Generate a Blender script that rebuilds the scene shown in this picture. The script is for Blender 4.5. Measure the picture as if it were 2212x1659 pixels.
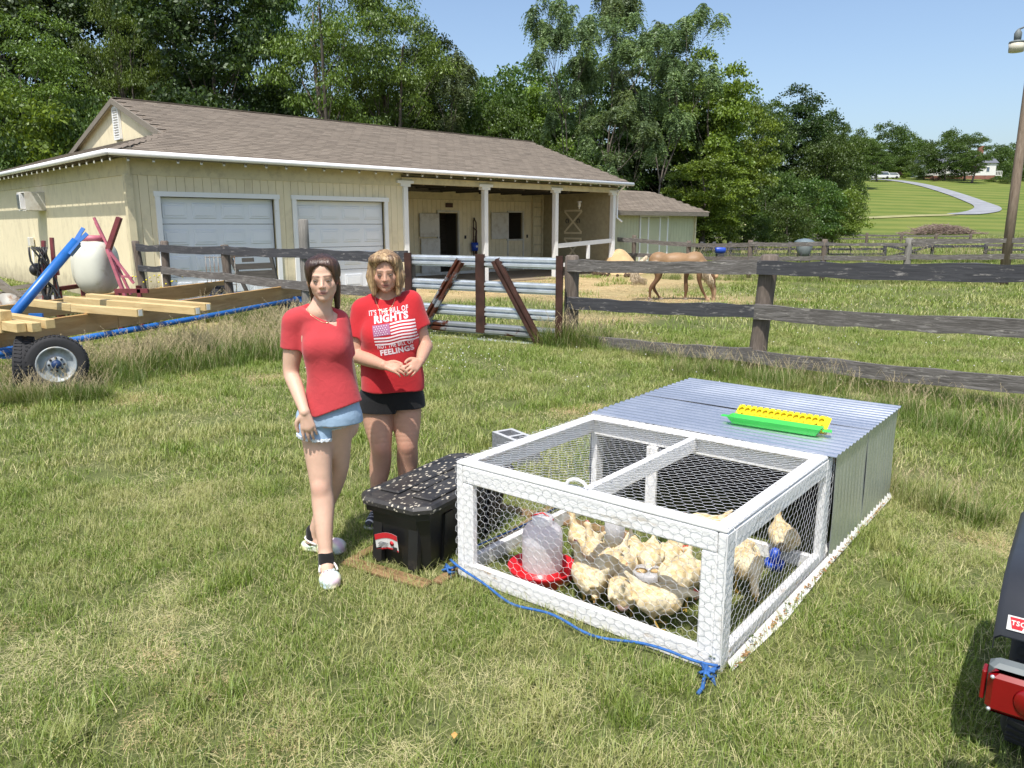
import bpy, math, random
import numpy as np
from mathutils import Vector, Matrix, Euler, noise as mnoise
from mathutils.bvhtree import BVHTree
random.seed(7); RNG = np.random.default_rng(11)
for o in list(bpy.data.objects): bpy.data.objects.remove(o)
scene = bpy.context.scene
COL = scene.collection
PI = math.pi

# ------------------------------------------------------------------ camera
F_PX, HORIZON, CAM_H, CX, CY = 1660.0, 485.0, 1.8, 1106.0, 829.5
PITCH = math.atan((CY-HORIZON)/F_PX)
cam_data = bpy.data.cameras.new('camera')
cam = bpy.data.objects.new('camera', cam_data); COL.objects.link(cam)
cam.location = (0, 0, CAM_H); cam.rotation_euler = (PI/2-PITCH, 0, 0)
cam_data.sensor_fit = 'HORIZONTAL'; cam_data.sensor_width = 36.0
cam_data.lens = 36.0*F_PX/2212.0
cam_data.clip_start = 0.05; cam_data.clip_end = 3000
scene.camera = cam
scene.render.resolution_x = 1024; scene.render.resolution_y = 768

# ------------------------------------------------------------------ world, sun
SUN_EL = math.radians(62.0); SUN_DIR = Vector((-0.30, -0.95, 0)).normalized()
world = bpy.data.worlds.new('World'); scene.world = world; world.use_nodes = True
wn = world.node_tree.nodes; wl = world.node_tree.links
sky = wn.new('ShaderNodeTexSky'); sky.sky_type = 'NISHITA'; sky.sun_disc = False
sky.sun_elevation = SUN_EL
sky.sun_rotation = math.atan2(SUN_DIR.x, SUN_DIR.y)
sky.air_density = 1.0; sky.dust_density = 2.6; sky.ozone_density = 2.2; sky.altitude = 100
bg = wn['Background']; bg.inputs[1].default_value = 0.15
wl.new(sky.outputs[0], bg.inputs[0])
sun_d = bpy.data.lights.new('sun', 'SUN'); sun_d.energy = 4.3; sun_d.angle = math.radians(0.53); sun_d.color = (1.0, 0.955, 0.89)
sun = bpy.data.objects.new('sun', sun_d); COL.objects.link(sun)
to_sun = Vector((SUN_DIR.x*math.cos(SUN_EL), SUN_DIR.y*math.cos(SUN_EL), math.sin(SUN_EL)))
sun.rotation_euler = to_sun.to_track_quat('Z', 'Y').to_euler(); sun.location = (0, 0, 30)
scene.view_settings.view_transform = 'Standard'; scene.view_settings.look = 'None'
scene.view_settings.exposure = 0.40; scene.view_settings.gamma = 1.0
scene.view_settings.use_curve_mapping = False

# ------------------------------------------------------------------ placing helpers (photo measurements -> world points)
def ray(x, y):
    a = (x-CX)/F_PX; b = -(y-CY)/F_PX
    return Vector((a, math.cos(PITCH)+b*math.sin(PITCH), -math.sin(PITCH)+b*math.cos(PITCH)))
def at(x, y, z=0.0):
    d = ray(x, y); t = (z-CAM_H)/d.z; return Vector((0, 0, CAM_H))+d*t
def atY(x, y, Y):
    d = ray(x, y); return Vector((0, 0, CAM_H))+d*(Y/d.y)
def terrain(x, y):
    """height of the land: flat farmyard and paddocks, then a mown hill"""
    t = min(max((y-82-0.10*abs(x-60))/150.0, 0), 1.0)
    h = 15.6*(t*t*(3-2*t)*0.55+t*0.45)
    h -= 0.0009*max(0, x-118)**2*min(1, t*1.3)
    if y > 240: h -= (y-240)*0.02
    far = min(max((math.hypot(x, y)-60)/60, 0), 1)
    return max(h, -3)*far if y > 0 else 0.0
def atT(x, y):
    d = ray(x, y); o = Vector((0, 0, CAM_H)); t = 5.0
    while t < 900:
        p = o+d*t
        if p.z < terrain(p.x, p.y): break
        t *= 1.004
    return o+d*t

# ------------------------------------------------------------------ object helpers
def put(o, label=None, cat=None, group=None, kind=None):
    if label: o['label'] = label
    if cat: o['category'] = cat
    if group: o['group'] = group
    if kind: o['kind'] = kind
    return o
def thing(name, label, cat, loc=(0, 0, 0), rz=0.0, group=None):
    o = bpy.data.objects.new(name, None); COL.objects.link(o)
    o.location = loc; o.rotation_euler = (0, 0, rz); o.empty_display_size = 0.2
    return put(o, label, cat, group)
def inv(parent):
    m = Matrix.Identity(4)
    if parent is not None:
        m = Matrix.Translation(parent.location) @ Euler(parent.rotation_euler).to_matrix().to_4x4()
        if parent.parent is not None: m = parent.parent.matrix_basis @ m
    return m.inverted()
def link(name, me, parent=None, mat=None):
    o = bpy.data.objects.new(name, me); COL.objects.link(o)
    if mat is not None and not me.materials: me.materials.append(mat)
    if parent is not None: o.parent = parent
    return o
def copy_tree(o, parent=None):
    c = o.copy(); COL.objects.link(c); c.parent = parent
    for ch in o.children: copy_tree(ch, c)
    return c
def mesh_np(name, V, Fq, smooth=False, mat=None):
    """fast mesh from arrays; Fq (n,3) or (n,4)"""
    V = np.asarray(V, dtype=np.float32); Fq = np.asarray(Fq, dtype=np.int32)
    me = bpy.data.meshes.new(name); k = Fq.shape[1]
    me.vertices.add(len(V)); me.vertices.foreach_set('co', V.ravel())
    me.loops.add(Fq.size); me.loops.foreach_set('vertex_index', Fq.ravel())
    me.polygons.add(len(Fq)); me.polygons.foreach_set('loop_start', np.arange(0, Fq.size, k, dtype=np.int32))
    me.polygons.foreach_set('loop_total', np.full(len(Fq), k, dtype=np.int32))
    if smooth: me.polygons.foreach_set('use_smooth', np.ones(len(Fq), dtype=bool))
    me.update(calc_edges=True)
    if mat: me.materials.append(mat)
    return me

class MB:
    """collects shapes into ONE mesh"""
    def __init__(s): s.v = []; s.f = []; s.sm = []
    def add(s, vs, fs, smooth=False):
        n = len(s.v); s.v += [tuple(p) for p in vs]; s.f += [tuple(i+n for i in f) for f in fs]; s.sm += [smooth]*len(fs); return s
    def box(s, c, d, rot=None, bev=0.0, taper=1.0):
        hx, hy, hz = d[0]/2, d[1]/2, d[2]/2
        R = rot if rot is not None else Matrix.Identity(3)
        if not isinstance(R, Matrix): R = Euler(R).to_matrix()
        c = Vector(c)
        if bev <= 0:
            P = [(x*hx*(taper if z > 0 else 1), y*hy*(taper if z > 0 else 1), z*hz) for z in (-1, 1) for y in (-1, 1) for x in (-1, 1)]
            s.add([c+R@Vector(p) for p in P], [(0, 2, 3, 1), (4, 5, 7, 6), (0, 1, 5, 4), (2, 6, 7, 3), (0, 4, 6, 2), (1, 3, 7, 5)])
        else:
            b = min(bev, hx*.9, hy*.9, hz*.9); P = []; 
            for z in (-1, 1):
                for (a, e) in ((b, 0), (0, b)):
                    zz = z*(hz-(b if a else 0)) if False else z*(hz if e else hz-b)
                    ix, iy = hx-e, hy-e
                    P.append([(-ix, -iy+(b if not e else b), zz), (-ix+b, -iy, zz), (ix-b, -iy, zz), (ix, -iy+b, zz), (ix, iy-b, zz), (ix-b, iy, zz), (-ix+b, iy, zz), (-ix, iy-b, zz)])
            rings = [P[1], P[0], P[2], P[3]]
            vs = [c+R@Vector(p) for r in rings for p in r]
            fs = [tuple(reversed(range(8))), tuple(range(24, 32))]
            for k in range(3):
                for i in range(8):
                    j = (i+1) % 8; fs.append((k*8+i, k*8+j, (k+1)*8+j, (k+1)*8+i))
            s.add(vs, fs)
        return s
    def bar(s, a, b, w, h, up=(0, 0, 1), bev=0.0):
        """box from a to b, w across, h along up"""
        a = Vector(a); b = Vector(b); x = (b-a); L = x.length; x.normalize()
        up = Vector(up); y = up.cross(x).normalized(); z = x.cross(y)
        R = Matrix((x, y, z)).transposed()
        return s.box((a+b)/2, (L, w, h), R, bev)
    def tube(s, pts, r, n=8, cap=True, smooth=True):
        pts = [Vector(p) for p in pts]; rs = r if isinstance(r, (list, tuple)) else [r]*len(pts)
        vs = []; prev = None
        for i, p in enumerate(pts):
            t = (pts[min(i+1, len(pts)-1)]-pts[max(i-1, 0)])
            t = t.normalized() if t.length > 1e-9 else Vector((0, 0, 1))
            if prev is None:
                ref = Vector((0, 0, 1)) if abs(t.z) < .9 else Vector((1, 0, 0)); x = ref.cross(t).normalized()
            else: x = (prev-t*prev.dot(t)).normalized()
            prev = x; y = t.cross(x)
            for k in range(n):
                a = 2*PI*k/n; vs.append(p+(x*math.cos(a)+y*math.sin(a))*rs[i])
        fs = []
        for i in range(len(pts)-1):
            for k in range(n):
                j = (k+1) % n; fs.append((i*n+k, i*n+j, (i+1)*n+j, (i+1)*n+k))
        if cap: fs.append(tuple(reversed(range(n)))); fs.append(tuple(range((len(pts)-1)*n, len(pts)*n)))
        return s.add(vs, fs, smooth)
    def lathe(s, prof, c=(0, 0, 0), axis=(0, 0, 1), n=24, smooth=True, cap=True):
        c = Vector(c); az = Vector(axis).normalized(); ref = Vector((0, 0, 1)) if abs(az.z) < .9 else Vector((1, 0, 0))
        ax = ref.cross(az).normalized(); ay = az.cross(ax); vs = []; fs = []
        for (r, h) in prof:
            for k in range(n):
                a = 2*PI*k/n; vs.append(c+az*h+(ax*math.cos(a)+ay*math.sin(a))*max(r, 1e-5))
        for i in range(len(prof)-1):
            for k in range(n):
                j = (k+1) % n; fs.append((i*n+k, i*n+j, (i+1)*n+j, (i+1)*n+k))
        if cap:
            if prof[0][0] > 1e-4: fs.append(tuple(reversed(range(n))))
            if prof[-1][0] > 1e-4: fs.append(tuple(range((len(prof)-1)*n, len(prof)*n)))
        return s.add(vs, fs, smooth)
    def ball(s, c, r, n=12, m=8, rot=None):
        r = r if isinstance(r, (tuple, list)) else (r, r, r); R = Euler(rot).to_matrix() if rot else Matrix.Identity(3); c = Vector(c)
        vs = [c+R@Vector((0, 0, -r[2]))]
        for i in range(1, m):
            a = -PI/2+PI*i/m
            for k in range(n):
                b = 2*PI*k/n; vs.append(c+R@Vector((r[0]*math.cos(a)*math.cos(b), r[1]*math.cos(a)*math.sin(b), r[2]*math.sin(a))))
        vs.append(c+R@Vector((0, 0, r[2]))); fs = []
        for k in range(n):
            j = (k+1) % n; fs.append((0, 1+j, 1+k)); fs.append((len(vs)-1, 1+(m-2)*n+k, 1+(m-2)*n+j))
        for i in range(m-2):
            for k in range(n):
                j = (k+1) % n; fs.append((1+i*n+k, 1+i*n+j, 1+(i+1)*n+j, 1+(i+1)*n+k))
        return s.add(vs, fs, True)
    def poly(s, pts, thick=None):
        n = len(pts)
        if thick is None: return s.add(pts, [tuple(range(n))])
        t = Vector(thick); vs = [Vector(p) for p in pts]+[Vector(p)+t for p in pts]
        fs = [tuple(reversed(range(n))), tuple(range(n, 2*n))]+[(i, (i+1) % n, (i+1) % n+n, i+n) for i in range(n)]
        return s.add(vs, fs)
    def mesh(s, name, mat=None, M=None):
        me = bpy.data.meshes.new(name)
        vs = [M@Vector(p) for p in s.v] if M is not None else s.v
        me.from_pydata(vs, [], s.f); me.polygons.foreach_set('use_smooth', s.sm); me.update()
        if mat: me.materials.append(mat)
        return me
    def build(s, name, mat, parent=None, world=False, kind=None, label=None):
        o = link(name, s.mesh(name, mat, inv(parent) if world else None), parent)
        if kind: o['kind'] = kind
        if label: o['label'] = label
        return o
# ------------------------------------------------------------------ materials
def nt(name):
    m = bpy.data.materials.new(name); m.use_nodes = True
    n = m.node_tree.nodes; l = m.node_tree.links; b = n['Principled BSDF']
    return m, n, l, b
def rgb(c): return (c[0], c[1], c[2], 1)
def coords(n, l, scale=(1, 1, 1), rnd=True, world=False, rot=(0, 0, 0)):
    tc = n.new('ShaderNodeTexCoord'); mp = n.new('ShaderNodeMapping'); mp.inputs['Scale'].default_value = scale
    mp.inputs['Rotation'].default_value = rot
    src = tc.outputs['Object']
    if world:
        g = n.new('ShaderNodeNewGeometry'); src = g.outputs['Position']
    if rnd and not world:
        oi = n.new('ShaderNodeObjectInfo'); mul = n.new('ShaderNodeVectorMath'); mul.operation = 'SCALE'
        cmb = n.new('ShaderNodeCombineXYZ')
        for k in range(3): l.new(oi.outputs['Random'], cmb.inputs[k])
        l.new(cmb.outputs[0], mul.inputs[0]); mul.inputs['Scale'].default_value = 41.0
        ad = n.new('ShaderNodeVectorMath'); l.new(src, ad.inputs[0]); l.new(mul.outputs[0], ad.inputs[1]); src = ad.outputs[0]
    l.new(src, mp.inputs[0]); return mp.outputs[0]
def noise(n, l, co, scale, detail=4, rough=.55, dist=0):
    t = n.new('ShaderNodeTexNoise'); t.inputs['Scale'].default_value = scale; t.inputs['Detail'].default_value = detail
    t.inputs['Roughness'].default_value = rough; t.inputs['Distortion'].default_value = dist; l.new(co, t.inputs['Vector']); return t.outputs[0]
def ramp(n, l, fac, stops):
    r = n.new('ShaderNodeValToRGB'); l.new(fac, r.inputs[0]); e = r.color_ramp.elements
    while len(e) > 1: e.remove(e[0])
    e[0].position = stops[0][0]; e[0].color = rgb(stops[0][1]) if len(stops[0][1]) == 3 else stops[0][1]
    for p, c in stops[1:]:
        q = e.new(p); q.color = rgb(c)
    return r.outputs[0]
def mixc(n, l, fac, a, b, mode='MIX'):
    m = n.new('ShaderNodeMix'); m.data_type = 'RGBA'; m.blend_type = mode
    for s, v in ((m.inputs[0], fac), (m.inputs[6], a), (m.inputs[7], b)):
        if isinstance(v, (int, float)): s.default_value = v
        elif isinstance(v, tuple): s.default_value = rgb(v)
        else: l.new(v, s)
    return m.outputs[2]
def bump(n, l, b, h, strength=.3, dist=.01):
    bp = n.new('ShaderNodeBump'); bp.inputs['Strength'].default_value = strength; bp.inputs['Distance'].default_value = dist
    l.new(h, bp.inputs['Height']); l.new(bp.outputs[0], b.inputs['Normal'])
def plain(name, c, rough=.6, metal=0.0, var=.12, scale=8, bmp=.0, dirt=None, dscale=3, dlo=.55, dhi=.75, spec=.5, alpha=None, sheen=0):
    m, n, l, b = nt(name); co = coords(n, l)
    c1 = tuple(x*(1-var) for x in c); c2 = tuple(min(1, x*(1+var)) for x in c)
    f = noise(n, l, co, scale); col = ramp(n, l, f, [(.3, c1), (.7, c2)])
    if dirt:
        d = noise(n, l, co, dscale, 8, .65); r = ramp(n, l, d, [(dlo, (0, 0, 0)), (dhi, (1, 1, 1))]); col = mixc(n, l, r, col, dirt)
    l.new(col, b.inputs['Base Color']); b.inputs['Roughness'].default_value = rough; b.inputs['Metallic'].default_value = metal
    b.inputs['Specular IOR Level'].default_value = spec
    if bmp: bump(n, l, b, noise(n, l, co, scale*3, 6, .7), bmp, .01)
    return m
def woodmat(name, c1, c2, c3, axis=0, scale=3.0, rough=.8, bmp=.5, stretch=14, worn=None):
    """grain runs along local axis"""
    m, n, l, b = nt(name); sc = [stretch]*3; sc[axis] = 1.0
    co = coords(n, l, tuple(sc)); f = noise(n, l, co, scale, 8, .65, .6)
    col = ramp(n, l, f, [(.28, c1), (.5, c2), (.72, c3)])
    co2 = coords(n, l); f2 = noise(n, l, co2, 1.3, 4, .6)
    col = mixc(n, l, ramp(n, l, f2, [(.4, (0, 0, 0)), (.7, (.7, .7, .7))]), col, c2)
    if worn:
        sc3 = [5]*3; sc3[axis] = 1.0
        f3 = noise(n, l, coords(n, l, tuple(sc3)), 5, 8, .7); col = mixc(n, l, ramp(n, l, f3, [(.57, (0, 0, 0)), (.68, (1, 1, 1))]), col, worn)
    l.new(col, b.inputs['Base Color']); b.inputs['Roughness'].default_value = rough
    bump(n, l, b, f, bmp, .006); return m
M = {}
M['siding'] = plain('siding', (.74, .65, .44), .75, var=.05, scale=1.2, dirt=(.50, .43, .29), dscale=1.6, dlo=.52, dhi=.85, bmp=.06)
def splash(m):
    # soil splashed on the lowest boards
    n = m.node_tree.nodes; l = m.node_tree.links; b = n['Principled BSDF']; src = b.inputs['Base Color'].links[0].from_socket; g = n.new('ShaderNodeNewGeometry'); sx = n.new('ShaderNodeSeparateXYZ'); l.new(g.outputs['Position'], sx.inputs[0])
    f = noise(n, l, g.outputs['Position'], 3.0, 6, .7); ad = n.new('ShaderNodeMath'); ad.operation = 'MULTIPLY_ADD'; l.new(f, ad.inputs[0]); ad.inputs[1].default_value = -1.1; l.new(sx.outputs[2], ad.inputs[2])
    mr = n.new('ShaderNodeMapRange'); l.new(ad.outputs[0], mr.inputs[0]); mr.inputs[1].default_value = .05; mr.inputs[2].default_value = -.55; mr.inputs[4].default_value = .75; l.new(mixc(n, l, mr.outputs[0], src, (.30, .25, .17)), b.inputs['Base Color'])
splash(M['siding'])
M['siding_back'] = plain('siding_back', (.36, .31, .19), .85)
M['siding_green'] = plain('siding_green', (.52, .52, .34), .75, var=.05, scale=1.5, dirt=(.40, .40, .28), dscale=2)
M['fascia'] = plain('fascia', (.62, .55, .36), .75, var=.08, scale=3, dirt=(.34, .29, .2), dscale=4, dlo=.5, dhi=.85)
M['old_wood'] = woodmat('old_wood', (.10, .085, .065), (.19, .165, .13), (.30, .27, .22), 0)
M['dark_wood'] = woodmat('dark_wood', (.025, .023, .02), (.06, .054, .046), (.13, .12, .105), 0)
M['white_paint'] = plain('white_paint', (.78, .78, .76), .45, var=.03, scale=2, dirt=(.50, .47, .40), dscale=6, dlo=.62, dhi=.85)
M['gutter'] = plain('gutter', (.82, .82, .82), .35, var=.03)
M['door_white'] = plain('door_white', (.74, .76, .78), .4, var=.03, scale=2, dirt=(.5, .46, .4), dscale=2.5, dlo=.66, dhi=.9)
M['stable_white'] = plain('stable_white', (.62, .60, .54), .6, var=.05, dirt=(.36, .29, .2), dscale=3, dlo=.5, dhi=.8)
M['dark'] = plain('dark', (.012, .012, .012), .9)
M['black_iron'] = plain('black_iron', (.03, .03, .032), .5, .4)
M['brown_leather'] = plain('brown_leather', (.07, .03, .018), .6)
M['barn_floor'] = plain('barn_floor', (.26, .20, .13), .95, var=.2, scale=2, bmp=.4)
def shingle_mat():
    m, n, l, b = nt('shingle'); a = n.new('ShaderNodeAttribute'); a.attribute_name = 'tint'
    oi = n.new('ShaderNodeObjectInfo'); ad = n.new('ShaderNodeMath'); ad.operation = 'ADD'; l.new(a.outputs['Fac'], ad.inputs[0]); l.new(oi.outputs['Random'], ad.inputs[1])
    fr = n.new('ShaderNodeMath'); fr.operation = 'FRACT'; l.new(ad.outputs[0], fr.inputs[0])
    col = ramp(n, l, fr.outputs[0], [(0, (.100, .080, .058)), (.35, (.165, .135, .100)), (.7, (.215, .178, .135)), (1, (.135, .108, .080))])
    co = coords(n, l, rnd=False); f = noise(n, l, co, 60, 3, .7); col = mixc(n, l, .45, col, ramp(n, l, f, [(.3, (.07, .055, .042)), (.7, (.30, .25, .195))]))
    l.new(col, b.inputs['Base Color']); b.inputs['Roughness'].default_value = .92; bump(n, l, b, f, .4, .004); return m
M['shingle'] = shingle_mat()
def leaf_mat(name, base, hue=.25, trans=.32):
    m, n, l, b = nt(name); n.remove(b)
    a = n.new('ShaderNodeAttribute'); a.attribute_name = 'tint'; oi = n.new('ShaderNodeObjectInfo')
    dk = tuple(x*(1-hue*1.5) for x in base); lt = (base[0]*(1+hue*1.9), base[1]*(1+hue*1.5), base[2]*(1+hue*.4))
    col = ramp(n, l, a.outputs['Fac'], [(0, dk), (.55, base), (1, lt)])
    hs = n.new('ShaderNodeHueSaturation'); l.new(col, hs.inputs['Color'])
    mr = n.new('ShaderNodeMapRange'); l.new(oi.outputs['Random'], mr.inputs[0]); mr.inputs[3].default_value = .485; mr.inputs[4].default_value = .512; l.new(mr.outputs[0], hs.inputs['Hue'])
    mv = n.new('ShaderNodeMapRange'); l.new(oi.outputs['Random'], mv.inputs[0]); mv.inputs[3].default_value = .85; mv.inputs[4].default_value = 1.2; l.new(mv.outputs[0], hs.inputs['Value'])
    d = n.new('ShaderNodeBsdfDiffuse'); t = n.new('ShaderNodeBsdfTranslucent'); g = n.new('ShaderNodeBsdfGlossy'); g.inputs['Roughness'].default_value = .45
    l.new(hs.outputs[0], d.inputs[0]); tc = mixc(n, l, 1.0, hs.outputs[0], (1.25, 1.2, .45), 'MULTIPLY'); l.new(tc, t.inputs[0]); g.inputs[0].default_value = (.5, .55, .5, 1)
    m1 = n.new('ShaderNodeMixShader'); m1.inputs[0].default_value = trans; l.new(d.outputs[0], m1.inputs[1]); l.new(t.outputs[0], m1.inputs[2])
    m2 = n.new('ShaderNodeMixShader'); m2.inputs[0].default_value = .055; l.new(m1.outputs[0], m2.inputs[1]); l.new(g.outputs[0], m2.inputs[2])
    l.new(m2.outputs[0], n['Material Output'].inputs[0]); return m
M['leaf_dark'] = leaf_mat('leaf_dark', (.040, .072, .018), .38)
M['leaf_mid'] = leaf_mat('leaf_mid', (.075, .132, .024), .34)
M['leaf_locust'] = leaf_mat('leaf_locust', (.110, .175, .026), .34)
M['leaf_bright'] = leaf_mat('leaf_bright', (.145, .222, .030), .32)
M['leaf_ailanthus'] = leaf_mat('leaf_ailanthus', (.105, .155, .062), .38, .25)
M['leaf_red'] = leaf_mat('leaf_red', (.055, .018, .022), .3)
M['bark'] = woodmat('bark', (.05, .042, .034), (.12, .10, .08), (.20, .175, .145), 2, 3, .9, .8, 5)
M['bark_pale'] = woodmat('bark_pale', (.14, .12, .10), (.25, .22, .18), (.36, .33, .28), 2, 3, .9, .6, 5)
def grass_color(n, l, scale=1.0):
    g = n.new('ShaderNodeNewGeometry'); pos = g.outputs['Position']
    a = noise(n, l, pos, .55*scale, 5, .6, .4); b_ = noise(n, l, pos, 2.6*scale, 6, .7, .3)
    return a, b_, pos
def blade_mat(name, g1, g2, straw, strawy=.5, trans=.3):
    m, n, l, b = nt(name); n.remove(b)
    a, b_, pos = grass_color(n, l); oi = n.new('ShaderNodeObjectInfo')
    at_ = n.new('ShaderNodeAttribute'); at_.attribute_name = 'tint'
    col = mixc(n, l, at_.outputs['Fac'], g1, g2)
    sm = n.new('ShaderNodeMath'); sm.operation = 'ADD'; l.new(a, sm.inputs[0]); l.new(b_, sm.inputs[1])
    sm2 = n.new('ShaderNodeMath'); sm2.operation = 'MULTIPLY_ADD'; l.new(oi.outputs['Random'], sm2.inputs[0]); sm2.inputs[1].default_value = .22; l.new(sm.outputs[0], sm2.inputs[2])
    f = ramp(n, l, sm2.outputs[0], [(1.02-strawy*.3, (0, 0, 0)), (1.40-strawy*.3, (1, 1, 1))])
    # ColorRamp clamps at 1, so halve the range first
    half = n.new('ShaderNodeMath'); half.operation = 'MULTIPLY'; half.inputs[1].default_value = .5; l.new(sm2.outputs[0], half.inputs[0])
    f = ramp(n, l, half.outputs[0], [(.56-strawy*.12, (0, 0, 0)), (.70-strawy*.12, (.9, .9, .9))])
    col = mixc(n, l, f, col, straw)
    d = n.new('ShaderNodeBsdfDiffuse'); t = n.new('ShaderNodeBsdfTranslucent'); gl = n.new('ShaderNodeBsdfGlossy'); gl.inputs['Roughness'].default_value = .5; gl.inputs[0].default_value = (.6, .6, .6, 1)
    l.new(col, d.inputs[0]); l.new(mixc(n, l, 1.0, col, (1.1, 1.15, .6), 'MULTIPLY'), t.inputs[0])
    m1 = n.new('ShaderNodeMixShader'); m1.inputs[0].default_value = trans; l.new(d.outputs[0], m1.inputs[1]); l.new(t.outputs[0], m1.inputs[2])
    m2 = n.new('ShaderNodeMixShader'); m2.inputs[0].default_value = .05; l.new(m1.outputs[0], m2.inputs[1]); l.new(gl.outputs[0], m2.inputs[2])
    l.new(m2.outputs[0], n['Material Output'].inputs[0]); return m
M['blade'] = blade_mat('blade', (.110, .182, .022), (.265, .345, .062), (.40, .40, .155), .38)
M['blade_straw'] = plain('blade_straw', (.44, .41, .20), .8, var=.2, scale=3)
M['blade_long'] = blade_mat('blade_long', (.075, .135, .018), (.19, .27, .050), (.34, .33, .13), .15)
M['seed'] = plain('seed', (.46, .38, .22), .8, var=.2, scale=3)
def soil_mat():
    m, n, l, b = nt('ground'); g = n.new('ShaderNodeNewGeometry'); pos = g.outputs['Position']
    a = noise(n, l, pos, .55, 5, .6, .4); c = noise(n, l, pos, 9, 8, .75); d = noise(n, l, pos, 60, 6, .8)
    col = ramp(n, l, a, [(.35, (.055, .085, .02)), (.55, (.09, .12, .032)), (.72, (.19, .18, .08))])
    col = mixc(n, l, .5, col, ramp(n, l, c, [(.35, (.045, .07, .018)), (.65, (.18, .19, .075))]))
    col = mixc(n, l, .4, col, ramp(n, l, d, [(.35, (.03, .04, .012)), (.65, (.24, .25, .11))]))
    # hay and bare earth by the barn, the horse and the mown strip
    def blob(cx, cy, r, soft):
        s = n.new('ShaderNodeVectorMath'); s.operation = 'DISTANCE'; l.new(pos, s.inputs[0]); s.inputs[1].default_value = (cx, cy, 0)
        ad = n.new('ShaderNodeMath'); ad.operation = 'MULTIPLY_ADD'; l.new(c, ad.inputs[0]); ad.inputs[1].default_value = soft; l.new(s.outputs['Value'], ad.inputs[2])
        mr = n.new('ShaderNodeMapRange'); l.new(ad.outputs[0], mr.inputs[0]); mr.inputs[1].default_value = r+soft*.75; mr.inputs[2].default_value = r+soft*.25; return mr.outputs[0]
    hay = ramp(n, l, noise(n, l, pos, 5, 8, .75), [(.3, (.30, .22, .115)), (.5, (.46, .35, .185)), (.7, (.56, .45, .26))])
    for (cx, cy, r, soft, amt) in ((1.5, 24.5, 3.6, 4, .95), (-1.5, 22.0, 3.0, 4, .95), (2.8, 19.3, 2.2, 3, .6), (4.6, 19.0, 1.6, 3, .55), (5.5, 27, 3.5, 4, .6), (-6.5, 13.5, 1.6, 2.0, .7), (-9.5, 14.5, 3.0, 2.0, .7), (1.3, 15.0, .8, 3, .6)):
        f = blob(cx, cy, r, soft); k = n.new('ShaderNodeMath'); k.operation = 'MULTIPLY'; l.new(f, k.inputs[0]); k.inputs[1].default_value = amt
        col = mixc(n, l, k.outputs[0], col, hay)
    # far away the blades are no longer modelled: mown hill with stripes
    sx = n.new('ShaderNodeSeparateXYZ'); l.new(pos, sx.inputs[0])
    st = n.new('ShaderNodeMath'); st.operation = 'MULTIPLY_ADD'; l.new(sx.outputs[0], st.inputs[0]); st.inputs[1].default_value = .28
    l.new(sx.outputs[1], st.inputs[2]); w = n.new('ShaderNodeMath'); w.operation = 'MULTIPLY'; w.inputs[1].default_value = 1.02; l.new(st.outputs[0], w.inputs[0])
    wob = n.new('ShaderNodeMath'); wob.operation = 'MULTIPLY_ADD'; l.new(noise(n, l, pos, .03, 3), wob.inputs[0]); wob.inputs[1].default_value = 9; l.new(w.outputs[0], wob.inputs[2])
    sn = n.new('ShaderNodeMath'); sn.operation = 'SINE'; l.new(wob.outputs[0], sn.inputs[0])
    mrs = n.new('ShaderNodeMapRange'); l.new(sn.outputs[0], mrs.inputs[0]); mrs.inputs[1].default_value = -1
    lawn = mixc(n, l, mrs.outputs[0], (.085, .135, .026), (.165, .19, .045))
    lawn = mixc(n, l, .35, lawn, ramp(n, l, noise(n, l, pos, .12, 5, .6), [(.35, (.08, .125, .025)), (.65, (.20, .20, .06))]))
    mrl = n.new('ShaderNodeMapRange'); l.new(sx.outputs[1], mrl.inputs[0]); mrl.inputs[1].default_value = 92; mrl.inputs[2].default_value = 100
    col = mixc(n, l, mrl.outputs[0], col, lawn)
    l.new(col, b.inputs['Base Color']); b.inputs['Roughness'].default_value = 1; b.inputs['Specular IOR Level'].default_value = .1
    bump(n, l, b, c, .6, .05); return m
M['ground'] = soil_mat()
M['gravel'] = plain('gravel', (.24, .25, .265), .9, var=.2, scale=.5)
M['dry_path'] = plain('dry_path', (.26, .25, .11), .95, var=.2, scale=.6)
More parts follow.
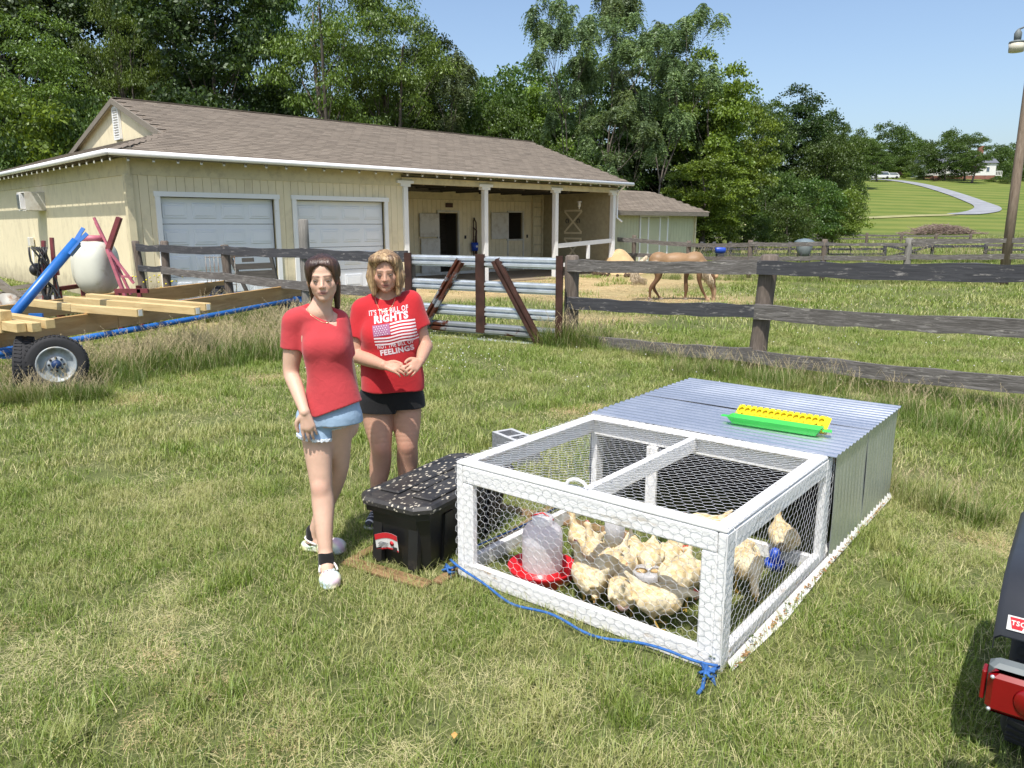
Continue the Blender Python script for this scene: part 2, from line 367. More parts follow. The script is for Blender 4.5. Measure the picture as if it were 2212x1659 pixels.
# ------------------------------------------------------------------ ground
def build_ground():
    ys = np.concatenate([np.linspace(-30, 80, 56), np.linspace(82, 330, 125), np.linspace(350, 1500, 24)])
    xs = np.concatenate([np.linspace(-900, -160, 12), np.linspace(-150, 260, 138), np.linspace(280, 1200, 14)])
    V = [(x, y, terrain(x, y)) for y in ys for x in xs]; nx = len(xs)
    Fq = [(j*nx+i, j*nx+i+1, (j+1)*nx+i+1, (j+1)*nx+i) for j in range(len(ys)-1) for i in range(nx-1)]
    o = link('ground', mesh_np('ground', V, Fq, True, M['ground'])); put(o, kind='structure')
build_ground()
def ribbon(name, pts, ws, mat, lift=.05, kind='structure'):
    """strip that follows the terrain through photo-measured ground points"""
    P = [atT(*p) for p in pts]; out = []
    for i in range(len(P)-1):
        for k in range(8):
            t = k/8; p0 = P[max(i-1, 0)]; p1 = P[i]; p2 = P[i+1]; p3 = P[min(i+2, len(P)-1)]
            q = .5*((2*p1)+(-p0+p2)*t+(2*p0-5*p1+4*p2-p3)*t*t+(-p0+3*p1-3*p2+p3)*t**3); w = ws[i]*(1-t)+ws[i+1]*t
            out.append((q, w))
    out.append((P[-1], ws[-1])); mb = MB(); vs = []; fs = []
    for i, (q, w) in enumerate(out):
        a = out[max(i-1, 0)][0]; c = out[min(i+1, len(out)-1)][0]; d = (c-a); nrm = Vector((-d.y, d.x, 0)).normalized()
        for s in (-1, -.5, 0, .5, 1):
            x = q.x+nrm.x*w*s/2; y = q.y+nrm.y*w*s/2; vs.append((x, y, terrain(x, y)+lift))
    for i in range(len(out)-1):
        for k in range(4): fs.append((i*5+k, i*5+k+1, (i+1)*5+k+1, (i+1)*5+k))
    mb.add(vs, fs, True); o = mb.build(name, mat); put(o, kind=kind); return o
ribbon('gravel_driveway', [(1880, 388), (1925, 390), (1990, 400), (2060, 420), (2110, 438), (2132, 448), (2128, 456), (2095, 462), (2050, 464)], [3, 3.4, 3.4, 3.4, 3.6, 4.0, 4.0, 3.0, 1.0], M['gravel'], .12)
ribbon('mown_path', [(2060, 465), (1950, 468), (1800, 475), (1650, 484), (1525, 490)], [2, 2.4, 2.4, 2.2, 2], M['dry_path'], .10)

# ------------------------------------------------------------------ trees
def leaves(C_, N_, size, aspect=.55, seed=0, tint=None, fold=True):
    """rhombic leaf faces at centres C_ with long axes N_; returns V,F"""
    r = np.random.default_rng(seed); n = len(C_)
    ax = N_/np.maximum(np.linalg.norm(N_, axis=1, keepdims=True), 1e-6)
    rv = r.normal(size=(n, 3)); rv[:, 2] *= .7; side = np.cross(ax, rv); side /= np.maximum(np.linalg.norm(side, axis=1, keepdims=True), 1e-6)
    L = (size*r.uniform(.6, 1.35, n))[:, None]; W = L*aspect
    P0 = C_-ax*L*.5; P1 = C_+side*W*.5; P2 = C_+ax*L*.5; P3 = C_-side*W*.5
    V = np.stack([P0, P1, P2, P3], 1).reshape(-1, 3); Fq = np.arange(4*n).reshape(n, 4)
    return V, Fq
def set_tint(me, vals):
    a = me.attributes.new('tint', 'FLOAT', 'FACE'); a.data.foreach_set('value', np.asarray(vals, dtype=np.float32))
def crown_mesh(name, mat, H, R, base, n_cl, cl_r, n_leaf, size, seed, shape='round', aspect=.5, droop=.35, flat=.75):
    """leaf clumps spread through the crown's volume; returns mesh and clump centres"""
    r = np.random.default_rng(seed); cen = []; tries = 0
    while len(cen) < n_cl and tries < 20000:
        tries += 1; p = r.uniform(-1, 1, 3); q = np.linalg.norm(p)
        if q > 1 or q < .35*(r.random()): continue
        t = (p[2]+1)/2; w = {'round': 1.0, 'tall': .85+.15*math.sin(t*PI), 'umbrella': .45+.55*t, 'cone': 1.05-.6*t}[shape]
        c = np.array([p[0]*R*w, p[1]*R*w, base+(H-base)*t])
        if any(np.linalg.norm((c-d)/np.array([1, 1, .8])) < cl_r*.62 for d in cen): continue
        cen.append(c)
    cen = np.array(cen); CC = []; NN = []; TT = []
    for c in cen:
        rr = cl_r*r.uniform(.65, 1.3); m = int(n_leaf*(rr/cl_r)**2)
        d = r.normal(size=(m, 3)); d /= np.linalg.norm(d, axis=1, keepdims=True); d[:, 2] = np.abs(d[:, 2])*1.1-.35
        # lumpy shell
        lump = 1+.28*np.sin(d[:, 0]*5+c[0])*np.sin(d[:, 1]*5+c[1]*2)+.18*r.normal(size=m)
        rad = rr*np.clip(r.random(m)**.35, .25, 1)*lump
        p = c+d*rad[:, None]*np.array([1, 1, flat])
        nn = d*np.array([1, 1, .4])+r.normal(size=(m, 3))*.55; nn[:, 2] -= droop
        CC.append(p); NN.append(nn); TT.append(np.clip(r.normal(.45, .2, m)+r.normal(0, .12), 0, 1))
    CC = np.concatenate(CC); NN = np.concatenate(NN); V, Fq = leaves(CC, NN, size, aspect, seed)
    me = mesh_np(name, V, Fq, False, mat); set_tint(me, np.concatenate(TT)); return me, cen
def trunk_mesh(name, mat, cen, H, r0, seed, forks=1, lean=.6, nb=16, top=.75):
    r = random.Random(seed); mb = MB(); px = 0; py = 0; pts = []
    n = 9
    for i in range(n):
        t = i/(n-1); pts.append(Vector((px, py, H*top*t))); px += r.uniform(-lean, lean)*H*.03; py += r.uniform(-lean, lean)*H*.03
    rs = [r0*(1-.8*(i/(n-1)))*(1.35 if i == 0 else 1) for i in range(n)]
    mb.tube(pts, rs, 9)
    if forks > 1:
        q = [pts[1]]; a = r.uniform(0, 6)
        for i in range(1, n): q.append(pts[1]+Vector((math.cos(a)*H*.05*i**.9, math.sin(a)*H*.03*i, (pts[min(i+1, n-1)].z-pts[1].z)*.95)))
        mb.tube(q, [r0*.7*(1-.8*i/(n)) for i in range(n)], 8)
    idx = sorted(range(len(cen)), key=lambda i: r.random())[:nb]
    for i in idx:
        c = Vector(cen[i]); h = min(max(c.z*.62, H*.18), H*top*.95); k = h/(H*top)*(n-1); a = pts[int(k)].lerp(pts[min(int(k)+1, n-1)], k-int(k))
        mid = a.lerp(c, .5)+Vector((r.uniform(-.4, .4), r.uniform(-.4, .4), -.25*abs(c.z-a.z)*.3)); rr = r0*(1-.8*k/(n-1))*.42
        mb.tube([a, a.lerp(mid, .55), mid, mid.lerp(c, .5), c], [rr, rr*.8, rr*.6, rr*.4, rr*.18], 6)
    return mb.mesh(name, mat)
KINDS = {}
def kind(k, *a, H=18, R=5, base=4, n_cl=60, cl_r=1.5, n_leaf=330, size=.30, mat='leaf_mid', bark='bark', r0=.3, seeds=(1,), shape='round', aspect=.5, droop=.35, flat=.75, forks=1, nb=16, top=.75):
    KINDS[k] = []
    for s in seeds:
        cm, cen = crown_mesh('crown', M[mat], H, R, base, n_cl, cl_r, n_leaf, size, s, shape, aspect, droop, flat)
        tm = trunk_mesh('trunk', M[bark], cen, H, r0, s, forks, nb=nb, top=top); KINDS[k].append((cm, tm, H, R))
kind('dark', H=20, R=5.5, base=3, n_cl=95, cl_r=1.5, n_leaf=330, size=.30, mat='leaf_dark', seeds=(3, 4), aspect=.6, r0=.33)
kind('locust', H=20, R=5, base=4, n_cl=70, cl_r=1.45, n_leaf=420, size=.24, mat='leaf_locust', seeds=(5, 6), aspect=.4, droop=1.0, r0=.32, forks=2, nb=22)
kind('bright', H=15, R=4.5, base=1.5, n_cl=85, cl_r=1.15, n_leaf=330, size=.25, mat='leaf_bright', seeds=(7, 8), aspect=.7, r0=.25)
kind('mid', H=13, R=5, base=1.0, n_cl=80, cl_r=1.35, n_leaf=300, size=.28, mat='leaf_mid', seeds=(9, 10, 11), aspect=.55, r0=.25)
kind('bush', H=5, R=3, base=.1, n_cl=44, cl_r=.9, n_leaf=300, size=.18, mat='leaf_mid', seeds=(12, 13), r0=.08, nb=8, top=.6)
kind('bushl', H=5, R=3, base=.1, n_cl=44, cl_r=.9, n_leaf=300, size=.18, mat='leaf_bright', seeds=(14,), r0=.08, nb=8, top=.6)
kind('lawn', H=8, R=5, base=2.0, n_cl=60, cl_r=1.1, n_leaf=240, size=.30, mat='leaf_mid', seeds=(15,), r0=.3, flat=.5, droop=.1)
kind('red', H=2.2, R=1.6, base=.2, n_cl=22, cl_r=.5, n_leaf=120, size=.16, mat='leaf_red', seeds=(16,), r0=.06, nb=4)
def ailanthus(seed, H=18, R=4.6):
    """tall tree of heaven: bare forking limbs that end in umbrella rosettes of long drooping fronds"""
    r = random.Random(seed); rn = np.random.default_rng(seed); mb = MB(); tips = []
    def grow(p, d, L, rad, depth):
        pts = [p]; q = p.copy(); dd = d.copy()
        for i in range(4):
            dd = (dd+Vector((r.uniform(-.16, .16), r.uniform(-.16, .16), .05))).normalized(); q = q+dd*L/4; pts.append(q.copy())
        mb.tube(pts, [rad*(1-.12*i) for i in range(5)], 7)
        if depth == 0: tips.append((q, dd)); return
        for k in range(r.choice((2, 3, 3))):
            a = r.uniform(0, 2*PI); sp = r.uniform(.35, .75); nd = (dd+Vector((math.cos(a)*sp, math.sin(a)*sp, r.uniform(-.1, .25)))).normalized()
            grow(q, nd, L*r.uniform(.62, .85), rad*.55, depth-1)
        if depth >= 2:
            a = r.uniform(0, 2*PI); m = pts[2]; grow(m, (Vector((math.cos(a), math.sin(a), .35))).normalized(), L*.55, rad*.35, depth-2)
    grow(Vector((0, 0, 0)), Vector((0, 0, 1)), H*.36, .20, 4)
    sx = R/max(max(abs(t[0].x), abs(t[0].y)) for t in tips); sz = H/max(t[0].z for t in tips)
    C_, N_, T_ = [], [], []
    for p, d in tips:
        p = Vector((p.x*sx, p.y*sx, p.z*sz)); tv = r.uniform(.3, .7)
        for f in range(r.randint(19, 27)):
            a = r.uniform(0, 2*PI); L = r.uniform(.6, 1.2); up = r.uniform(-.1, .7); base = p+Vector((r.uniform(-.3, .3), r.uniform(-.3, .3), r.uniform(-.55, .25)))
            for k in range(9):
                t = (k+1)/9; rad = L*t*(1-.25*t); z = up*L*t-.95*L*t*t; c = base+Vector((math.cos(a)*rad, math.sin(a)*rad, z))
                for s in (-1, 1):
                    dirn = Vector((-math.sin(a)*s+math.cos(a)*.45, math.cos(a)*s+math.sin(a)*.45, -.55))
                    C_.append(tuple(c+dirn*.09)); N_.append(tuple(dirn)); T_.append(min(1, max(0, tv+r.gauss(0, .16)+(.15 if up > .4 else 0))))
    V, Fq = leaves(np.array(C_), np.array(N_), .23, .36, seed); cm = mesh_np('crown', V, Fq, False, M['leaf_ailanthus']); set_tint(cm, T_)
    tm = mb.mesh('trunk', M['bark'], Matrix.Diagonal((sx, sx, sz, 1))); return cm, tm, H, R
KINDS['ailanthus'] = [ailanthus(21), ailanthus(24)]
def tree(xpx, Y, top, wpx, k, label, i=0, group=None, rz=None, cat='tree', name='tree', z0=None):
    g = atY(xpx, HORIZON, Y); zb = terrain(g.x, Y) if z0 is None else z0
    dist = math.hypot(1, 0)*Y
    H = atY(xpx, top, Y).z-zb; cm, tm, h0, r0 = KINDS[k][i % len(KINDS[k])]
    Rw = wpx/2/F_PX*Y*1.03; t = thing(name, label, cat, (g.x, Y, zb), random.uniform(0, 6.28) if rz is None else rz, group)
    for nm, me in (('crown', cm), ('trunk', tm)):
        o = link(nm, me, t); o.scale = (Rw/r0, Rw/r0, H/h0)
    return t
W1 = 'trees in the woods behind the barn'
tree(95, 39, 12, 270, 'locust', 'light green locust at far left with a pale forked trunk', 0, W1)
tree(40, 46, -190, 300, 'dark', 'tall dark tree cut by the left edge of the photo', 1, W1)
tree(215, 48, -170, 240, 'dark', 'dark tree with a straight trunk above the barn gable', 0, W1)
tree(300, 44, -60, 150, 'locust', 'yellow green locust crown just right of the barn gable peak', 1, W1)
tree(480, 43, -150, 290, 'dark', 'broad dense dark glossy tree behind the left half of the barn roof', 1, W1)
tree(395, 52, -150, 220, 'dark', 'dark tree filling the gap behind the dense glossy one', 0, W1)
tree(600, 53, -120, 160, 'mid', 'mid green tree right of the dense dark glossy one', 2, W1)
tree(720, 43, -160, 250, 'locust', 'tall locust with a forked leaning trunk above the barn ridge', 0, W1)
tree(850, 45, -60, 220, 'locust', 'feathery locust left of the gap of open sky', 1, W1)
tree(930, 52, 40, 170, 'dark', 'dark tree beside the open sky behind the feathery locust', 0, W1)
tree(985, 47, 118, 170, 'ailanthus', 'low tree of heaven right under the gap of open sky', 1, W1)
tree(1060, 50, 150, 200, 'mid', 'bushy green tree behind the right end of the barn ridge', 0, W1)
tree(1130, 62, 130, 240, 'mid', 'rounded green tree farther back below the open sky', 1, W1)
tree(1225, 42, -10, 190, 'ailanthus', 'tall tree of heaven with bare dark limbs against the sky', 0, W1)
tree(1320, 46, -40, 200, 'ailanthus', 'slender tree of heaven behind the tallest bare limbed one', 1, W1, 2.2)
tree(1410, 40, 5, 210, 'ailanthus', 'tree of heaven with a slim straight trunk behind the small shed', 0, W1, 4.0)
tree(1330, 40, 225, 190, 'ailanthus', 'shorter tree of heaven with drooping fronds over the barn roof corner', 1, W1, 1.0)
tree(1515, 50, 105, 190, 'bright', 'yellow green maple behind the shed, tallest right of the trees of heaven', 0, W1)
tree(1580, 54, 180, 160, 'bright', 'yellow green maple at the right shoulder of the woods', 1, W1)
tree(1440, 52, 190, 200, 'mid', 'dark green tree behind the shed ridge', 2, W1)
tree(1525, 46, 320, 170, 'bright', 'low bright maple just right of the shed roof', 1, W1)
tree(1700, 80, 188, 170, 'dark', 'big dark vine covered tree at the end of the woods', 0, W1)
tree(1640, 76, 200, 120, 'mid', 'mid green tree beside the vine covered one', 0, W1)
tree(1770, 86, 232, 100, 'mid', 'round shouldered tree right of the vine covered one', 1, W1)
tree(1780, 74, 300, 130, 'mid', 'leafy tree at the wood edge above the lawn', 2, W1)
tree(1820, 95, 275, 90, 'mid', 'small tree at the right tip of the woods', 0, W1)
UL = ['leftmost understory tree at the left edge behind the barn', 'understory tree left of the barn gable', 'understory tree right above the gable peak', 'understory tree behind the left third of the ridge', 'understory tree below the dense glossy tree', 'understory tree left of the forked locust', 'understory tree right of the forked locust', 'understory tree under the dark tree by the open sky', 'understory tree left of the low tree of heaven', 'understory tree under the low tree of heaven', 'understory tree left of the tallest tree of heaven', 'understory tree between the two tall trees of heaven', 'understory tree behind the slim trunk over the shed', 'understory tree under the yellow green maple', 'understory shrub tree at the right roof slope of the barn', 'understory shrub tree at the barn roof corner']
for i, (x, Y, top, w) in enumerate(((40, 52, 120, 260), (150, 50, 190, 220), (300, 56, 150, 220), (450, 58, 140, 240), (600, 56, 170, 220), (700, 60, 200, 220), (810, 50, 175, 190), (905, 50, 190, 160), (1000, 56, 200, 180), (1100, 48, 215, 160), (1200, 54, 240, 200), (1300, 52, 260, 200), (1400, 56, 250, 200), (1500, 58, 260, 200), (1210, 40, 330, 150), (1290, 44, 350, 160))):
    tree(x, Y, top, w, ('mid', 'dark', 'mid')[i % 3], UL[i], i, 'understory trees in the woods')
tree(1285, 51, 92, 210, 'mid', 'dense green tree behind the two tallest trees of heaven', 1, W1)
tree(1420, 50, 118, 170, 'dark', 'dark tree behind the slim trunked tree of heaven', 1, W1)
tree(1180, 50, 165, 150, 'bright', 'light green tree left of the tallest tree of heaven', 1, W1)
tree(-160, 44, -80, 300, 'dark', 'dark tree just outside the left edge of the photo', 1, W1)
tree(-420, 46, -40, 320, 'locust', 'locust well outside the left edge of the photo', 0, W1)
tree(-300, 60, 60, 380, 'mid', 'green tree outside the left edge of the photo', 1, W1)
BSH = 'bushes along the wood edge'
for i, (x, Y, top, w, k, lb) in enumerate(((1560, 52, 395, 90, 'bushl', 'light green bush right beside the shed'), (1650, 62, 360, 150, 'bush', 'wide round bush below the vine covered tree'), (1745, 66, 385, 120, 'bush', 'dark bush midway along the wood edge'), (1800, 68, 395, 130, 'bushl', 'bright bush at the tip of the wood edge by the lawn'), (1700, 60, 425, 110, 'bush', 'low bush in front of the wood edge'), (1610, 56, 440, 100, 'bush', 'low bush behind the paddock fence near the shed'), (70, 36, 215, 300, 'bushl', 'tall shrub rising behind the left end of the barn'), (200, 38, 205, 170, 'bush', 'shrub behind the gable of the barn'), (-40, 34, 240, 220, 'bush', 'shrub at the left edge of the photo'))):
    tree(x, Y, top, w, k, lb, i, BSH, cat='bush', name='bush')
FAR = 'distant trees on the hill'
for i, (x, Y, top, w, k, lb) in enumerate(((1862, 262, 296, 110, 'mid', 'distant tree behind the red shed'), (1902, 268, 264, 100, 'bush', 'tallest distant tree left of the farmhouse'), (1935, 275, 300, 100, 'mid', 'distant tree between the red shed and the farmhouse'), (1972, 282, 296, 90, 'bush', 'dark distant tree left behind the farmhouse'), (2165, 300, 308, 100, 'mid', 'distant tree right behind the farmhouse'), (2215, 290, 314, 110, 'bush', 'distant tree by the utility pole'), (2275, 280, 318, 110, 'mid', 'distant tree at the right edge of the photo'), (2225, 205, 352, 90, 'bush', 'nearer tree behind the utility pole'), (2310, 215, 345, 110, 'mid', 'distant tree just outside the right edge'), (1838, 170, 290, 90, 'mid', 'tree between the woods and the red shed'), (1842, 235, 330, 70, 'bush', 'dark tree left of the red shed'), (2130, 270, 312, 90, 'bush', 'dark distant tree between chimney and pole'), (1950, 250, 335, 110, 'bush', 'low dense tree behind the parked cars'), (1990, 246, 330, 100, 'mid', 'low tree left of the farmhouse wall'), (1905, 252, 340, 90, 'mid', 'low tree behind the white van'))):
    tree(x, Y, top, w, k, lb, i, FAR)
for (x, yb, top, w, lb) in ((1885, 392, 326, 62, 'round topped lawn tree by the head of the gravel driveway'), (2088, 396, 323, 72, 'round topped lawn tree in front of the white farmhouse')):
    p = atT(x, yb); tree(x, p.y, top, w, 'lawn', lb, 0, 'round lawn trees')
for (x, yb, top, w, k, lb) in ((1985, 389, 310, 62, 'bush', 'left one of the spreading trees hiding the farmhouse'), (2030, 390, 280, 90, 'bush', 'large spreading tree hiding the front of the farmhouse'), (2072, 390, 284, 78, 'mid', 'spreading tree left of the farmhouse chimney')):
    p = atT(x, yb); tree(x, p.y, top, w, k, lb, 0, FAR)
for (x, yb, top, w, k, lb) in ((2008, 392, 383, 22, 'red', 'dark red bush alone on the mown hill'), (1931, 386, 372, 18, 'red', 'dark red bush beside the parked van'), (1945, 386, 372, 22, 'bushl', 'green bush at the top of the driveway'), (2140, 393, 381, 44, 'bush', 'clipped hedge bush right of the farmhouse'), (2165, 397, 384, 36, 'bush', 'clipped hedge bush nearest the utility pole'), (1975, 386, 366, 40, 'bush', 'grey green bush left of the farmhouse lawn'), (2040, 386, 374, 50, 'bush', 'dark hedge under the farmhouse trees')):
    p = atT(x, yb); tree(x, p.y, top, w, k, lb, 0, 'garden bushes on the hill', cat='bush', name='bush')
for (x, y, top, w, lb) in ((1685, 498, 482, 22, 'tuft of scrub behind the far paddock fence'), (1335, 560, 533, 60, 'green weeds growing behind the sand pile'), (1275, 560, 538, 40, 'green weeds left of the sand pile by the porch rail')):
    p = at(x, y+8) if y < 545 else at(x, 572); tree(x, p.y, top, w, 'bushl', lb, 0, 'weed clumps', cat='weeds', name='weed_clump')
# ------------------------------------------------------------------ barn (local x along the front, local y into the building)
A_ = at(265, 327, 3.3); BA = math.radians(44.18)
barn = thing('barn', 'long cream barn with brown shingle roof, two white garage doors and an open porch', 'barn', (A_.x, A_.y, 0), BA)
S = .352; ZE = 3.3; YR = 5.0; ZR = ZE+YR*S; XL, XG, XR = -.25, 1.5, 17.35; YB = 14.5; YG = 9.2; SB = .27; ZG = ZE+(XG-XL)*S
board_cache = {}
def board_obj(x, y, z0, z1, w, th, ang, parent, mat, nm='board', seed=0):
    key = (round(w, 3), round(z1-z0, 3), mat)
    if key not in board_cache: board_cache[key] = MB().box((0, 0, (z1-z0)/2), (w, th, z1-z0), bev=.004).mesh('board', M[mat])
    o = link(nm, board_cache[key], parent); o.location = (x, y, z0); o.rotation_euler = (0, 0, ang); return o
def siding(a, b, z0, z1, parent, mat='siding', w=.203, zf=None, skip=(), th=.02, nm='board'):
    """boards between local points a and b; skip = list of (s0,s1,zlo,zhi) openings"""
    a = Vector((*a, 0)); b = Vector((*b, 0)); L = (b-a).length; d = (b-a)/L; ang = math.atan2(d.y, d.x); n = max(1, round(L/w)); ww = L/n
    for i in range(n):
        s = (i+.5)*ww; p = a+d*s; hi = zf(s) if zf else z1; spans = [(z0, hi)]
        for (s0, s1, zl, zh) in skip:
            if s0 < s < s1:
                new = []
                for (q0, q1) in spans:
                    if zl > q0: new.append((q0, min(q1, zl)))
                    if zh < q1: new.append((max(q0, zh), q1))
                spans = [q for q in new if q[1]-q[0] > .03]
        for q0, q1 in spans: board_obj(p.x, p.y, q0, q1, ww-.007, th, ang, parent, mat, nm)
def back(mb, a, b, z0, z1, th=.05, off=.035, skip=()):
    a = Vector((*a, 0)); b = Vector((*b, 0)); d = (b-a).normalized(); nrm = Vector((-d.y, d.x, 0)); L = (b-a).length
    cuts = sorted({0, L, *[c for s in skip for c in (s[0], s[1])]})
    for i in range(len(cuts)-1):
        s0, s1 = cuts[i], cuts[i+1]; m = (s0+s1)/2; sp = [(z0, z1)]
        for (q0, q1, zl, zh) in skip:
            if q0 < m < q1: sp = [t for t in ((z0, zl), (zh, z1)) if t[1]-t[0] > .02]
        for (zl, zh) in sp:
            c = a+d*m+nrm*(off); mb.box((c.x, c.y, (zl+zh)/2), (s1-s0, th, zh-zl), Euler((0, 0, math.atan2(d.y, d.x))))
WF = .45; WL = .2; PB = 4.0; XP = 7.5; XE = 17.0
wall = MB(); GSK = [(G_[0]-.2, G_[1]-.2, 0, 2.42) for G_ in ((.82, 3.58), (4.16, 6.86))]
back(wall, (WL, WF), (XP, WF), 0, 3.2, skip=GSK); back(wall, (WL, YB-.4), (WL, WF+.06), 0, 3.25, off=.035)
back(wall, (XP, WF+.07), (XP, PB), 0, 3.2, off=.03)
door_skip = [(11.62-XP, 12.5-XP, 0, 2.2), (15.02-XP, 15.8-XP, 1.25, 2.25)]
back(wall, (XP, PB), (XE, PB), 0, 3.25, skip=door_skip); back(wall, (XE, PB), (XE, WF+.1), 0, 3.25, off=-.035); 
back(wall, (XE, YB-.4), (XE, PB+.1), 0, 3.25, off=-.035); back(wall, (XE, YB-.4), (WL, YB-.4), 0, 3.25, off=-.035)
wall.build('wall', M['siding_back'], barn)
# dark stall interiors so the openings read as deep rooms
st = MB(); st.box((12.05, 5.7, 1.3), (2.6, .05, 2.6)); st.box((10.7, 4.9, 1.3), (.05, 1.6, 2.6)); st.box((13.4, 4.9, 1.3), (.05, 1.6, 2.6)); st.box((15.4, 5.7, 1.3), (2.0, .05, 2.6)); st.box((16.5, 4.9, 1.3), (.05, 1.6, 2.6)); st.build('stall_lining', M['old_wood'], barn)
G1 = (.82, 3.58, 2.42); G2 = (4.16, 6.86, 2.42)
siding((WL, WF), (XP, WF), 0, 2.86, barn, skip=[(G1[0]-WL-.1, G1[1]-WL+.1, 0, G1[2]+.08), (G2[0]-WL-.1, G2[1]-WL+.1, 0, G2[2]+.08)])
siding((WL, YB-.4), (WL, WF), 0, 2.86, barn, w=.21)
siding((XP+.012, WF+.05), (XP+.012, PB), 0, 2.86, barn)
siding((XP, PB), (XE, PB), 0, 2.66, barn, skip=[(a-.02, b+.02, c, d) for a, b, c, d in door_skip])
siding((XE, PB), (XE, WF+.1), 0, 2.86, barn)
tr = MB(); BZ = (2.86+3.22)/2
tr.box((3.85, WF-.005, BZ), (7.36, .05, .36)); tr.box((WL-.005, 7.2, BZ), (.05, 13.7, .36)); tr.box((12.25, PB-.02, 2.86), (9.4, .05, .38)); tr.box((XE-.02, 2.2, BZ), (.05, 3.4, .36))
tr.build('frieze_board', M['fascia'], barn)
tr = MB(); tr.box((WL-.02, WF-.02, 1.43), (.15, .15, 2.86)); tr.build('corner_board', M['old_wood'] if False else M['fascia'], barn)
# header beam over the porch
MB().box((12.3, WF+.02, 3.06), (9.7, .14, .26)).build('porch_beam', M['fascia'], barn)
raf = MB()
for i in range(34): raf.bar((.1+i*.52, -.02, ZE-.10), (.1+i*.52, .5, ZE-.10+.52*S), .045, .11)
for i in range(27): raf.bar((XL+.03, .2+i*.53, ZE-.10), (.25, .2+i*.53, ZE-.10+.5*S), .045, .11)
raf.build('rafter_tails', M['old_wood'], barn, kind='stuff')
tip = MB()
for i in range(34): tip.box((.1+i*.52, .03, ZE-.15), (.05, .02, .07))
for i in range(27): tip.box((XL+.05, .2+i*.53, ZE-.15), (.02, .05, .07))
tip.build('rafter_tips', M['white_paint'], barn, kind='stuff')
# porch ceiling joists and floor
j = MB()
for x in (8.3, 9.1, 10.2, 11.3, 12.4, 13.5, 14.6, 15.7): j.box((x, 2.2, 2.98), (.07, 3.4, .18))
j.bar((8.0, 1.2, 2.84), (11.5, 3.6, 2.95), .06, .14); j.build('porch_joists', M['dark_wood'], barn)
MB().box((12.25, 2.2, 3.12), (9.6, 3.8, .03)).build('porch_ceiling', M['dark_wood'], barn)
MB().box((12.3, 2.1, .02), (9.5, 4.1, .04)).build('porch_floor', M['barn_floor'], barn)
# roof deck
rf = MB(); t = .05
def pl(pts): rf.poly(pts, (0, 0, -t))
hy = (ZG-ZE)/S
pl([(XL, 0, ZE), (XR, 0, ZE), (XR, YR, ZR), (XG, YR, ZR), (XG, hy, ZG)])
pl([(XR, YG, ZG), (XG, YG, ZG), (XG, YR, ZR), (XR, YR, ZR)]); pl([(XR, YB, ZE), (XL, YB, ZE), (XG, YG, ZG), (XR, YG, ZG)])
pl([(XL, YB, ZE), (XL, 0, ZE), (XG, hy, ZG), (XG, YG, ZG)])
rf.build('roof', M['shingle'], barn)
# gable wall with boards and louvred vent
siding((XG+.12, YG-.2), (XG+.12, hy+.2), ZG-.05, ZR, barn, zf=lambda s: ZG-.05+min((s+.2)*SB, (YG-.2-s-hy)*S), w=.2)
gb = MB(); gb.poly([(XG+.16, hy, ZG-.02), (XG+.16, YG, ZG-.02), (XG+.16, YR, ZR-.05)], (.04, 0, 0)); gb.build('gable_backing', M['siding_back'], barn)
rk = MB(); rk.bar((XG-.02, hy-.05, ZG-.07), (XG-.02, YR, ZR-.07), .035, .14); rk.build('rake_board', M['old_wood'], barn); rk = MB(); rk.bar((XG-.02, YG+.05, ZG-.07), (XG-.02, YR, ZR-.075), .035, .14)
rk.build('rake_board', M['old_wood'], barn); rk = MB(); rk.bar((XR, 0, ZE-.08), (XR, YR, ZR-.08), .035, .14); rk.build('rake_board', M['old_wood'], barn)
sof = MB(); sof.poly([(XG, hy, ZG-.06), (XG+.13, hy, ZG-.06), (XG+.13, YR, ZR-.06), (XG, YR, ZR-.06)]); sof.poly([(XG, YG, ZG-.06), (XG+.13, YG, ZG-.06), (XG+.13, YR, ZR-.06), (XG, YR, ZR-.06)]); sof.build('soffit', M['fascia'], barn)
vent = MB(); vx = XG+.07; vz0, vz1 = ZG+.12, ZR-.22
for yy in (YR-.21, YR+.21): vent.box((vx, yy, (vz0+vz1)/2), (.07, .05, vz1-vz0))
for zz in (vz0, vz1): vent.box((vx, YR, zz), (.068, .46, .045))
vo = vent.build('gable_vent', M['white_paint'], barn)
for i in range(12):
    z = vz0+.05+i*(vz1-vz0-.1)/11; MB().box((vx, YR, z), (.055, .37, .02), (0, .6, 0)).build('slat', M['white_paint'], vo)
MB().box((vx+.035, YR, (vz0+vz1)/2), (.01, .38, vz1-vz0-.02)).build('vent_void', M['dark'], vo)
# shingles: nearest 300 as parts, the rest joined
sh_mesh = MB().box((0, 0, 0), (.325, .17, .020)).mesh('shingle', M['shingle']); put(barn)
cands = []; ang = math.atan(S); cs = math.cos(ang)
def in_front(x, y): return (x > XL+(y*1.0) if y < hy else x > XG) and x < XR
row = .148; nrow = int(YR/cs/row)+1
for r_ in range(nrow):
    sl = (r_+.5)*row; y = sl*cs; z = ZE+y*S
    if y > YR-.02: break
    x = XL-.1+(r_ % 3)*.11
    while x < XR:
        x += .335
        if in_front(x-.15, y) and x+.16 < XR: cands.append(('f', x, y, z, r_))
for r_ in range(int(1.75/cs/row)):
    x = XL+(r_+.5)*row*cs; z = ZE+(x-XL)*S; y = YB-.1-(r_ % 3)*.11
    while y > 0:
        y -= .335
        if y > (x-XL)*1.0+.15 and y < YB-(x-XL)*(YB-YG)/(XG-XL)-.1: cands.append(('l', x, y, z, r_))
Mb = Matrix.Translation(barn.location) @ Matrix.Rotation(BA, 4, 'Z')
def camd(c): return (Mb @ Vector(c[1:4])-Vector((0, 0, CAM_H))).length
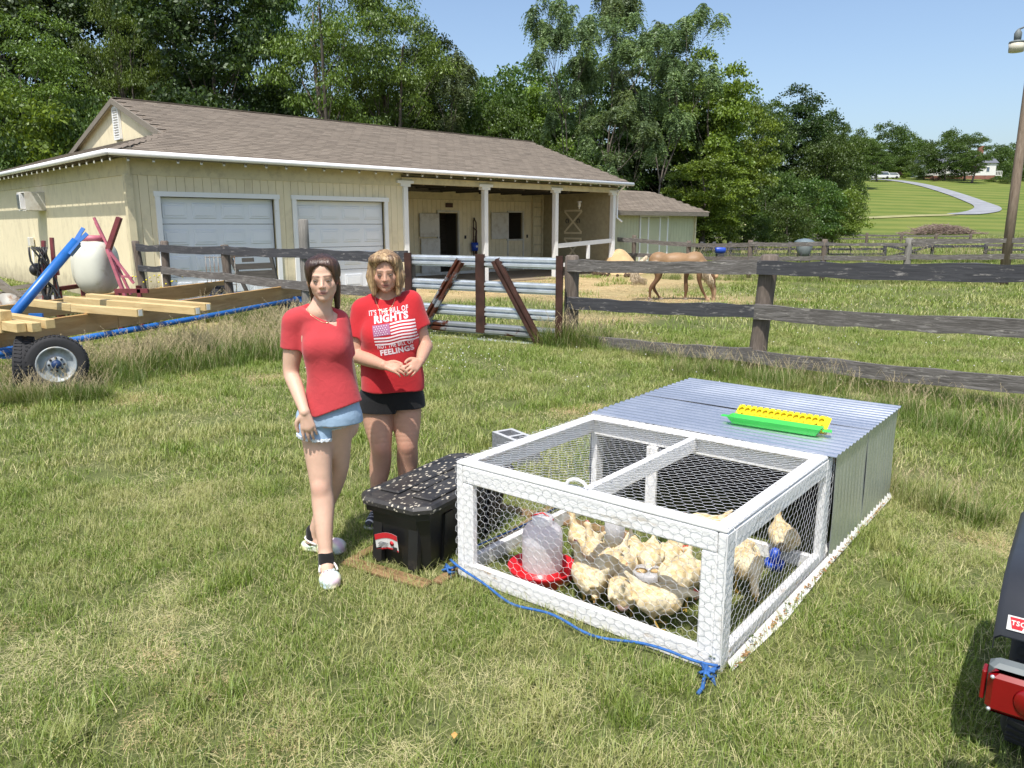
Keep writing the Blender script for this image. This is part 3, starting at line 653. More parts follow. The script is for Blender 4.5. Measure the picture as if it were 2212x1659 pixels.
order = sorted(range(len(cands)), key=lambda i: camd(cands[i])); near = set(order[:300])
def sh_mat(c):
    kd, x, y, z, r_ = c; w = random.uniform(-.006, .006)
    if kd == 'f': R = Euler((ang-.05, 0, 0)).to_matrix().to_4x4()
    else: R = (Matrix.Rotation(-ang+.05, 4, 'Y') @ Matrix.Rotation(PI/2, 4, 'Z'))
    n_ = Vector((0, -math.sin(ang), math.cos(ang))) if kd == 'f' else Vector((-math.sin(ang), 0, math.cos(ang)))
    return Matrix.Translation(Vector((x, y, z))+n_*(.012+w*.3)) @ R
rest = MB(); tint = []
bx = [Vector(v.co) for v in sh_mesh.vertices]; bf = [tuple(p.vertices) for p in sh_mesh.polygons]
for i, c in enumerate(cands):
    m_ = sh_mat(c)
    if i in near:
        o = link('shingle', sh_mesh, barn); o.matrix_local = m_
    else: rest.add([m_ @ v for v in bx], bf); tint += [random.random()]*len(bf)
o = rest.build('shingle_field', M['shingle'], barn, kind='stuff'); set_tint(o.data, tint)
cap = MB()
n_ = 40
for i in range(n_):
    a = Vector((XG, YR, ZR)).lerp(Vector((XR, YR, ZR)), i/n_); b_ = Vector((XG, YR, ZR)).lerp(Vector((XR, YR, ZR)), (i+1.05)/n_); cap.bar(a+Vector((0, 0, .016)), b_+Vector((0, 0, .022)), .2, .02)
for i in range(9):
    a = Vector((XL, 0, ZE)).lerp(Vector((XG+.2, hy, ZG)), i/9); b_ = Vector((XL, 0, ZE)).lerp(Vector((XG+.0, hy, ZG)), (i+1.05)/9); cap.bar(a+Vector((0, 0, .012)), b_+Vector((0, 0, .018)), .22, .012)
cap.build('ridge_caps', M['shingle'], barn)
gu = MB(); gu.tube([(XL-.06, -.08, ZE-.03), (8, -.08, ZE-.05), (XR+.1, -.08, ZE-.07)], .062, 8); gu.tube([(XL-.09, -.06, ZE-.03), (XL-.09, YB, ZE-.08)], .062, 8)
gu.tube([(17.05, -.05, ZE-.1), (17.08, .25, ZE-.3), (17.15, .40, ZE-.45), (17.15, .40, 2.05), (17.2, .2, 1.9)], .035, 8); gu.build('gutter', M['gutter'], barn)
MB().box((8.6, -.012, ZE-.06), (17.6, .02, .12)).build('fascia_board', M['old_wood'], barn)
# white porch posts with stepped capitals
for x in (7.56, 10.62, 13.85, 16.95):
    p = MB(); p.box((x, .44, 1.42), (.15, .15, 2.84)); o = p.build('porch_post', M['white_paint'], barn)
    q = MB(); q.box((x, .44, 2.89), (.34, .16, .09)); q.box((x, .44, 2.97), (.56, .17, .08)); q.build('capital', M['white_paint'], o)
rl = MB(); rl.bar((13.93, .44, 1.08), (16.87, .44, 1.22), .05, .15); rl.bar((13.93, .44, .42), (15.9, .44, .45), .04, .13); rl.box((15.6, .44, .85), (.1, .09, .5)); rl.build('porch_rail', M['white_paint'], barn)
# garage doors
def garage(x0, x1, zt):
    d = MB(); n = 4; hsec = (zt-.02)/n
    for i in range(n): d.box(((x0+x1)/2, WF+.12, .01+hsec*(i+.5)), (x1-x0, .04, hsec-.012), bev=.004)
    g = d.build('garage_door', M['door_white'], barn); m = (x1-x0)/4
    pm = MB().box((0, 0, 0), (m*.80, .016, hsec*.55), bev=.008); pm.box((0, -.010, 0), (m*.66, .014, hsec*.38), bev=.006); me = pm.mesh('raised_panel', M['door_white'])
    for i in range(n):
        for k in range(4):
            o = link('raised_panel', me, g); o.location = (x0+m*(k+.5), WF+.094, .01+hsec*(i+.5))
    t = MB(); t.box((x0-.05, WF-.03, zt/2), (.11, .05, zt)); t.box((x1+.05, WF-.03, zt/2), (.11, .05, zt)); t.box(((x0+x1)/2, WF-.034, zt+.05), (x1-x0+.26, .06, .11)); t.build('door_trim', M['white_paint'], barn)
    t = MB(); t.box(((x0+x1)/2, WF+.3, zt/2), (x1-x0, .02, zt)); t.build('door_void', M['dark'], barn)
garage(*G1); garage(*G2)
# stable door and window on the porch back wall
y = PB-.03
d = MB(); d.box((11.18, y-.04, 1.78), (.86, .04, .80), bev=.006); o = d.build('door_leaf', M['stable_white'], barn, label='open upper leaf of the stable door')
d = MB(); d.box((11.2, y-.05, .72), (.84, .04, 1.2), bev=.006); o = d.build('door_leaf', M['stable_white'], barn, label='open lower leaf of the stable door')
t = MB(); t.box((11.585, y, 1.12), (.06, .07, 2.24)); t.box((12.53, y, 1.12), (.06, .07, 2.24)); t.box((12.06, y, 2.26), (1.02, .072, .06)); t.build('door_frame', M['stable_white'], barn)
d = MB(); d.box((14.56, y-.04, 1.75), (.88, .04, .98), bev=.006); d.build('shutter', M['stable_white'], barn)
t = MB(); t.box((15.0, y, 1.75), (.05, .07, 1.04)); t.box((15.82, y, 1.75), (.05, .07, 1.04)); t.box((15.41, y, 2.28), (.87, .072, .05)); t.box((15.41, y, 1.22), (.95, .09, .06)); t.box((15.0, y, .62), (.05, .05, 1.14)); t.box((15.84, y, .62), (.05, .05, 1.14)); t.build('window_frame', M['stable_white'], barn)
t = MB(); t.box((12.1, y-.02, 2.47), (.34, .03, .15), bev=.02); t.build('door_plaque', M['brown_leather'], barn)
t = MB(); t.box((11.2, y-.02, .06), (6.3, .04, .16)); t.build('kick_board', M['stable_white'], barn)
for x in (12.85, 16.05): MB().box((x, y-.01, 1.35), (.07, .02, .12)).build('light_switch', M['black_iron'], barn)
# cross braced door with horseshoes on the porch end wall
x = XE-.03; t = MB(); y0, y1 = 1.82, 2.9
t.box((x, y0, 1.25), (.05, .09, 2.3)); t.box((x, y1, 1.25), (.05, .09, 2.3)); t.box((x-.002, (y0+y1)/2, 2.42), (.05, 1.17, .08)); t.build('door_frame', M['siding'], barn)
d = MB(); d.box((x, (y0+y1)/2, 1.9), (.03, .96, .92)); d.box((x, (y0+y1)/2, .78), (.03, .96, 1.1))
for (za, zb) in ((1.5, 2.3), (.35, 1.25)):
    d.bar((x-.025, y0+.1, za), (x-.025, y1-.1, zb), .07, .02, up=(1, 0, 0)); d.bar((x-.03, y0+.1, zb), (x-.03, y1-.1, za), .07, .02, up=(1, 0, 0))
    d.box((x-.022, (y0+y1)/2, za-.02), (.02, .9, .07)); d.box((x-.022, (y0+y1)/2, zb+.02), (.02, .9, .07))
do = d.build('braced_door', M['siding'], barn)
for yy in (2.08, 2.64):
    h = MB(); h.tube([(x-.05, yy+.07*math.cos(a), 1.93+.085*math.sin(a)) for a in [math.radians(-60+i*30) for i in range(11)]], .013, 6); h.build('horseshoe', M['black_iron'], do)
ld = MB(); ld.box((16.32, PB-.1, 1.45), (.05, .04, 2.9)); ld.box((16.86, PB-.1, 1.45), (.05, .04, 2.9))
lo = ld.build('wall_ladder', M['fascia'], barn)
for i in range(8): MB().box((16.59, PB-.11, .3+i*.36), (.5, .035, .05)).build('rung', M['fascia'], lo)
# things on the barn
def onbarn(name, label, cat, loc): 
    p = Mb @ Vector(loc); return thing(name, label, cat, p, BA)
a = onbarn('air_conditioner', 'window air conditioner sticking out of the left barn wall', 'air conditioner', (WL, 7.6, 2.2))
f = MB(); w = .8; f.box((-.25, 0, -.01), (.5, w, .03)); f.box((-.25, 0, .47), (.5, w, .03)); f.box((-.25, w/2, .23), (.5, .03, .48)); f.box((-.25, -w/2, .23), (.5, .03, .48)); f.build('sleeve', M['stable_white'], a)
MB().box((-.36, .1, .23), (.38, .30, .42), bev=.01).build('cabinet', M['white_paint'], a); g = MB()
for i in range(12): g.box((-.56, .1, .05+i*.033), (.012, .28, .012))
g.build('grille', M['black_iron'], a); MB().box((-.40, 0, .23), (.02, .74, .44)).build('rear_void', M['brown_leather'], a)
a = onbarn('meter_box', 'small grey electric box with a conduit on the left barn wall', 'electric box', (WL-.06, 8.9, 1.2))
MB().box((-.04, 0, .1), (.12, .22, .26), bev=.01).build('box', M['stable_white'], a); MB().tube([(-.02, 0, 0), (-.02, 0, -1.15)], .03).build('conduit', M['stable_white'], a)
a = onbarn('blue_bucket', 'blue plastic bucket hanging behind the middle porch post', 'bucket', (13.2, PB-.15, .85))
b = MB(); b.lathe([(.11, 0), (.13, .3), (.14, .3), (.12, 0)], (0, 0, 0), n=16); M['blue_plastic'] = plain('blue_plastic', (.02, .07, .42), .4); b.build('pail', M['blue_plastic'], a); MB().tube([(-.13, 0, .3), (-.06, 0, .48), (0, 0, .52), (.06, 0, .48), (.13, 0, .3)], .006, 5).build('handle', M['black_iron'], a)
MB().ball((0, -.125, .17), (.05, .01, .05)).build('round_mark', M['white_paint'], a)
for (xx, lb, hh) in ((9.75, 'dark leather halter hanging left of the stable door', 1.35), (13.35-.1, 'long leather harness hanging right of the stable door', 1.75)):
    a = onbarn('horse_tack', lb, 'horse tack', (xx, PB-.08, .25)); s_ = MB()
    s_.tube([(0, 0, hh), (-.06, -.02, hh-.1), (-.07, -.03, hh*.6), (-.05, -.02, .1)], .022, 6); s_.tube([(0, 0, hh), (.07, -.02, hh-.12), (.08, -.03, hh*.55), (.10, -.02, .0)], .022, 6); s_.tube([(-.06, 0, hh-.3), (.07, -.04, hh-.42), (.0, -.05, hh*.5), (.05, -.03, .3)], .03, 6); s_.build('straps', M['brown_leather'], a, kind=None)
    MB().ball((0, 0, hh+.02), .03, 8, 6).build('hook', M['black_iron'], a)
a = onbarn('hanging_feeder', 'small white bird feeder hanging under the porch ceiling', 'bird feeder', (15.6, .9, 2.42))
b = MB(); b.lathe([(.09, .16), (.1, .18), (.03, .2)], n=12); b.lathe([(.05, 0), (.05, .16)], n=10); b.lathe([(.02, -.08), (.03, 0)], n=8); b.build('feeder_body', M['stable_white'], a); MB().tube([(0, 0, .2), (0, 0, .6)], .004, 4).build('cord', M['black_iron'], a)
# ------------------------------------------------------------------ small shed right of the barn
sp = Mb @ Vector((17.75, 1.3, 0)); shed = thing('shed', 'small cream green shed with shingled roof right of the barn', 'shed', sp, BA)
SW, SD = 6.0, 3.6; w_ = MB(); back(w_, (0, 0), (SW, 0), 0, 2.25); back(w_, (SW, 0), (SW, SD), 0, 2.25, off=.035); back(w_, (0, SD), (0, 0), 0, 2.25, off=.035); back(w_, (SW, SD), (0, SD), 0, 2.25); w_.build('wall', M['siding_back'], shed)
siding((0, 0), (SW, 0), 0, 2.2, shed, 'siding_green', skip=[(2.0, 3.9, 0, 2.1)]); siding((SW, 0), (SW, SD), 0, 2.2, shed, 'siding_green')
d = MB(); d.box((2.95, -.02, 1.03), (1.88, .03, 2.06)); do = d.build('shed_door', M['siding_green'], shed); t = MB()
for xx in (2.0, 2.55, 3.35, 3.9): t.box((xx, -.045, 1.04), (.08, .03, 2.08))
t.box((2.95, -.047, 2.12), (1.98, .03, .07)); t.build('door_trim', M['white_paint'], do); MB().box((SW-.03, -.03, 1.1), (.09, .09, 2.2)).build('corner_board', M['fascia'], shed)
r2 = MB(); e = .4; zs = 2.3; rs = .42; zt = zs+(SD/2+e)*rs
r2.poly([(-.4, -e, zs), (SW+e, -e, zs), (SW-.9, SD/2, zt), (-.4, SD/2, zt)], (0, 0, -.05)); r2.poly([(SW+e, SD+e, zs), (-.4, SD+e, zs), (-.4, SD/2, zt), (SW-.9, SD/2, zt)], (0, 0, -.05)); r2.poly([(SW+e, -e, zs), (SW+e, SD+e, zs), (SW-.9, SD/2, zt)], (0, 0, -.05)); r2.build('roof', M['shingle'], shed)
a2 = math.atan(rs); c2 = math.cos(a2); rest = MB(); tint = []; cnt = []
for r_ in range(int((SD/2+e)/c2/.16)):
    yy = -e+(r_+.5)*.16*c2; z = zs+(yy+e)*rs; x = -.5+(r_ % 3)*.12
    while x < SW+e-.2-(yy+e)*.57:
        x += .345; m_ = Matrix.Translation((x-.02, yy, z+.012)) @ Euler((a2-.05, 0, 0)).to_matrix().to_4x4(); cnt.append(m_)
for i, m_ in enumerate(cnt):
    if i < 290: o = link('shingle', sh_mesh, shed); o.matrix_local = m_
    else: rest.add([m_ @ v for v in bx], bf); tint += [random.random()]*len(bf)
if rest.v: o = rest.build('shingle_field', M['shingle'], shed, kind='stuff'); set_tint(o.data, tint)
t = MB(); t.box((SW/2, -e-.01, zs-.07), (SW+.8, .03, .16)); t.box((SW+e+.01, SD/2, zs-.07), (.03, SD+.8, .16)); t.build('fascia_board', M['old_wood'], shed)
a = thing('shepherd_hook', 'thin black garden hook standing before the shed corner', 'garden hook', at(1471, 560)); MB().tube([(0, 0, 0), (0, 0, 1.5), (-.04, 0, 1.62), (-.12, 0, 1.64), (-.18, 0, 1.56), (-.16, 0, 1.5)], .012, 6).build('rod', M['black_iron'], a)
# ------------------------------------------------------------------ fences
def rail_mesh(L, h, th, seed, rough=.012):
    """weathered plank along local x with uneven edges"""
    r = random.Random(seed); n = max(4, int(L/.25)); vs = []; fs = []
    for i in range(n+1):
        x = L*i/n; a = r.uniform(-rough, rough); b = r.uniform(-rough, rough); sag = -.02*math.sin(PI*i/n)
        vs += [(x, -th/2, -h/2+a+sag), (x, th/2, -h/2+a*.7+sag), (x, th/2, h/2+b+sag), (x, -th/2, h/2+b*.7+sag)]
    for i in range(n):
        for k in range(4): j = (k+1) % 4; fs.append((i*4+k, (i+1)*4+k, (i+1)*4+j, i*4+j))
    fs += [(0, 1, 2, 3), (n*4+3, n*4+2, n*4+1, n*4)]
    return vs, fs
def add_rail(parent, a, b, h, th, mat, nm='rail', over=.0):
    a = Vector(a); b = Vector(b); d = (b-a).normalized(); a = a-d*over; b = b+d*over; L = (b-a).length
    vs, fs = rail_mesh(L, h, th, random.random()); mb = MB().add(vs, fs); y = Vector((0, 0, 1)).cross(d).normalized(); z = d.cross(y)
    Mx = Matrix.Translation(a) @ Matrix((d, y, z)).transposed().to_4x4()
    o = link(nm, mb.mesh(nm, M[mat]), parent); o.matrix_local = inv(parent) @ Mx; return o
def add_post(parent, x, y, h, w, mat, lean=(0, 0), rnd_=True, zb=None):
    zb = terrain(x, y) if zb is None else zb; mb = MB(); n = 6; r = random.Random(x*7+y)
    pts = [Vector((lean[0]*t, lean[1]*t, h*t)) for t in [i/n for i in range(n+1)]]
    if rnd_: mb.tube(pts+[pts[-1]+Vector((0, 0, .02))], [w*.55*(1+r.uniform(-.06, .06)) for _ in pts]+[w*.4], 9)
    else:
        for i in range(1): mb.bar(pts[0], pts[-1], w, w, up=(0, 1, 0), bev=.006)
    Z = Matrix.Rotation(PI/2, 4, 'Y')
    o = link('post', mb.mesh('post', M[mat]), parent); o.matrix_local = inv(parent) @ Matrix.Translation((x, y, zb)); return o
M['post_wood'] = woodmat('post_wood', (.055, .043, .033), (.12, .095, .075), (.21, .175, .145), 2, 4, .85, .7, 10)
M['post_grey'] = woodmat('post_grey', (.10, .095, .085), (.19, .18, .16), (.29, .28, .25), 2, 4, .85, .6, 10)
M['rail_dark'] = woodmat('rail_dark', (.022, .022, .025), (.045, .045, .05), (.085, .085, .09), 0, 3, .7, .5, 14, worn=(.30, .28, .26))
M['rail_worn'] = woodmat('rail_worn', (.04, .036, .03), (.115, .105, .095), (.24, .225, .21), 0, 5, .85, 1.0, 9, worn=(.36, .34, .30))
def zr(x, y, Y): return atY(x, y, Y).z
def fence(label, posts, rails, pw=.13, pmat='post_wood', name='rail_fence', group=None, th=.05, front=.09, rnd_=True):
    """posts: (xpx, Y, top_px, lean, mat); rails: (i, j, mat, (xi, y_top, y_bot), (xj, y_top, y_bot))"""
    p0 = atY(posts[0][0], HORIZON, posts[0][1]); f = thing(name, label, 'fence', (p0.x, p0.y, 0), 0, group); P = []
    for (x, Y, top, *r) in posts:
        g = atY(x, HORIZON, Y); h = zr(x, top, Y); P.append(Vector((g.x, g.y, 0)))
        w_ = r[2] if len(r) > 2 else pw; add_post(f, g.x, g.y, h+.0, w_, r[1] if len(r) > 1 else pmat, r[0] if r else (0, 0), rnd_)
    for (i, j, mat, (t0, b0), (t1, b1)) in rails:
        (x0, Y0), (x1, Y1) = posts[i][:2], posts[j][:2]; z0 = (zr(x0, t0, Y0)+zr(x0, b0, Y0))/2; z1 = (zr(x1, t1, Y1)+zr(x1, b1, Y1))/2
        h = abs(zr(x0, t0, Y0)-zr(x0, b0, Y0))*.5+abs(zr(x1, t1, Y1)-zr(x1, b1, Y1))*.5
        a = Vector((P[i].x, P[i].y, z0)); b = Vector((P[j].x, P[j].y, z1)); d = (b-a).normalized(); nrm = Vector((d.y, -d.x, 0))
        if nrm.y > 0: nrm = -nrm
        off = nrm*front
        add_rail(f, a+off, b+off, h, th, mat)
    return f
fence('dark weathered three rail fence in the foreground, right of the metal gate', [(1237, 11.75, 554, (0, 0), 'post_wood', .20), (1652, 9.45, 553, (.09, 0), 'post_wood', .20), (2420, 6.75, 556, (0, 0), 'post_wood', .17)],
      [(0, 1, 'rail_worn', (560, 585), (562, 590)), (0, 1, 'rail_dark', (641, 665), (656, 685)), (0, 1, 'rail_worn', (718, 744), (752, 779)),
       (1, 2, 'rail_dark', (562, 593), (569, 609)), (1, 2, 'rail_worn', (657, 687), (695, 735)), (1, 2, 'rail_worn', (754, 781), (824, 862))])
fence('weathered two rail fence in front of the garage doors with one tall grey post', [(885, 12.9, 560, (0, 0), 'post_wood', .15), (655, 14.0, 476, (0, 0), 'post_grey', .17), (487, 14.9, 531, (-.05, 0), 'post_wood', .15), (348, 15.6, 522, (.03, 0), 'post_wood', .14), (299, 15.9, 522, (-.10, 0), 'post_wood', .14)],
      [(0, 1, 'rail_dark', (541, 567), (537, 556)), (0, 1, 'rail_worn', (620, 642), (607, 626)), (1, 2, 'rail_dark', (537, 556), (531, 549)), (1, 2, 'rail_worn', (606, 626), (590, 606)), (2, 3, 'rail_dark', (531, 549), (528, 543)), (2, 3, 'rail_worn', (588, 604), (576, 590)), (3, 4, 'rail_dark', (528, 543), (527, 541)), (3, 4, 'rail_dark', (574, 587), (572, 584))])
fence('brown two rail paddock fence running behind the horse to the utility pole', [(1328, 30.6, 508), (1371, 30.3, 509), (1490, 29, 521), (1624, 26.6, 520), (1785, 25.0, 518), (1968, 24.3, 515, (0, 0), 'post_grey', .2), (2185, 23.4, 512), (2400, 22.4, 508)],
      [(0, 1, 'rail_worn', (512, 521), (514, 523)), (0, 1, 'rail_worn', (544, 551), (546, 554)), (1, 2, 'rail_worn', (514, 523), (524, 533)), (1, 2, 'rail_worn', (546, 554), (550, 558)), (2, 3, 'rail_worn', (525, 533), (524, 533)), (2, 3, 'rail_worn', (552, 560), (553, 562)), (3, 4, 'rail_worn', (523, 532), (522, 531)), (3, 4, 'rail_worn', (553, 562), (552, 562)), (4, 5, 'rail_worn', (524, 530), (524, 530)), (4, 5, 'rail_worn', (552, 562), (551, 561)), (5, 6, 'rail_worn', (517, 527), (514, 524)), (5, 6, 'rail_worn', (549, 560), (548, 559)), (6, 7, 'rail_worn', (514, 524), (509, 520)), (6, 7, 'rail_worn', (548, 559), (548, 560))], front=.07, pw=.16)
fence('dark paddock fence behind the feed bin with square posts', [(x, 39-.0025*(x-1520), 523 if x not in (1917, 2020) else 526) for x in (1518, 1545, 1580, 1636, 1709, 1790, 1917)],
      [(k, k+1, 'rail_dark', (535, 540), (535, 540)) for k in range(6)]+[(k, k+1, 'rail_dark', (546, 552), (546, 552)) for k in range(6)], pmat='rail_dark', pw=.16, front=.06)
fence('dark paddock fence right of the cross braced gate', [(2020, 38, 526), (2136, 37, 527), (2260, 36, 526)],
      [(0, 1, 'rail_dark', (529, 534), (528, 534)), (1, 2, 'rail_worn', (526, 532), (526, 532)), (1, 2, 'rail_dark', (537, 541), (536, 541))], pmat='rail_dark', pw=.16, front=.06)
fence('far brown paddock fence below the mown lawn', [(1500+i*75, 74-i*.5, 500+i*.7) for i in range(9)],
      [(k, k+1, 'rail_worn', (503+k*.7, 506.5+k*.7), (503.7+k*.7, 507.2+k*.7)) for k in range(8)]+[(k, k+1, 'rail_worn', (511+k*.6, 514+k*.6), (511.6+k*.6, 514.6+k*.6)) for k in range(8)], pw=.24, front=.05)
g0 = atY(1917, HORIZON, 38.2); g1 = atY(2020, HORIZON, 38); f = thing('paddock_gate', 'far wooden paddock gate with an X brace', 'gate', (g0.x, g0.y, 0))
za, zb = zr(1917, 530, 38), zr(1917, 556, 38); q = MB()
for z in (za, zb): q.bar((g0.x, g0.y-.1, z), (g1.x, g1.y-.1, z), .05, .14)
q.build('gate_rails', M['rail_worn'], f, world=True); q = MB(); q.bar((g0.x, g0.y-.13, za), (g1.x, g1.y-.13, zb), .04, .11); q.bar((g0.x, g0.y-.16, zb), (g1.x, g1.y-.16, za), .04, .11); q.build('cross_brace', M['rail_dark'], f, world=True)
# feed bin, tube gate, barrel
p = atY(1741, HORIZON, 37); M['bin_grey'] = plain('bin_grey', (.13, .15, .15), .6); M['bin_lid'] = plain('bin_lid', (.12, .16, .18), .6)
f = thing('feed_bin', 'round grey feed bin with a pale blue cone lid in the far paddock', 'feed bin', (p.x, p.y, 0)); z1 = zr(1741, 522, 37)
MB().lathe([(.22, .3), (.28, .45), (.44, z1-.02)], n=20).build('hopper', M['bin_grey'], f); MB().lathe([(.47, z1-.03), (.46, z1+.01), (.30, z1+.10), (.05, z1+.15)], n=20).build('lid', M['bin_lid'], f)
for k in range(4): a = PI/4+k*PI/2; MB().bar((.3*math.cos(a), .3*math.sin(a), 0), (.28*math.cos(a), .28*math.sin(a), .6), .04, .04, up=(0, 1, 0)).build('leg', M['rail_dark'], f)
p = atY(1794, HORIZON, 36); p2 = atY(1842, HORIZON, 36); f = thing('tube_gate', 'black tubular metal gate panel in the far paddock', 'gate', (p.x, p.y, 0)); L = p2.x-p.x; zt, zl = zr(1800, 530, 36), zr(1800, 549, 36)
MB().tube([(0, 0, zl), (0, 0, zt), (L*.92, 0, zt), (L, 0, zt-.08), (L, 0, zl), (0, 0, zl)], .03, 6).build('tube_frame', M['black_iron'], f); MB().tube([(0, 0, (zl+zt)/2), (L, 0, (zl+zt)/2)], .022, 6).build('crossbar', M['black_iron'], f)
p = atY(1559, HORIZON, 35); f = thing('plastic_barrel', 'blue plastic barrel lying behind the shed corner fence', 'barrel', (p.x, p.y, 0)); MB().lathe([(.13, -.22), (.15, -.18), (.15, .18), (.13, .22)], (0, 0, zr(1559, 540, 35)), axis=(1, 0, 0), n=16).build('drum', M['blue_plastic'], f)
MB().bar((0, 0, 0), (0, 0, zr(1559, 548, 35)), .3, .3, up=(0, 1, 0)).build('stand', M['rail_dark'], f)
p = atY(1790, HORIZON, 35.2)
# brush pile on the slope
c = atT(2035, 506); f = thing('brush_pile', 'long low heap of dry purplish branches below the mown lawn', 'brush pile', c); M['twig'] = plain('twig', (.27, .20, .17), .9, var=.3); q = MB(); r = random.Random(5); Wd = 165/F_PX*c.y
for i in range(1500):
    u = r.gauss(0, .27); u = max(-.5, min(.5, u)); hgt = 1.35*(1-(2*u)**2)*.9*(1 if u < 0 else .85); x = u*Wd; y = r.uniform(-1.2, 1.2); z = r.uniform(0, max(hgt, .15)); a = r.uniform(0, 6.28); L = r.uniform(.3, .9); e = r.uniform(-.5, .7)
    q.tube([(x, y, z), (x+math.cos(a)*L, y+math.sin(a)*L*.6, z+e*L*.5)], [.035, .015], 3, cap=False)
q.build('branches', M['twig'], f, kind='stuff')
# utility pole with lamp
g = at(2166, 616); pole = thing('utility_pole', 'tall brown wooden utility pole at the right edge', 'utility pole', g); q = MB(); q.tube([(0, 0, 0), (0, 0, 3), (0, 0, 6), (0, 0, 10.5)], [.14, .128, .115, .10], 12); q.build('pole', woodmat('pole_wood', (.11, .075, .05), (.22, .165, .12), (.32, .26, .2), 2, 3, .85, .7, 8), pole)
l = atY(2197, 92, g.y); lp = l-g; f = MB(); f.tube([(0, 0, lp.z+.3), (lp.x*.5, 0, lp.z+.45), (lp.x, 0, lp.z+.35)], .025, 8); lam = f.build('lamp_arm', M['bin_grey'], pole)
f = MB(); f.lathe([(.09, .02), (.1, .25), (.06, .32), (.03, .36)], (lp.x, 0, lp.z), n=16); f.lathe([(.21, -.02), (.20, .03), (.1, .06)], (lp.x, 0, lp.z), n=20); f.build('lamp_head', M['bin_grey'], lam)
M['lamp_lens'] = plain('lamp_lens', (.55, .52, .42), .25); MB().lathe([(.19, -.25), (.205, -.02)], (lp.x, 0, lp.z), n=20).build('lamp_lens', M['lamp_lens'], lam)
# ------------------------------------------------------------------ guard rail gate
M['galv'] = plain('galv', (.66, .70, .74), .36, .7, var=.15, scale=6, dirt=(.30, .28, .25), dscale=4, dlo=.6, dhi=.85)
def galv_sheet():
    m, n, l, b = nt('galv_sheet'); co = coords(n, l, rnd=False); v = n.new('ShaderNodeTexVoronoi'); v.inputs['Scale'].default_value = 70; l.new(co, v.inputs['Vector'])
    col = ramp(n, l, v.outputs['Distance'], [(0, (.52, .57, .64)), (.6, (.70, .73, .78))]); f = noise(n, l, co, 2.5, 4); col = mixc(n, l, .35, col, ramp(n, l, f, [(.3, (.55, .60, .68)), (.7, (.80, .82, .84))]))
    l.new(col, b.inputs['Base Color']); b.inputs['Metallic'].default_value = .88; r = n.new('ShaderNodeMapRange'); l.new(f, r.inputs[0]); r.inputs[3].default_value = .26; r.inputs[4].default_value = .42; l.new(r.outputs[0], b.inputs['Roughness']); return m
M['galv_sheet'] = galv_sheet()
M['rust'] = plain('rust', (.052, .022, .015), .7, .3, var=.45, scale=5, dirt=(.40, .39, .37), dscale=3, dlo=.66, dhi=.7)
M['rusty_galv'] = plain('rusty_galv', (.36, .38, .40), .4, .6, var=.12, scale=6, dirt=(.14, .05, .03), dscale=2.0, dlo=.5, dhi=.53)
gl = atY(884, HORIZON, 12.8); gr = atY(1219, HORIZON, 11.45); gl.z = gr.z = 0
gate = thing('guardrail_gate', 'galvanised guardrail gate with rusty diagonal braces behind the women', 'gate', gl); D = (gr-gl).normalized(); NN_ = Vector((D.y, -D.x, 0))
def wbeam(a, b, h, out, depth=.045):
    """single wave guard rail profile"""
    a = Vector(a); b = Vector(b); d = (b-a).normalized(); up = (Vector((0, 0, 1))-d*d.z).normalized() if abs(d.z) < .98 else Vector((1, 0, 0)); 
    s = d.cross(out).normalized(); 
    prof = [(-.5, 0), (-.40, .0), (-.32, 1), (-.12, 1), (.0, .1), (.12, 1), (.32, 1), (.40, 0), (.5, 0)]
    vs = []; fs = []; t = .006
    for p in (a, b):
        for (u, w) in prof: vs.append(p+s*u*h+out*w*depth)
        for (u, w) in prof: vs.append(p+s*u*h+out*(w*depth-t))
    n = len(prof); 
    for k in range(n-1): fs += [(k, k+1, 2*n+k+1, 2*n+k), (n+k+1, n+k, 3*n+k, 3*n+k+1), (k+1, k, n+k, n+k+1), (2*n+k, 2*n+k+1, 3*n+k+1, 3*n+k)]
    fs += [(0, 2*n, 3*n, n), (n-1, 2*n-1, 4*n-1, 3*n-1)]
    return MB().add(vs, fs)
for k, (yt, mat) in enumerate(((557.5, 'galv'), (613.6, 'galv'), (671.6, 'galv'), (710.6, 'rusty_galv'), (745.6, 'galv'))):
    z = zr(1219, yt, 11.45)-.085; a = gl+D*.02; b = gr-D*.02; wbeam((a.x, a.y, z), (b.x, b.y, z), .175, NN_).build('guard_rail', M[mat], gate, world=True, label='rusted guard rail fourth from the top' if k == 3 else None)
for (px, w, mat) in ((884, .13, 'rust'), (1041, .16, 'rust'), (1214, .11, 'rust')):
    t = (px-884)/(1219-884); Yp = 12.8+(11.45-12.8)*t; g = atY(px, HORIZON, Yp); lo = .12; z1 = zr(1219, 554, 11.45)+.01
    q = MB(); c_ = Vector((g.x, g.y, 0))+NN_*.065
    q.bar((c_.x, c_.y, lo), (c_.x, c_.y, z1), w, .03, up=NN_); q.build('gate_upright', M[mat], gate, world=True)
def gp(px, py): 
    t = (px-884)/(1219-884); Yp = 12.8+(11.45-12.8)*t; return atY(px, py, Yp)+NN_*.075
wbeam(gp(1000, 562), gp(918, 706), .17, NN_, .05).build('diagonal_brace', M['rusty_galv'], gate, world=True); wbeam(gp(1075, 562), gp(1178, 757), .17, NN_, .05).build('diagonal_brace', M['rust'], gate, world=True)
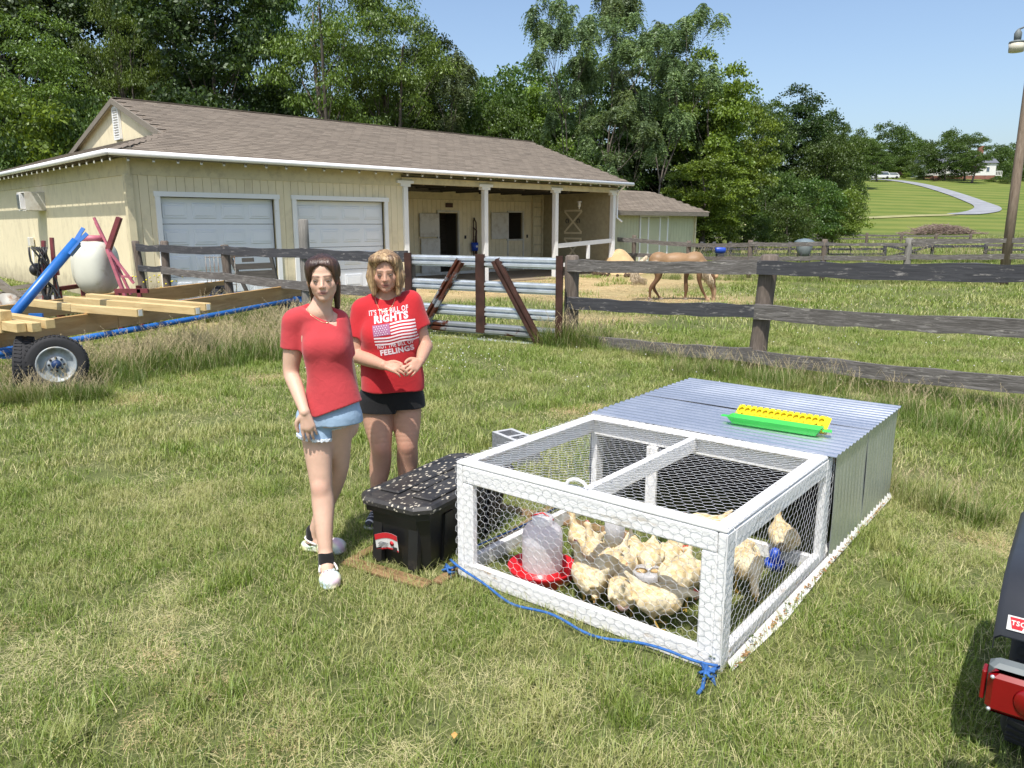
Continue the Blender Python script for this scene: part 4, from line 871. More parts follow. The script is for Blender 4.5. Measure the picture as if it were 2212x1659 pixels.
# ------------------------------------------------------------------ sand pile
c = at(1308, 578); f = thing('sand_pile', 'heap of tan sand by the porch rail', 'sand pile', (c.x, 29, 0)); r = random.Random(3)
M['sand'] = plain('sand', (.50, .36, .19), .95, var=.12, scale=5, dirt=(.22, .15, .09), dscale=9, dlo=.64, dhi=.7, bmp=.4); vs = []; fs = []; n, m = 28, 10; zt = zr(1308, 538, 29); Rr = 62/F_PX*29
for j_ in range(m+1):
    t = j_/m
    for k in range(n):
        a = 2*PI*k/n; rad = Rr*t*(1+.08*math.sin(3*a)+.03*r.uniform(-1, 1)); vs.append((rad*math.cos(a), rad*math.sin(a)*.8, zt*(math.cos(t*PI)*.5+.5)**.9+.01))
for j_ in range(m):
    for k in range(n): q_ = (k+1) % n; fs.append((j_*n+k, (j_+1)*n+k, (j_+1)*n+q_, j_*n+q_))
MB().add(vs, fs, True).build('sand_heap', M['sand'], f)
# ------------------------------------------------------------------ house on the hill, red shed, parked cars
c = atT(2140, 388); Hs = c.y/F_PX
M['house_white'] = plain('house_white', (.68, .68, .64), .6); M['roof_grey'] = plain('roof_grey', (.12, .13, .15), .8, var=.2); M['brick'] = plain('brick', (.22, .10, .07), .85, var=.25, scale=1)
M['glass'] = plain('glass', (.10, .13, .17), .15); M['red_paint'] = plain('red_paint', (.13, .03, .035), .6)
h = thing('farmhouse', 'white farmhouse with grey roof, brick chimney and small deck on the hill', 'house', (c.x, c.y, c.z-.3), -.1)
L = 140*Hs; wv = 9; zb_ = 11*Hs; zw = 36*Hs; zr_ = 56*Hs
MB().box((-L/2+1, wv/2, zb_/2), (L, wv, zb_)).build('brick_base', M['brick'], h); MB().box((-L/2+1, wv/2, (zb_+zw)/2+.0), (L+.02, wv+.02, zw-zb_)).build('wall', M['house_white'], h)
q = MB(); x0, x1 = -L+.6, 1.5; q.add([(x0, -.4, zw), (x1, -.4, zw), (x1, wv+.4, zw), (x0, wv+.4, zw), (x0, wv/2, zr_), (x1, wv/2, zr_)], [(0, 1, 5, 4), (2, 3, 4, 5), (0, 4, 3), (1, 2, 5), (0, 3, 2, 1)]); ro = q.build('roof', M['roof_grey'], h)
MB().box((-22*Hs, 1.5, zr_), (9*Hs, 1.2, 30*Hs)).build('chimney', M['brick'], ro)
for xx in (-8, -30, -55, -80, -110, -128):
    q = MB(); q.box((xx*Hs, -.03, (zb_+zw)/2), (7*Hs, .1, 10*Hs)); w_ = q.build('window', M['house_white'], h); MB().box((xx*Hs, -.10, (zb_+zw)/2), (5.4*Hs, .05, 8.4*Hs)).build('pane', M['glass'], w_)
q = MB(); q.box((1+7*Hs, 1.5, zb_), (13*Hs, 3, .2)); q.box((1+7*Hs, .05, zb_+1.1), (13*Hs, .1, .12)); q.box((1+13*Hs, 1.5, zb_+1.1), (.1, 3, .12))
for k in range(5): q.box((1+(1+k*3)*Hs, .05, zb_+.55), (.12, .1, 1.1))
q.box((1+13*Hs, .1, zb_/2), (.2, .2, zb_)); q.build('deck', M['house_white'], h)
c = atT(1862, 387); Hs = c.y/F_PX; rs_ = thing('red_shed', 'small dark red shed with white window at the top of the gravel driveway', 'shed', (c.x, c.y, c.z-.1)); w_, d_, e_ = 30*Hs, 4, 9.5*Hs
MB().box((0, d_/2, e_/2), (w_, d_, e_)).build('wall', M['red_paint'], rs_); q = MB(); q.add([(-w_/2-.2, -.3, e_), (w_/2+.2, -.3, e_), (w_/2+.2, d_+.3, e_), (-w_/2-.2, d_+.3, e_), (-w_/2-.2, d_/2, e_+5*Hs), (w_/2+.2, d_/2, e_+5*Hs)], [(0, 1, 5, 4), (2, 3, 4, 5), (0, 4, 3), (1, 2, 5), (0, 3, 2, 1)]); q.build('roof', M['roof_grey'], rs_)
q = MB(); q.box((-6*Hs, -.04, e_*.5), (9*Hs, .08, 5*Hs)); w1_ = q.build('window', M['house_white'], rs_); MB().box((-6*Hs, -.1, e_*.5), (4*Hs, .05, 3.4*Hs)).build('pane', M['glass'], w1_); MB().box((8*Hs, -.04, e_*.5), (8*Hs, .08, e_*.8)).build('door', M['house_white'], rs_)
M['car_white'] = plain('car_white', (.72, .73, .75), .25); M['tyre'] = plain('tyre', (.022, .022, .024), .85, var=.2)
for (xx, yy, lb, L, hh) in ((1900, 386.5, 'white van parked beside the red shed', 5.0, 1.75), (1922, 386, 'small white car parked at the top of the driveway', 4.3, 1.45)):
    c = atT(xx, yy); t = thing('parked_car', lb, 'car', (c.x, c.y, terrain(c.x, c.y)), .1, 'cars parked by the red shed'); q = MB()
    prof = [(-L/2, .3), (-L/2, .85), (-L*.36, .95), (-L*.24, hh), (L*.34, hh), (L*.47, .95), (L/2, .85), (L/2, .3)]
    q.poly([(x, -.85, z) for x, z in prof], (0, 1.7, 0)); q.build('body', M['car_white'], t)
    g_ = MB(); g_.poly([(-L*.31, -.87, .98), (-L*.22, -.87, hh-.12), (L*.32, -.87, hh-.12), (L*.42, -.87, .98)], (0, 1.74, 0)); g_.build('windows', M['glass'], t)
    for sx in (-1, 1):
        for sy in (-.8, .8): MB().lathe([(.32, -.1), (.33, .1)], (sx*L*.32, sy, .33), axis=(0, 1, 0), n=16).build('wheel', M['tyre'], t)
# ------------------------------------------------------------------ lumber trailer at left
M['lumber'] = woodmat('lumber', (.40, .27, .11), (.56, .41, .19), (.66, .52, .27), 0, 2.2, .7, .15, 8)
M['beam_wood'] = woodmat('beam_wood', (.30, .165, .055), (.44, .26, .095), (.55, .36, .15), 0, 1.8, .65, .15, 8)
M['blue_paint'] = plain('blue_paint', (.018, .13, .42), .35, .0, var=.15, scale=6, dirt=(.03, .05, .09), dscale=8, dlo=.66, dhi=.75)
M['blue_dark'] = plain('blue_dark', (.01, .035, .11), .5)
M['rim'] = plain('rim', (.34, .38, .40), .5, .2, var=.15, dirt=(.20, .17, .12), dscale=7, dlo=.48, dhi=.7)
tl = thing('lumber_trailer', 'blue farm wagon frame on a big tyre carrying new timber side beams', 'trailer', (-5.3, 9.3, 0))
zt = .68; dirn = Vector((.262, .965, 0)); sd = Vector((.965, -.262, 0))
def LP(s, w, z): p = Vector((-5.55, 9.35, 0))+dirn*s+sd*w; p.z = z; return p
def lum(parent, a, b, w, h, mat, nm, up=(0, 0, 1)):
    a = Vector(a); b = Vector(b); d = (b-a); L = d.length; d.normalize(); u = Vector(up); y = u.cross(d).normalized(); z = d.cross(y)
    o = link(nm, MB().box((L/2, 0, 0), (L, w, h), bev=.006).mesh(nm, M[mat]), parent); o.matrix_local = inv(parent) @ Matrix.Translation(a) @ Matrix((d, y, z)).transposed().to_4x4(); return o
lum(tl, LP(-2.4, .0, .565), LP(.95, .0, .565), .05, .245, 'beam_wood', 'side_beam'); lum(tl, LP(.96, .0, .565), LP(5.9, .0, .565), .05, .245, 'beam_wood', 'side_beam')
lum(tl, LP(-2.2, -1.95, .565), LP(2.5, -1.95, .565), .05, .245, 'beam_wood', 'side_beam'); lum(tl, LP(2.52, -1.95, .565), LP(6.3, -1.95, .565), .05, .245, 'beam_wood', 'side_beam')
q = MB(); q.tube([LP(-1, .12, .40), LP(2.5, .12, .405), LP(6.2, .12, .43)], .04, 10); q.tube([LP(-1, -1.7, .40), LP(6.2, -1.7, .42)], .04, 10); q.bar(LP(5.4, -1.8, .42), LP(5.4, .2, .42), .1, .1); q.bar(LP(-.2, -1.8, .40), LP(-.2, .1, .40), .12, .12); q.bar(LP(-.05, -.05, .33), LP(-.05, .35, .33), .07, .07)
q.build('blue_frame', M['blue_paint'], tl, world=True); q = MB(); q.box(LP(-.25, -.05, .70), (.16, .03, .13)); q.box(LP(-.5, -.15, .34), (.5, .3, .12)); q.build('bracket', M['blue_paint'], tl, world=True)
# rafters lying across, ends measured on the photo
RZ = .74
def rafter(label, x0, y0, x1, y1, z=RZ, w=.1, tag_=True):
    a = at(x0, y0, z+.05); b = at(x1, y1, z+.05); a.z = b.z = z; o = thing('timber', label, 'timber', ((a+b)/2)); o['group'] = 'new timbers lying across the wagon'; lum(o, a, b, w, w, 'lumber', 'beam')
    if tag_: d = (b-a).normalized(); MB().box(b+d*.004+Vector((0, 0, .0)), (.006, .05, .075), Euler((0, 0, math.atan2(d.y, d.x)))).build('price_tag', M['house_white'], o, world=True)
    return o
rafter('farthest square timber with a tag, reaching furthest right on the wagon', 191, 634, 449, 655); rafter('second farthest square timber with a tag across the wagon', 143, 640, 426, 663); rafter('third square timber with a tag, ending mid wagon', 159, 657, 302, 667)
rafter('short square timber left of the third one', 68, 646, 158, 656, tag_=False); rafter('square timber above the tyre bracket', 8, 675, 108, 690, tag_=False, z=.76); rafter('lower of two short square timbers ending above the tyre', 8, 688, 78, 697, tag_=False); rafter('short square timber at the left edge beside the tyre', -6, 690, 45, 698, tag_=False); rafter('stacked square timber cut by the left edge of the photo', -60, 665, 12, 673, tag_=False, z=.84, w=.12); rafter('bottom stacked timber cut by the left edge of the photo', -60, 690, 12, 697, tag_=False, z=.72, w=.12)
# wheels
wc = at(122, 786, .33); 
def wheel(parent, c, R, w, rimr, ax, lab=None, world=True):
    ax = Vector(ax).normalized(); q = MB(); q.lathe([(rimr*1.04, -w*.45), (R*.86, -w*.52), (R*.96, -w*.45), (R, -w*.25), (R, w*.25), (R*.96, w*.45), (R*.86, w*.52), (rimr*1.04, w*.45)], c, ax, n=40, cap=False)
    for k in range(44):
        a = 2*PI*k/44; ref = Vector((0, 0, 1)); x = ref.cross(ax).normalized(); y = ax.cross(x); rr = x*math.cos(a)+y*math.sin(a); tt = -x*math.sin(a)+y*math.cos(a)
        for s in (-1, 1): q.bar(Vector(c)+rr*R*1.0+ax*s*w*.08, Vector(c)+rr*R*.985+ax*s*w*.42+tt*.012, .022, .014, up=rr)
    t = q.build('tyre', M['tyre'], parent, world=world); q = MB(); q.lathe([(rimr*1.0, -w*.4), (rimr*1.03, -w*.47), (rimr*.93, -w*.45), (rimr*.84, -w*.2), (rimr*.52, -w*.14), (rimr*.46, -w*.26), (rimr*.2, -w*.28), (.001, -w*.28)], c, ax, n=40, cap=False); q.build('rim', M['rim'], parent, world=world)
    q = MB(); q.lathe([(rimr*.26, -w*.26), (rimr*.24, -w*.42), (rimr*.14, -w*.5), (.001, -w*.5)], c, ax, n=20, cap=False); q.build('hub', M['blue_dark'], parent, world=world); q = MB()
    for k in range(8):
        a = 2*PI*k/8; ref = Vector((0, 0, 1)); x = ref.cross(ax).normalized(); y = ax.cross(x); q.lathe([(.013, -w*.24), (.013, -w*.34)], Vector(c)+(x*math.cos(a)+y*math.sin(a))*rimr*.38, ax, n=6)
    q.build('lug_nuts', M['black_iron'], parent, world=world)
    return t
wheel(tl, wc, .305, .20, .190, (-.50, .86, -.04))
wheel(tl, wc+Vector((-.36, .03, -.02)), .31, .19, .18, (-.85, -.45, .1))
for (s, w) in ((5.6, -.2), (5.6, -1.7), (.0, -1.9)): wheel(tl, LP(s, w, .31), .31, .18, .2, -sd)
po = thing('tow_pole', 'thick blue steel tow pole propped up at an angle with a forked end', 'tow pole', at(30, 700)); a = atY(36, 672, 9.75); b = atY(166, 520, 10.2); d = (b-a).normalized()
MB().tube([a-d*.25, a, b], .062, 16).build('pole', M['blue_paint'], po, world=True); q = MB(); x_ = d.cross(Vector((0, 1, 0))).normalized()
for s in (-1, 1): q.bar(b-d*.1+Vector((0, s*.045, 0))+x_*s*.02, b+d*.17+Vector((0, s*.05, 0))+x_*s*.06, .014, .05, up=x_)
q.bar(b-d*.2-x_*.05, b-d*.02-x_*.05, .10, .03, up=x_); q.build('fork', M['blue_paint'], po, world=True)
# ------------------------------------------------------------------ sprayer
M['tank'] = plain('tank', (.62, .62, .52), .5, var=.08, scale=2, dirt=(.33, .32, .18), dscale=3.5, dlo=.55, dhi=.8); M['sprayer_red'] = plain('sprayer_red', (.17, .035, .04), .5, var=.2); M['sprayer_pink'] = plain('sprayer_pink', (.45, .13, .17), .5, var=.2); M['rubber'] = plain('rubber', (.02, .02, .02), .5)
g = atY(200, HORIZON, 13.2); sp_ = thing('field_sprayer', 'field sprayer with a big white tank and folded red booms', 'sprayer', (g.x, 13.2, 0)); zc = zr(200, 577, 13.2); Rt = 37/F_PX*13.2; hh = 58/F_PX*13.2
def lobed(c, rx, ry, rz, p=2.6, n=28, m=18):
    vs = []; fs = []
    for i in range(m+1):
        a = -PI/2+PI*i/m
        for k in range(n):
            b_ = 2*PI*k/n; f_ = lambda v: math.copysign(abs(v)**(2/p), v); vs.append((c[0]+rx*f_(math.cos(a))*f_(math.cos(b_)), c[1]+ry*f_(math.cos(a))*f_(math.sin(b_)), c[2]+rz*f_(math.sin(a))))
    for i in range(m):
        for k in range(n): j_ = (k+1) % n; fs.append((i*n+k, i*n+j_, (i+1)*n+j_, (i+1)*n+k))
    return MB().add(vs, fs, True)
t = lobed((0, 0, zc), Rt, .40, hh, 2.9).build('tank', M['tank'], sp_); q = MB(); q.lathe([(.17, 0), (.18, .05), (.15, .09)], (0, -.05, zc+hh-.02), n=20); q.build('filler_cap', M['sprayer_pink'], t); lobed((-.26, .25, zc+.0), .22, .35, hh*.82, 2.9).build('tank_shoulder', M['tank'], t)
q = MB()
for sx in (-.5, .48): q.bar((sx, -.35, .05), (sx, -.35, .75), .07, .07, up=(0, 1, 0)); q.bar((sx, .4, .05), (sx, .4, .75), .07, .07, up=(0, 1, 0))
q.bar((-.5, -.35, .42), (.85, -.35, .42), .07, .09); q.bar((-.5, .4, .42), (.85, .4, .42), .07, .09); q.bar((-.5, -.4, .75), (-.5, .45, .75), .07, .07); q.bar((.5, -.36, .72), (1.0, -.36, .72), .06, .07); q.bar((.85, -.36, .1), (.85, -.36, .75), .06, .06, up=(0, 1, 0)); q.build('frame', M['sprayer_red'], sp_)
def boom(x0, y0, x1, y1, mat, w=.034, Y=13.1): 
    a = atY(x0, y0, Y)-Vector((g.x, 13.2, 0)); b = atY(x1, y1, Y)-Vector((g.x, 13.2, 0)); return MB().bar(a, b, w, w*1.2, up=(0, 1, 0))
boom(203, 470, 283, 636, 0).build('boom_arm', M['sprayer_pink'], sp_); boom(258, 470, 232, 546, 0, .075).build('boom_arm', M['sprayer_red'], sp_); boom(232, 538, 270, 640, 0, .05, 13.0).build('boom_arm', M['sprayer_pink'], sp_); boom(238, 545, 289, 612, 0, .035, 12.95).build('boom_arm', M['sprayer_pink'], sp_); boom(262, 596, 286, 600, 0, .03, 12.95).build('boom_link', M['sprayer_pink'], sp_); boom(206, 480, 240, 552, 0, .03, 13.2).build('boom_arm', M['sprayer_pink'], sp_)
r = random.Random(8)
for k in range(9):
    x0 = -.62+r.uniform(-.08, .08); pts = [Vector((x0+.25*math.sin(i*.5+k)*(.3+.1*k/3)+.02*i, -.5-r.uniform(0, .1), zc+.35-.11*i)) for i in range(11)]; MB().tube(pts, .016, 6).build('hose', M['rubber'], sp_)
MB().ball((-.78, -.4, zc-.02), (.10, .15, .11), 16, 12).build('pump_dome', M['rubber'], sp_)
q = MB(); q.bar((-.75, -.4, .3), (-.62, -.4, zc+.45), .05, .05, up=(0, 1, 0)); q.bar((-.5, -.45, .3), (-.45, -.45, zc+.5), .05, .05, up=(0, 1, 0)); q.bar((-.8, -.42, zc-.05), (-.42, -.42, zc-.05), .05, .12); q.build('pump_frame', M['sprayer_red'], sp_)
# junk by the barn
M['grey_metal'] = plain('grey_metal', (.30, .29, .26), .6, .3, dirt=(.16, .09, .05), dscale=6, dlo=.45, dhi=.6)
g = at(20, 690); ju = thing('scrap_heap', 'heap of scrap boards and metal against the left barn wall', 'scrap', (g.x, g.y, 0)); q = MB(); r = random.Random(4)
for (x0, y0, x1, y1, Y, w) in ((-20, 640, 110, 632, 15.2, .16), (-10, 605, 45, 645, 15, .12), (30, 622, 100, 612, 15.6, .08), (20, 634, 105, 622, 15.4, .06), (-20, 655, 90, 652, 15, .1)):
    MB().bar(atY(x0, y0, Y), atY(x1, y1, Y), .12, w).build('plank', M['old_wood'], ju, world=True)
a = at(150, 690); q = MB(); q.lathe([(.2, -.5), (.26, -.45), (.27, .5), (.2, .55), (.08, .6)], atY(118, 668, 14.3), axis=(.9, -.5, 0), n=18); q.build('motor_drum', M['grey_metal'], ju, world=True); q = MB(); q.lathe([(.3, 0), (.3, .08)], atY(20, 668, 14.3), axis=(.1, -1, .1), n=18); q.build('disc', M['grey_metal'], ju, world=True)
lobed(tuple(atY(8, 700, 11.8)-Vector((g.x, g.y, 0))), .35, .3, .22, 2.2).build('white_sack', M['house_white'], ju)
g = at(300, 640); 
# brown implement leaning at the garage door
a = atY(545, HORIZON, 17.4); im = thing('feed_rack', 'dark brown wooden rack leaning before the garage door', 'rack', (a.x, 17.4, 0)); q = MB()
def ip(x, y): return atY(x, y, 17.4)-Vector((a.x, 17.4, 0))
q.bar(ip(493, 548), ip(536, 635), .06, .10, up=(0, 1, 0)); q.bar(ip(583, 545), ip(606, 640), .06, .10, up=(0, 1, 0)); q.bar(ip(493, 553), ip(585, 550), .05, .06); q.build('side_frame', M['dark_wood'], im)
q = MB(); q.bar(ip(506, 577), ip(590, 573), .04, .13); q.bar(ip(512, 596), ip(596, 592), .04, .2); q.bar(ip(523, 562), ip(548, 561), .04, .09); q.build('seat_boards', M['dark_wood'], im)
cg = thing('wire_panel', 'low welded wire panel standing in the weeds before the garage door', 'wire panel', atY(450, HORIZON, 16.6)*1.0); cg.location.z = 0; q = MB()
for k in range(8): p = atY(438+k*9, HORIZON, 16.6); q.tube([(p.x, 16.6, .0), (p.x, 16.6, zr(440, 553, 16.6))], .008, 4)
for y_ in (556, 590, 615): q.tube([(atY(436, 485, 16.6).x, 16.6, zr(440, y_, 16.6)), (atY(503, 485, 16.6).x, 16.6, zr(440, y_, 16.6))], .008, 4)
q.build('wires', M['grey_metal'], cg, world=True)
# ------------------------------------------------------------------ chicken tractor (local x along the front, local y towards the metal box)
CA = math.radians(-38.8); C0 = Vector((-.285, 3.735, 0)); CW, CD1, CD2, CH = 1.45, 1.26, 2.68, .61
Mc = Matrix.Translation(C0) @ Matrix.Rotation(CA, 4, 'Z')
def cw(x, y, z=0): return Mc @ Vector((x, y, z))
coop = thing('chicken_coop', 'white wood and wire chicken tractor with a corrugated metal roofed box at its back', 'chicken coop', C0, CA)
M['coop_white'] = woodmat('coop_white', (.62, .62, .62), (.74, .74, .73), (.80, .80, .79), 0, 3, .6, .7, 12, worn=(.50, .46, .40))
M['coop_worn'] = woodmat('coop_worn', (.60, .59, .56), (.72, .71, .69), (.79, .79, .77), 0, 4, .6, .5, 10, worn=(.45, .33, .2))
def beam(a, b, w, h, mat='coop_white', nm='beam', up=(0, 0, 1), lab=None):
    o = lum(coop, Mc @ Vector(a), Mc @ Vector(b), w, h, mat, nm, up=(Mc.to_3x3() @ Vector(up))); 
    if lab: o['label'] = lab
    return o
T, Wd = .04, .088
lum_c = lambda *a, **k: beam(*a, **k)
for (x, y, l) in ((0, 0, 0), (CW, 0, 0), (0, CD1, 0), (CW, CD1, 0)):
    beam((x+(T/2 if x == 0 else -T/2), y+Wd/2, 0), (x+(T/2 if x == 0 else -T/2), y+Wd/2, CH), T, Wd, nm='corner_post', up=(0, 1, 0))
for (x, y) in ((0, 0), (CW, 0)):
    beam((x+(T+Wd/2-.01 if x == 0 else -T-Wd/2+.01), y+T/2+.001, .0), (x+(T+Wd/2-.01 if x == 0 else -T-Wd/2+.01), y+T/2+.001, CH-.09), T, Wd-.02, nm='corner_post', up=(1, 0, 0)).rotation_mode = 'XYZ'
beam((T+.003, T/2, CH-.045), (CW-T-.003, T/2, CH-.045), T, .09, nm='top_rail'); beam((T+.003, T/2, .045), (CW-T-.003, T/2, .045), T, .088, 'coop_worn', nm='bottom_rail')
for x in (T/2, CW-T/2):
    beam((x, Wd+.002, .045), (x, CD1-.002, .045), T, .088, 'coop_worn', nm='bottom_rail'); beam((x, Wd+.002, CH-.045), (x, CD1-.002, CH-.045), T, .088, nm='top_rail')
beam((-.015, -.01, CH+.011), (-.015+.0, CD1, CH+.011), .001, .001, nm='lath') if False else None
# flat top frame of 1x laths that carries the roof wire
for (a, b, w) in (((0, .035, CH+.010), (CW, .035, CH+.010), .07), ((0, CD1-.04, CH+.010), (CW, CD1-.04, CH+.010), .085)): beam(a, b, w, .018, nm='top_lath')
for x in (.035, CW-.035): beam((x, .072, CH+.0102), (x, CD1-.084, CH+.0102), .068, .0178, nm='top_lath')
beam((CW*.5, .07, CH-.035), (CW*.5, CD1-.05, CH-.035), .036, .088, nm='centre_rafter')
beam((T, CD1-.02, CH-.05), (CW-T, CD1-.02, CH-.05), .036, .1, nm='header'); beam((T, CD1-.02, .04), (CW-T, CD1-.02, .04), .036, .08, nm='sill')
beam((.46, CD1-.045, .08), (.46, CD1-.045, CH-.1), .07, .03, nm='stud', up=(0, 1, 0))
MB().tube([(CW*.47+.05*math.cos(a), -.01+.0*a, 0) for a in (0, 1)], .001)
h_ = MB(); h_.tube([(CW*.45+.055-.055*math.cos(a), .045, CH+.022+.035*math.sin(a)) for a in [PI*i/10 for i in range(11)]], .008, 8); h_.build('handle', M['coop_white'], coop)
# hexagonal wire
M['wire'] = plain('wire', (.60, .61, .63), .38, .3, var=.08, scale=10)
def hexwire(o, du, dv, L, Hh, nrm, w=.050, r=.00074, seed=1, wob=.0035):
    o = Vector(o); du = Vector(du); dv = Vector(dv); nrm = Vector(nrm); mb = MB(); s = .019; dy = .013; py = s+dy; rnd = random.Random(seed)
    nx = int(L/w)+1; ny = int(Hh/py)+1; cache = {}
    def P(i, j, k):   # k: 0 lower end of the vertical twist, 1 upper end
        key = (i, j, k)
        if key not in cache:
            u = (i+(.5 if j % 2 else 0))*w+rnd.uniform(-1, 1)*wob; v = j*py+(s if k else 0)+rnd.uniform(-1, 1)*wob*.7
            u += .006*math.sin(v*9+seed); cache[key] = o+du*min(max(u, 0), L)+dv*min(max(v, 0), Hh)+nrm*(.0045+.0035*math.sin(u*11+v*7+seed)+rnd.uniform(0, .002))
        return cache[key]
    for j in range(ny):
        for i in range(nx+1):
            a, b = P(i, j, 0), P(i, j, 1)
            if (a-b).length > .004: mb.tube([a, b], r*1.45, 4, cap=False)
            if j+1 < ny:
                if j % 2 == 0: nb = ((i-1, j+1), (i, j+1))
                else: nb = ((i, j+1), (i+1, j+1))
                for (ii, jj) in nb:
                    if 0 <= ii <= nx:
                        c = P(ii, jj, 0)
                        if (b-c).length > .004: mb.tube([b, c], r, 4, cap=False)
    return mb
hexwire((0, -.002, .0), (1, 0, 0), (0, 0, 1), CW, CH, (0, -1, 0), seed=1).build('front_wire', M['wire'], coop, kind='stuff')
hexwire((CW+.002, 0, 0), (0, 1, 0), (0, 0, 1), CD1+.08, CH, (1, 0, 0), seed=2).build('side_wire', M['wire'], coop, kind='stuff')
hexwire((-.002, 0, 0), (0, 1, 0), (0, 0, 1), CD1, CH, (-1, 0, 0), seed=3).build('side_wire', M['wire'], coop, kind='stuff')
hexwire((.0, .0, CH+.021), (1, 0, 0), (0, 1, 0), CW, CD1, (0, 0, 1), seed=4).build('roof_wire', M['wire'], coop, kind='stuff')
# corrugated metal box
def galv_wall():
    m = M['galv_sheet'].copy(); m.name = 'galv_wall'; n = m.node_tree.nodes
    for q in n:
        if q.type == 'MAP_RANGE': q.inputs[3].default_value = .3; q.inputs[4].default_value = .46
    return m
M['galv_wall'] = galv_wall()
def corrug(o, du, dv, L, Hh, nrm, pitch=.0677, amp=.009, along='v', th=.0012):
    """ribs run along dv; corrugation varies along du"""
    o = Vector(o); du = Vector(du); dv = Vector(dv); nrm = Vector(nrm); vs = []; fs = []; n = int(L/pitch*8); m = 6
    for j in range(m+1):
        for i in range(n+1):
            u = L*i/n; ph = (u/pitch) % 1; w = min(1, max(0, (abs(ph-.5)*2-.28)/.44)); w = w*w*(3-2*w); vs.append(o+du*u+dv*(Hh*j/m)+nrm*(amp*w+.003*math.sin(u*3.1+j*.7)*(1 if 0 < j < m else .5)))
    k = len(vs); vs += [v-nrm*th for v in vs]
    for j in range(m):
        for i in range(n):
            a = j*(n+1)+i; fs += [(a, a+1, a+n+2, a+n+1), (k+a+n+1, k+a+n+2, k+a+1, k+a)]
    for i in range(n): fs += [(i+1, i, k+i, k+i+1), (m*(n+1)+i, m*(n+1)+i+1, k+m*(n+1)+i+1, k+m*(n+1)+i)]
    for j in range(m): fs += [(j*(n+1), (j+1)*(n+1), k+(j+1)*(n+1), k+j*(n+1)), ((j+1)*(n+1)+n, j*(n+1)+n, k+j*(n+1)+n, k+(j+1)*(n+1)+n)]
    return MB().add(vs, fs, False)
zr0 = CH+.012
corrug((-.03, CD1+.0, zr0), (0, 1, 0), (1, 0, 0), .72, CW+.06, (0, 0, 1)).build('roof_sheet', M['galv_sheet'], coop)
corrug((-.03, CD1+.68, zr0+.004), (0, 1, 0), (1, 0, 0), CD2-CD1-.66, CW+.06, (0, 0, 1)).build('roof_sheet', M['galv_sheet'], coop)
corrug((CW+.012, CD1+.085, .03), (0, 1, 0), (0, 0, 1), .62, CH-.02, (1, 0, 0), amp=.007).build('wall_sheet', M['galv_wall'], coop); corrug((CW+.014, CD1+.70, .03), (0, 1, 0), (0, 0, 1), CD2-CD1-.72, CH-.02, (1, 0, 0), amp=.007).build('wall_sheet', M['galv_wall'], coop)
corrug((-.012, CD1+.02, .03), (0, 1, 0), (0, 0, 1), CD2-CD1-.03, CH-.02, (-1, 0, 0), amp=.007).build('wall_sheet', M['galv_wall'], coop); corrug((0, CD2-.005, .03), (1, 0, 0), (0, 0, 1), CW, CH-.03, (0, 1, 0), amp=.007).build('wall_sheet', M['galv_wall'], coop)
beam((CW-.02, CD1+.09, CH-.03), (CW-.02, CD2-.03, CH-.03), .035, .05, 'lumber', 'box_rail'); beam((CW-.02, CD1+.09, .03), (CW-.02, CD2-.03, .03), .035, .06, 'coop_worn', 'box_rail'); beam((.02, CD1+.09, .03), (.02, CD2-.03, .03), .035, .06, 'coop_worn', 'box_rail'); beam((.02, CD1+.09, CH-.03), (.02, CD2-.03, CH-.03), .035, .05, 'lumber', 'box_rail')
q = MB(); q.box((CW/2, CD1+.75, .30), (CW-.1, .012, .5)); q.build('box_shade_panel', M['dark'], coop)  # near-black sheet stands in for the shade deep inside the box
q = MB(); q.poly([(CW+.012, .05, .04), (CW+.035, .05, .008), (CW+.060, .6, .004), (CW+.038, CD1, .01), (CW+.036, CD2-.02, .012), (CW+.016, CD2-.02, .05)], (0, 0, .004)); q.build('bottom_flashing', M['coop_worn'], coop)
q = MB(); rr_ = random.Random(3)
for k in range(240):
    y = rr_.uniform(.05, CD2-.1)**1.0; x = CW+.026+rr_.uniform(-.01, .02)*(1-abs(y-.6)/3); a = rr_.uniform(0, 3.1); L = rr_.uniform(.006, .02); q.box((x, y, .020+rr_.uniform(0, .012)), (L, L*.5, .003), (rr_.uniform(-.4, .4), rr_.uniform(-.4, .4), a))
q.build('wood_chips', plain('chips', (.30, .17, .08), .9, var=.5, scale=40), coop, kind='stuff')
# things in and on the coop
M['red_plastic'] = plain('red_plastic', (.55, .012, .018), .35, var=.08)
def milky(name, c, a=.62):
    m, n, l, b = nt(name); b.inputs['Base Color'].default_value = rgb(c); b.inputs['Roughness'].default_value = .35; b.inputs['Subsurface Weight'].default_value = .0
    tr_ = n.new('ShaderNodeBsdfTranslucent'); tr_.inputs[0].default_value = rgb(c); mx = n.new('ShaderNodeMixShader'); mx.inputs[0].default_value = .6; l.new(b.outputs[0], mx.inputs[1]); l.new(tr_.outputs[0], mx.inputs[2]); l.new(mx.outputs[0], n['Material Output'].inputs[0]); return m
M['milky'] = milky('milky', (.93, .93, .95)); M['water_line'] = milky('water_line', (.86, .84, .81))
g = at(1171, 1243, .03); w_ = thing('chicken_waterer', 'red based poultry waterer with a translucent white jug inside the coop', 'waterer', (g.x, g.y, .02))
MB().lathe([(.0, 0), (.155, 0), (.172, .055), (.178, .07), (.172, .072), (.155, .03), (.118, .03), (.115, .06), (.02, .07)], n=36).build('base_dish', M['red_plastic'], w_)
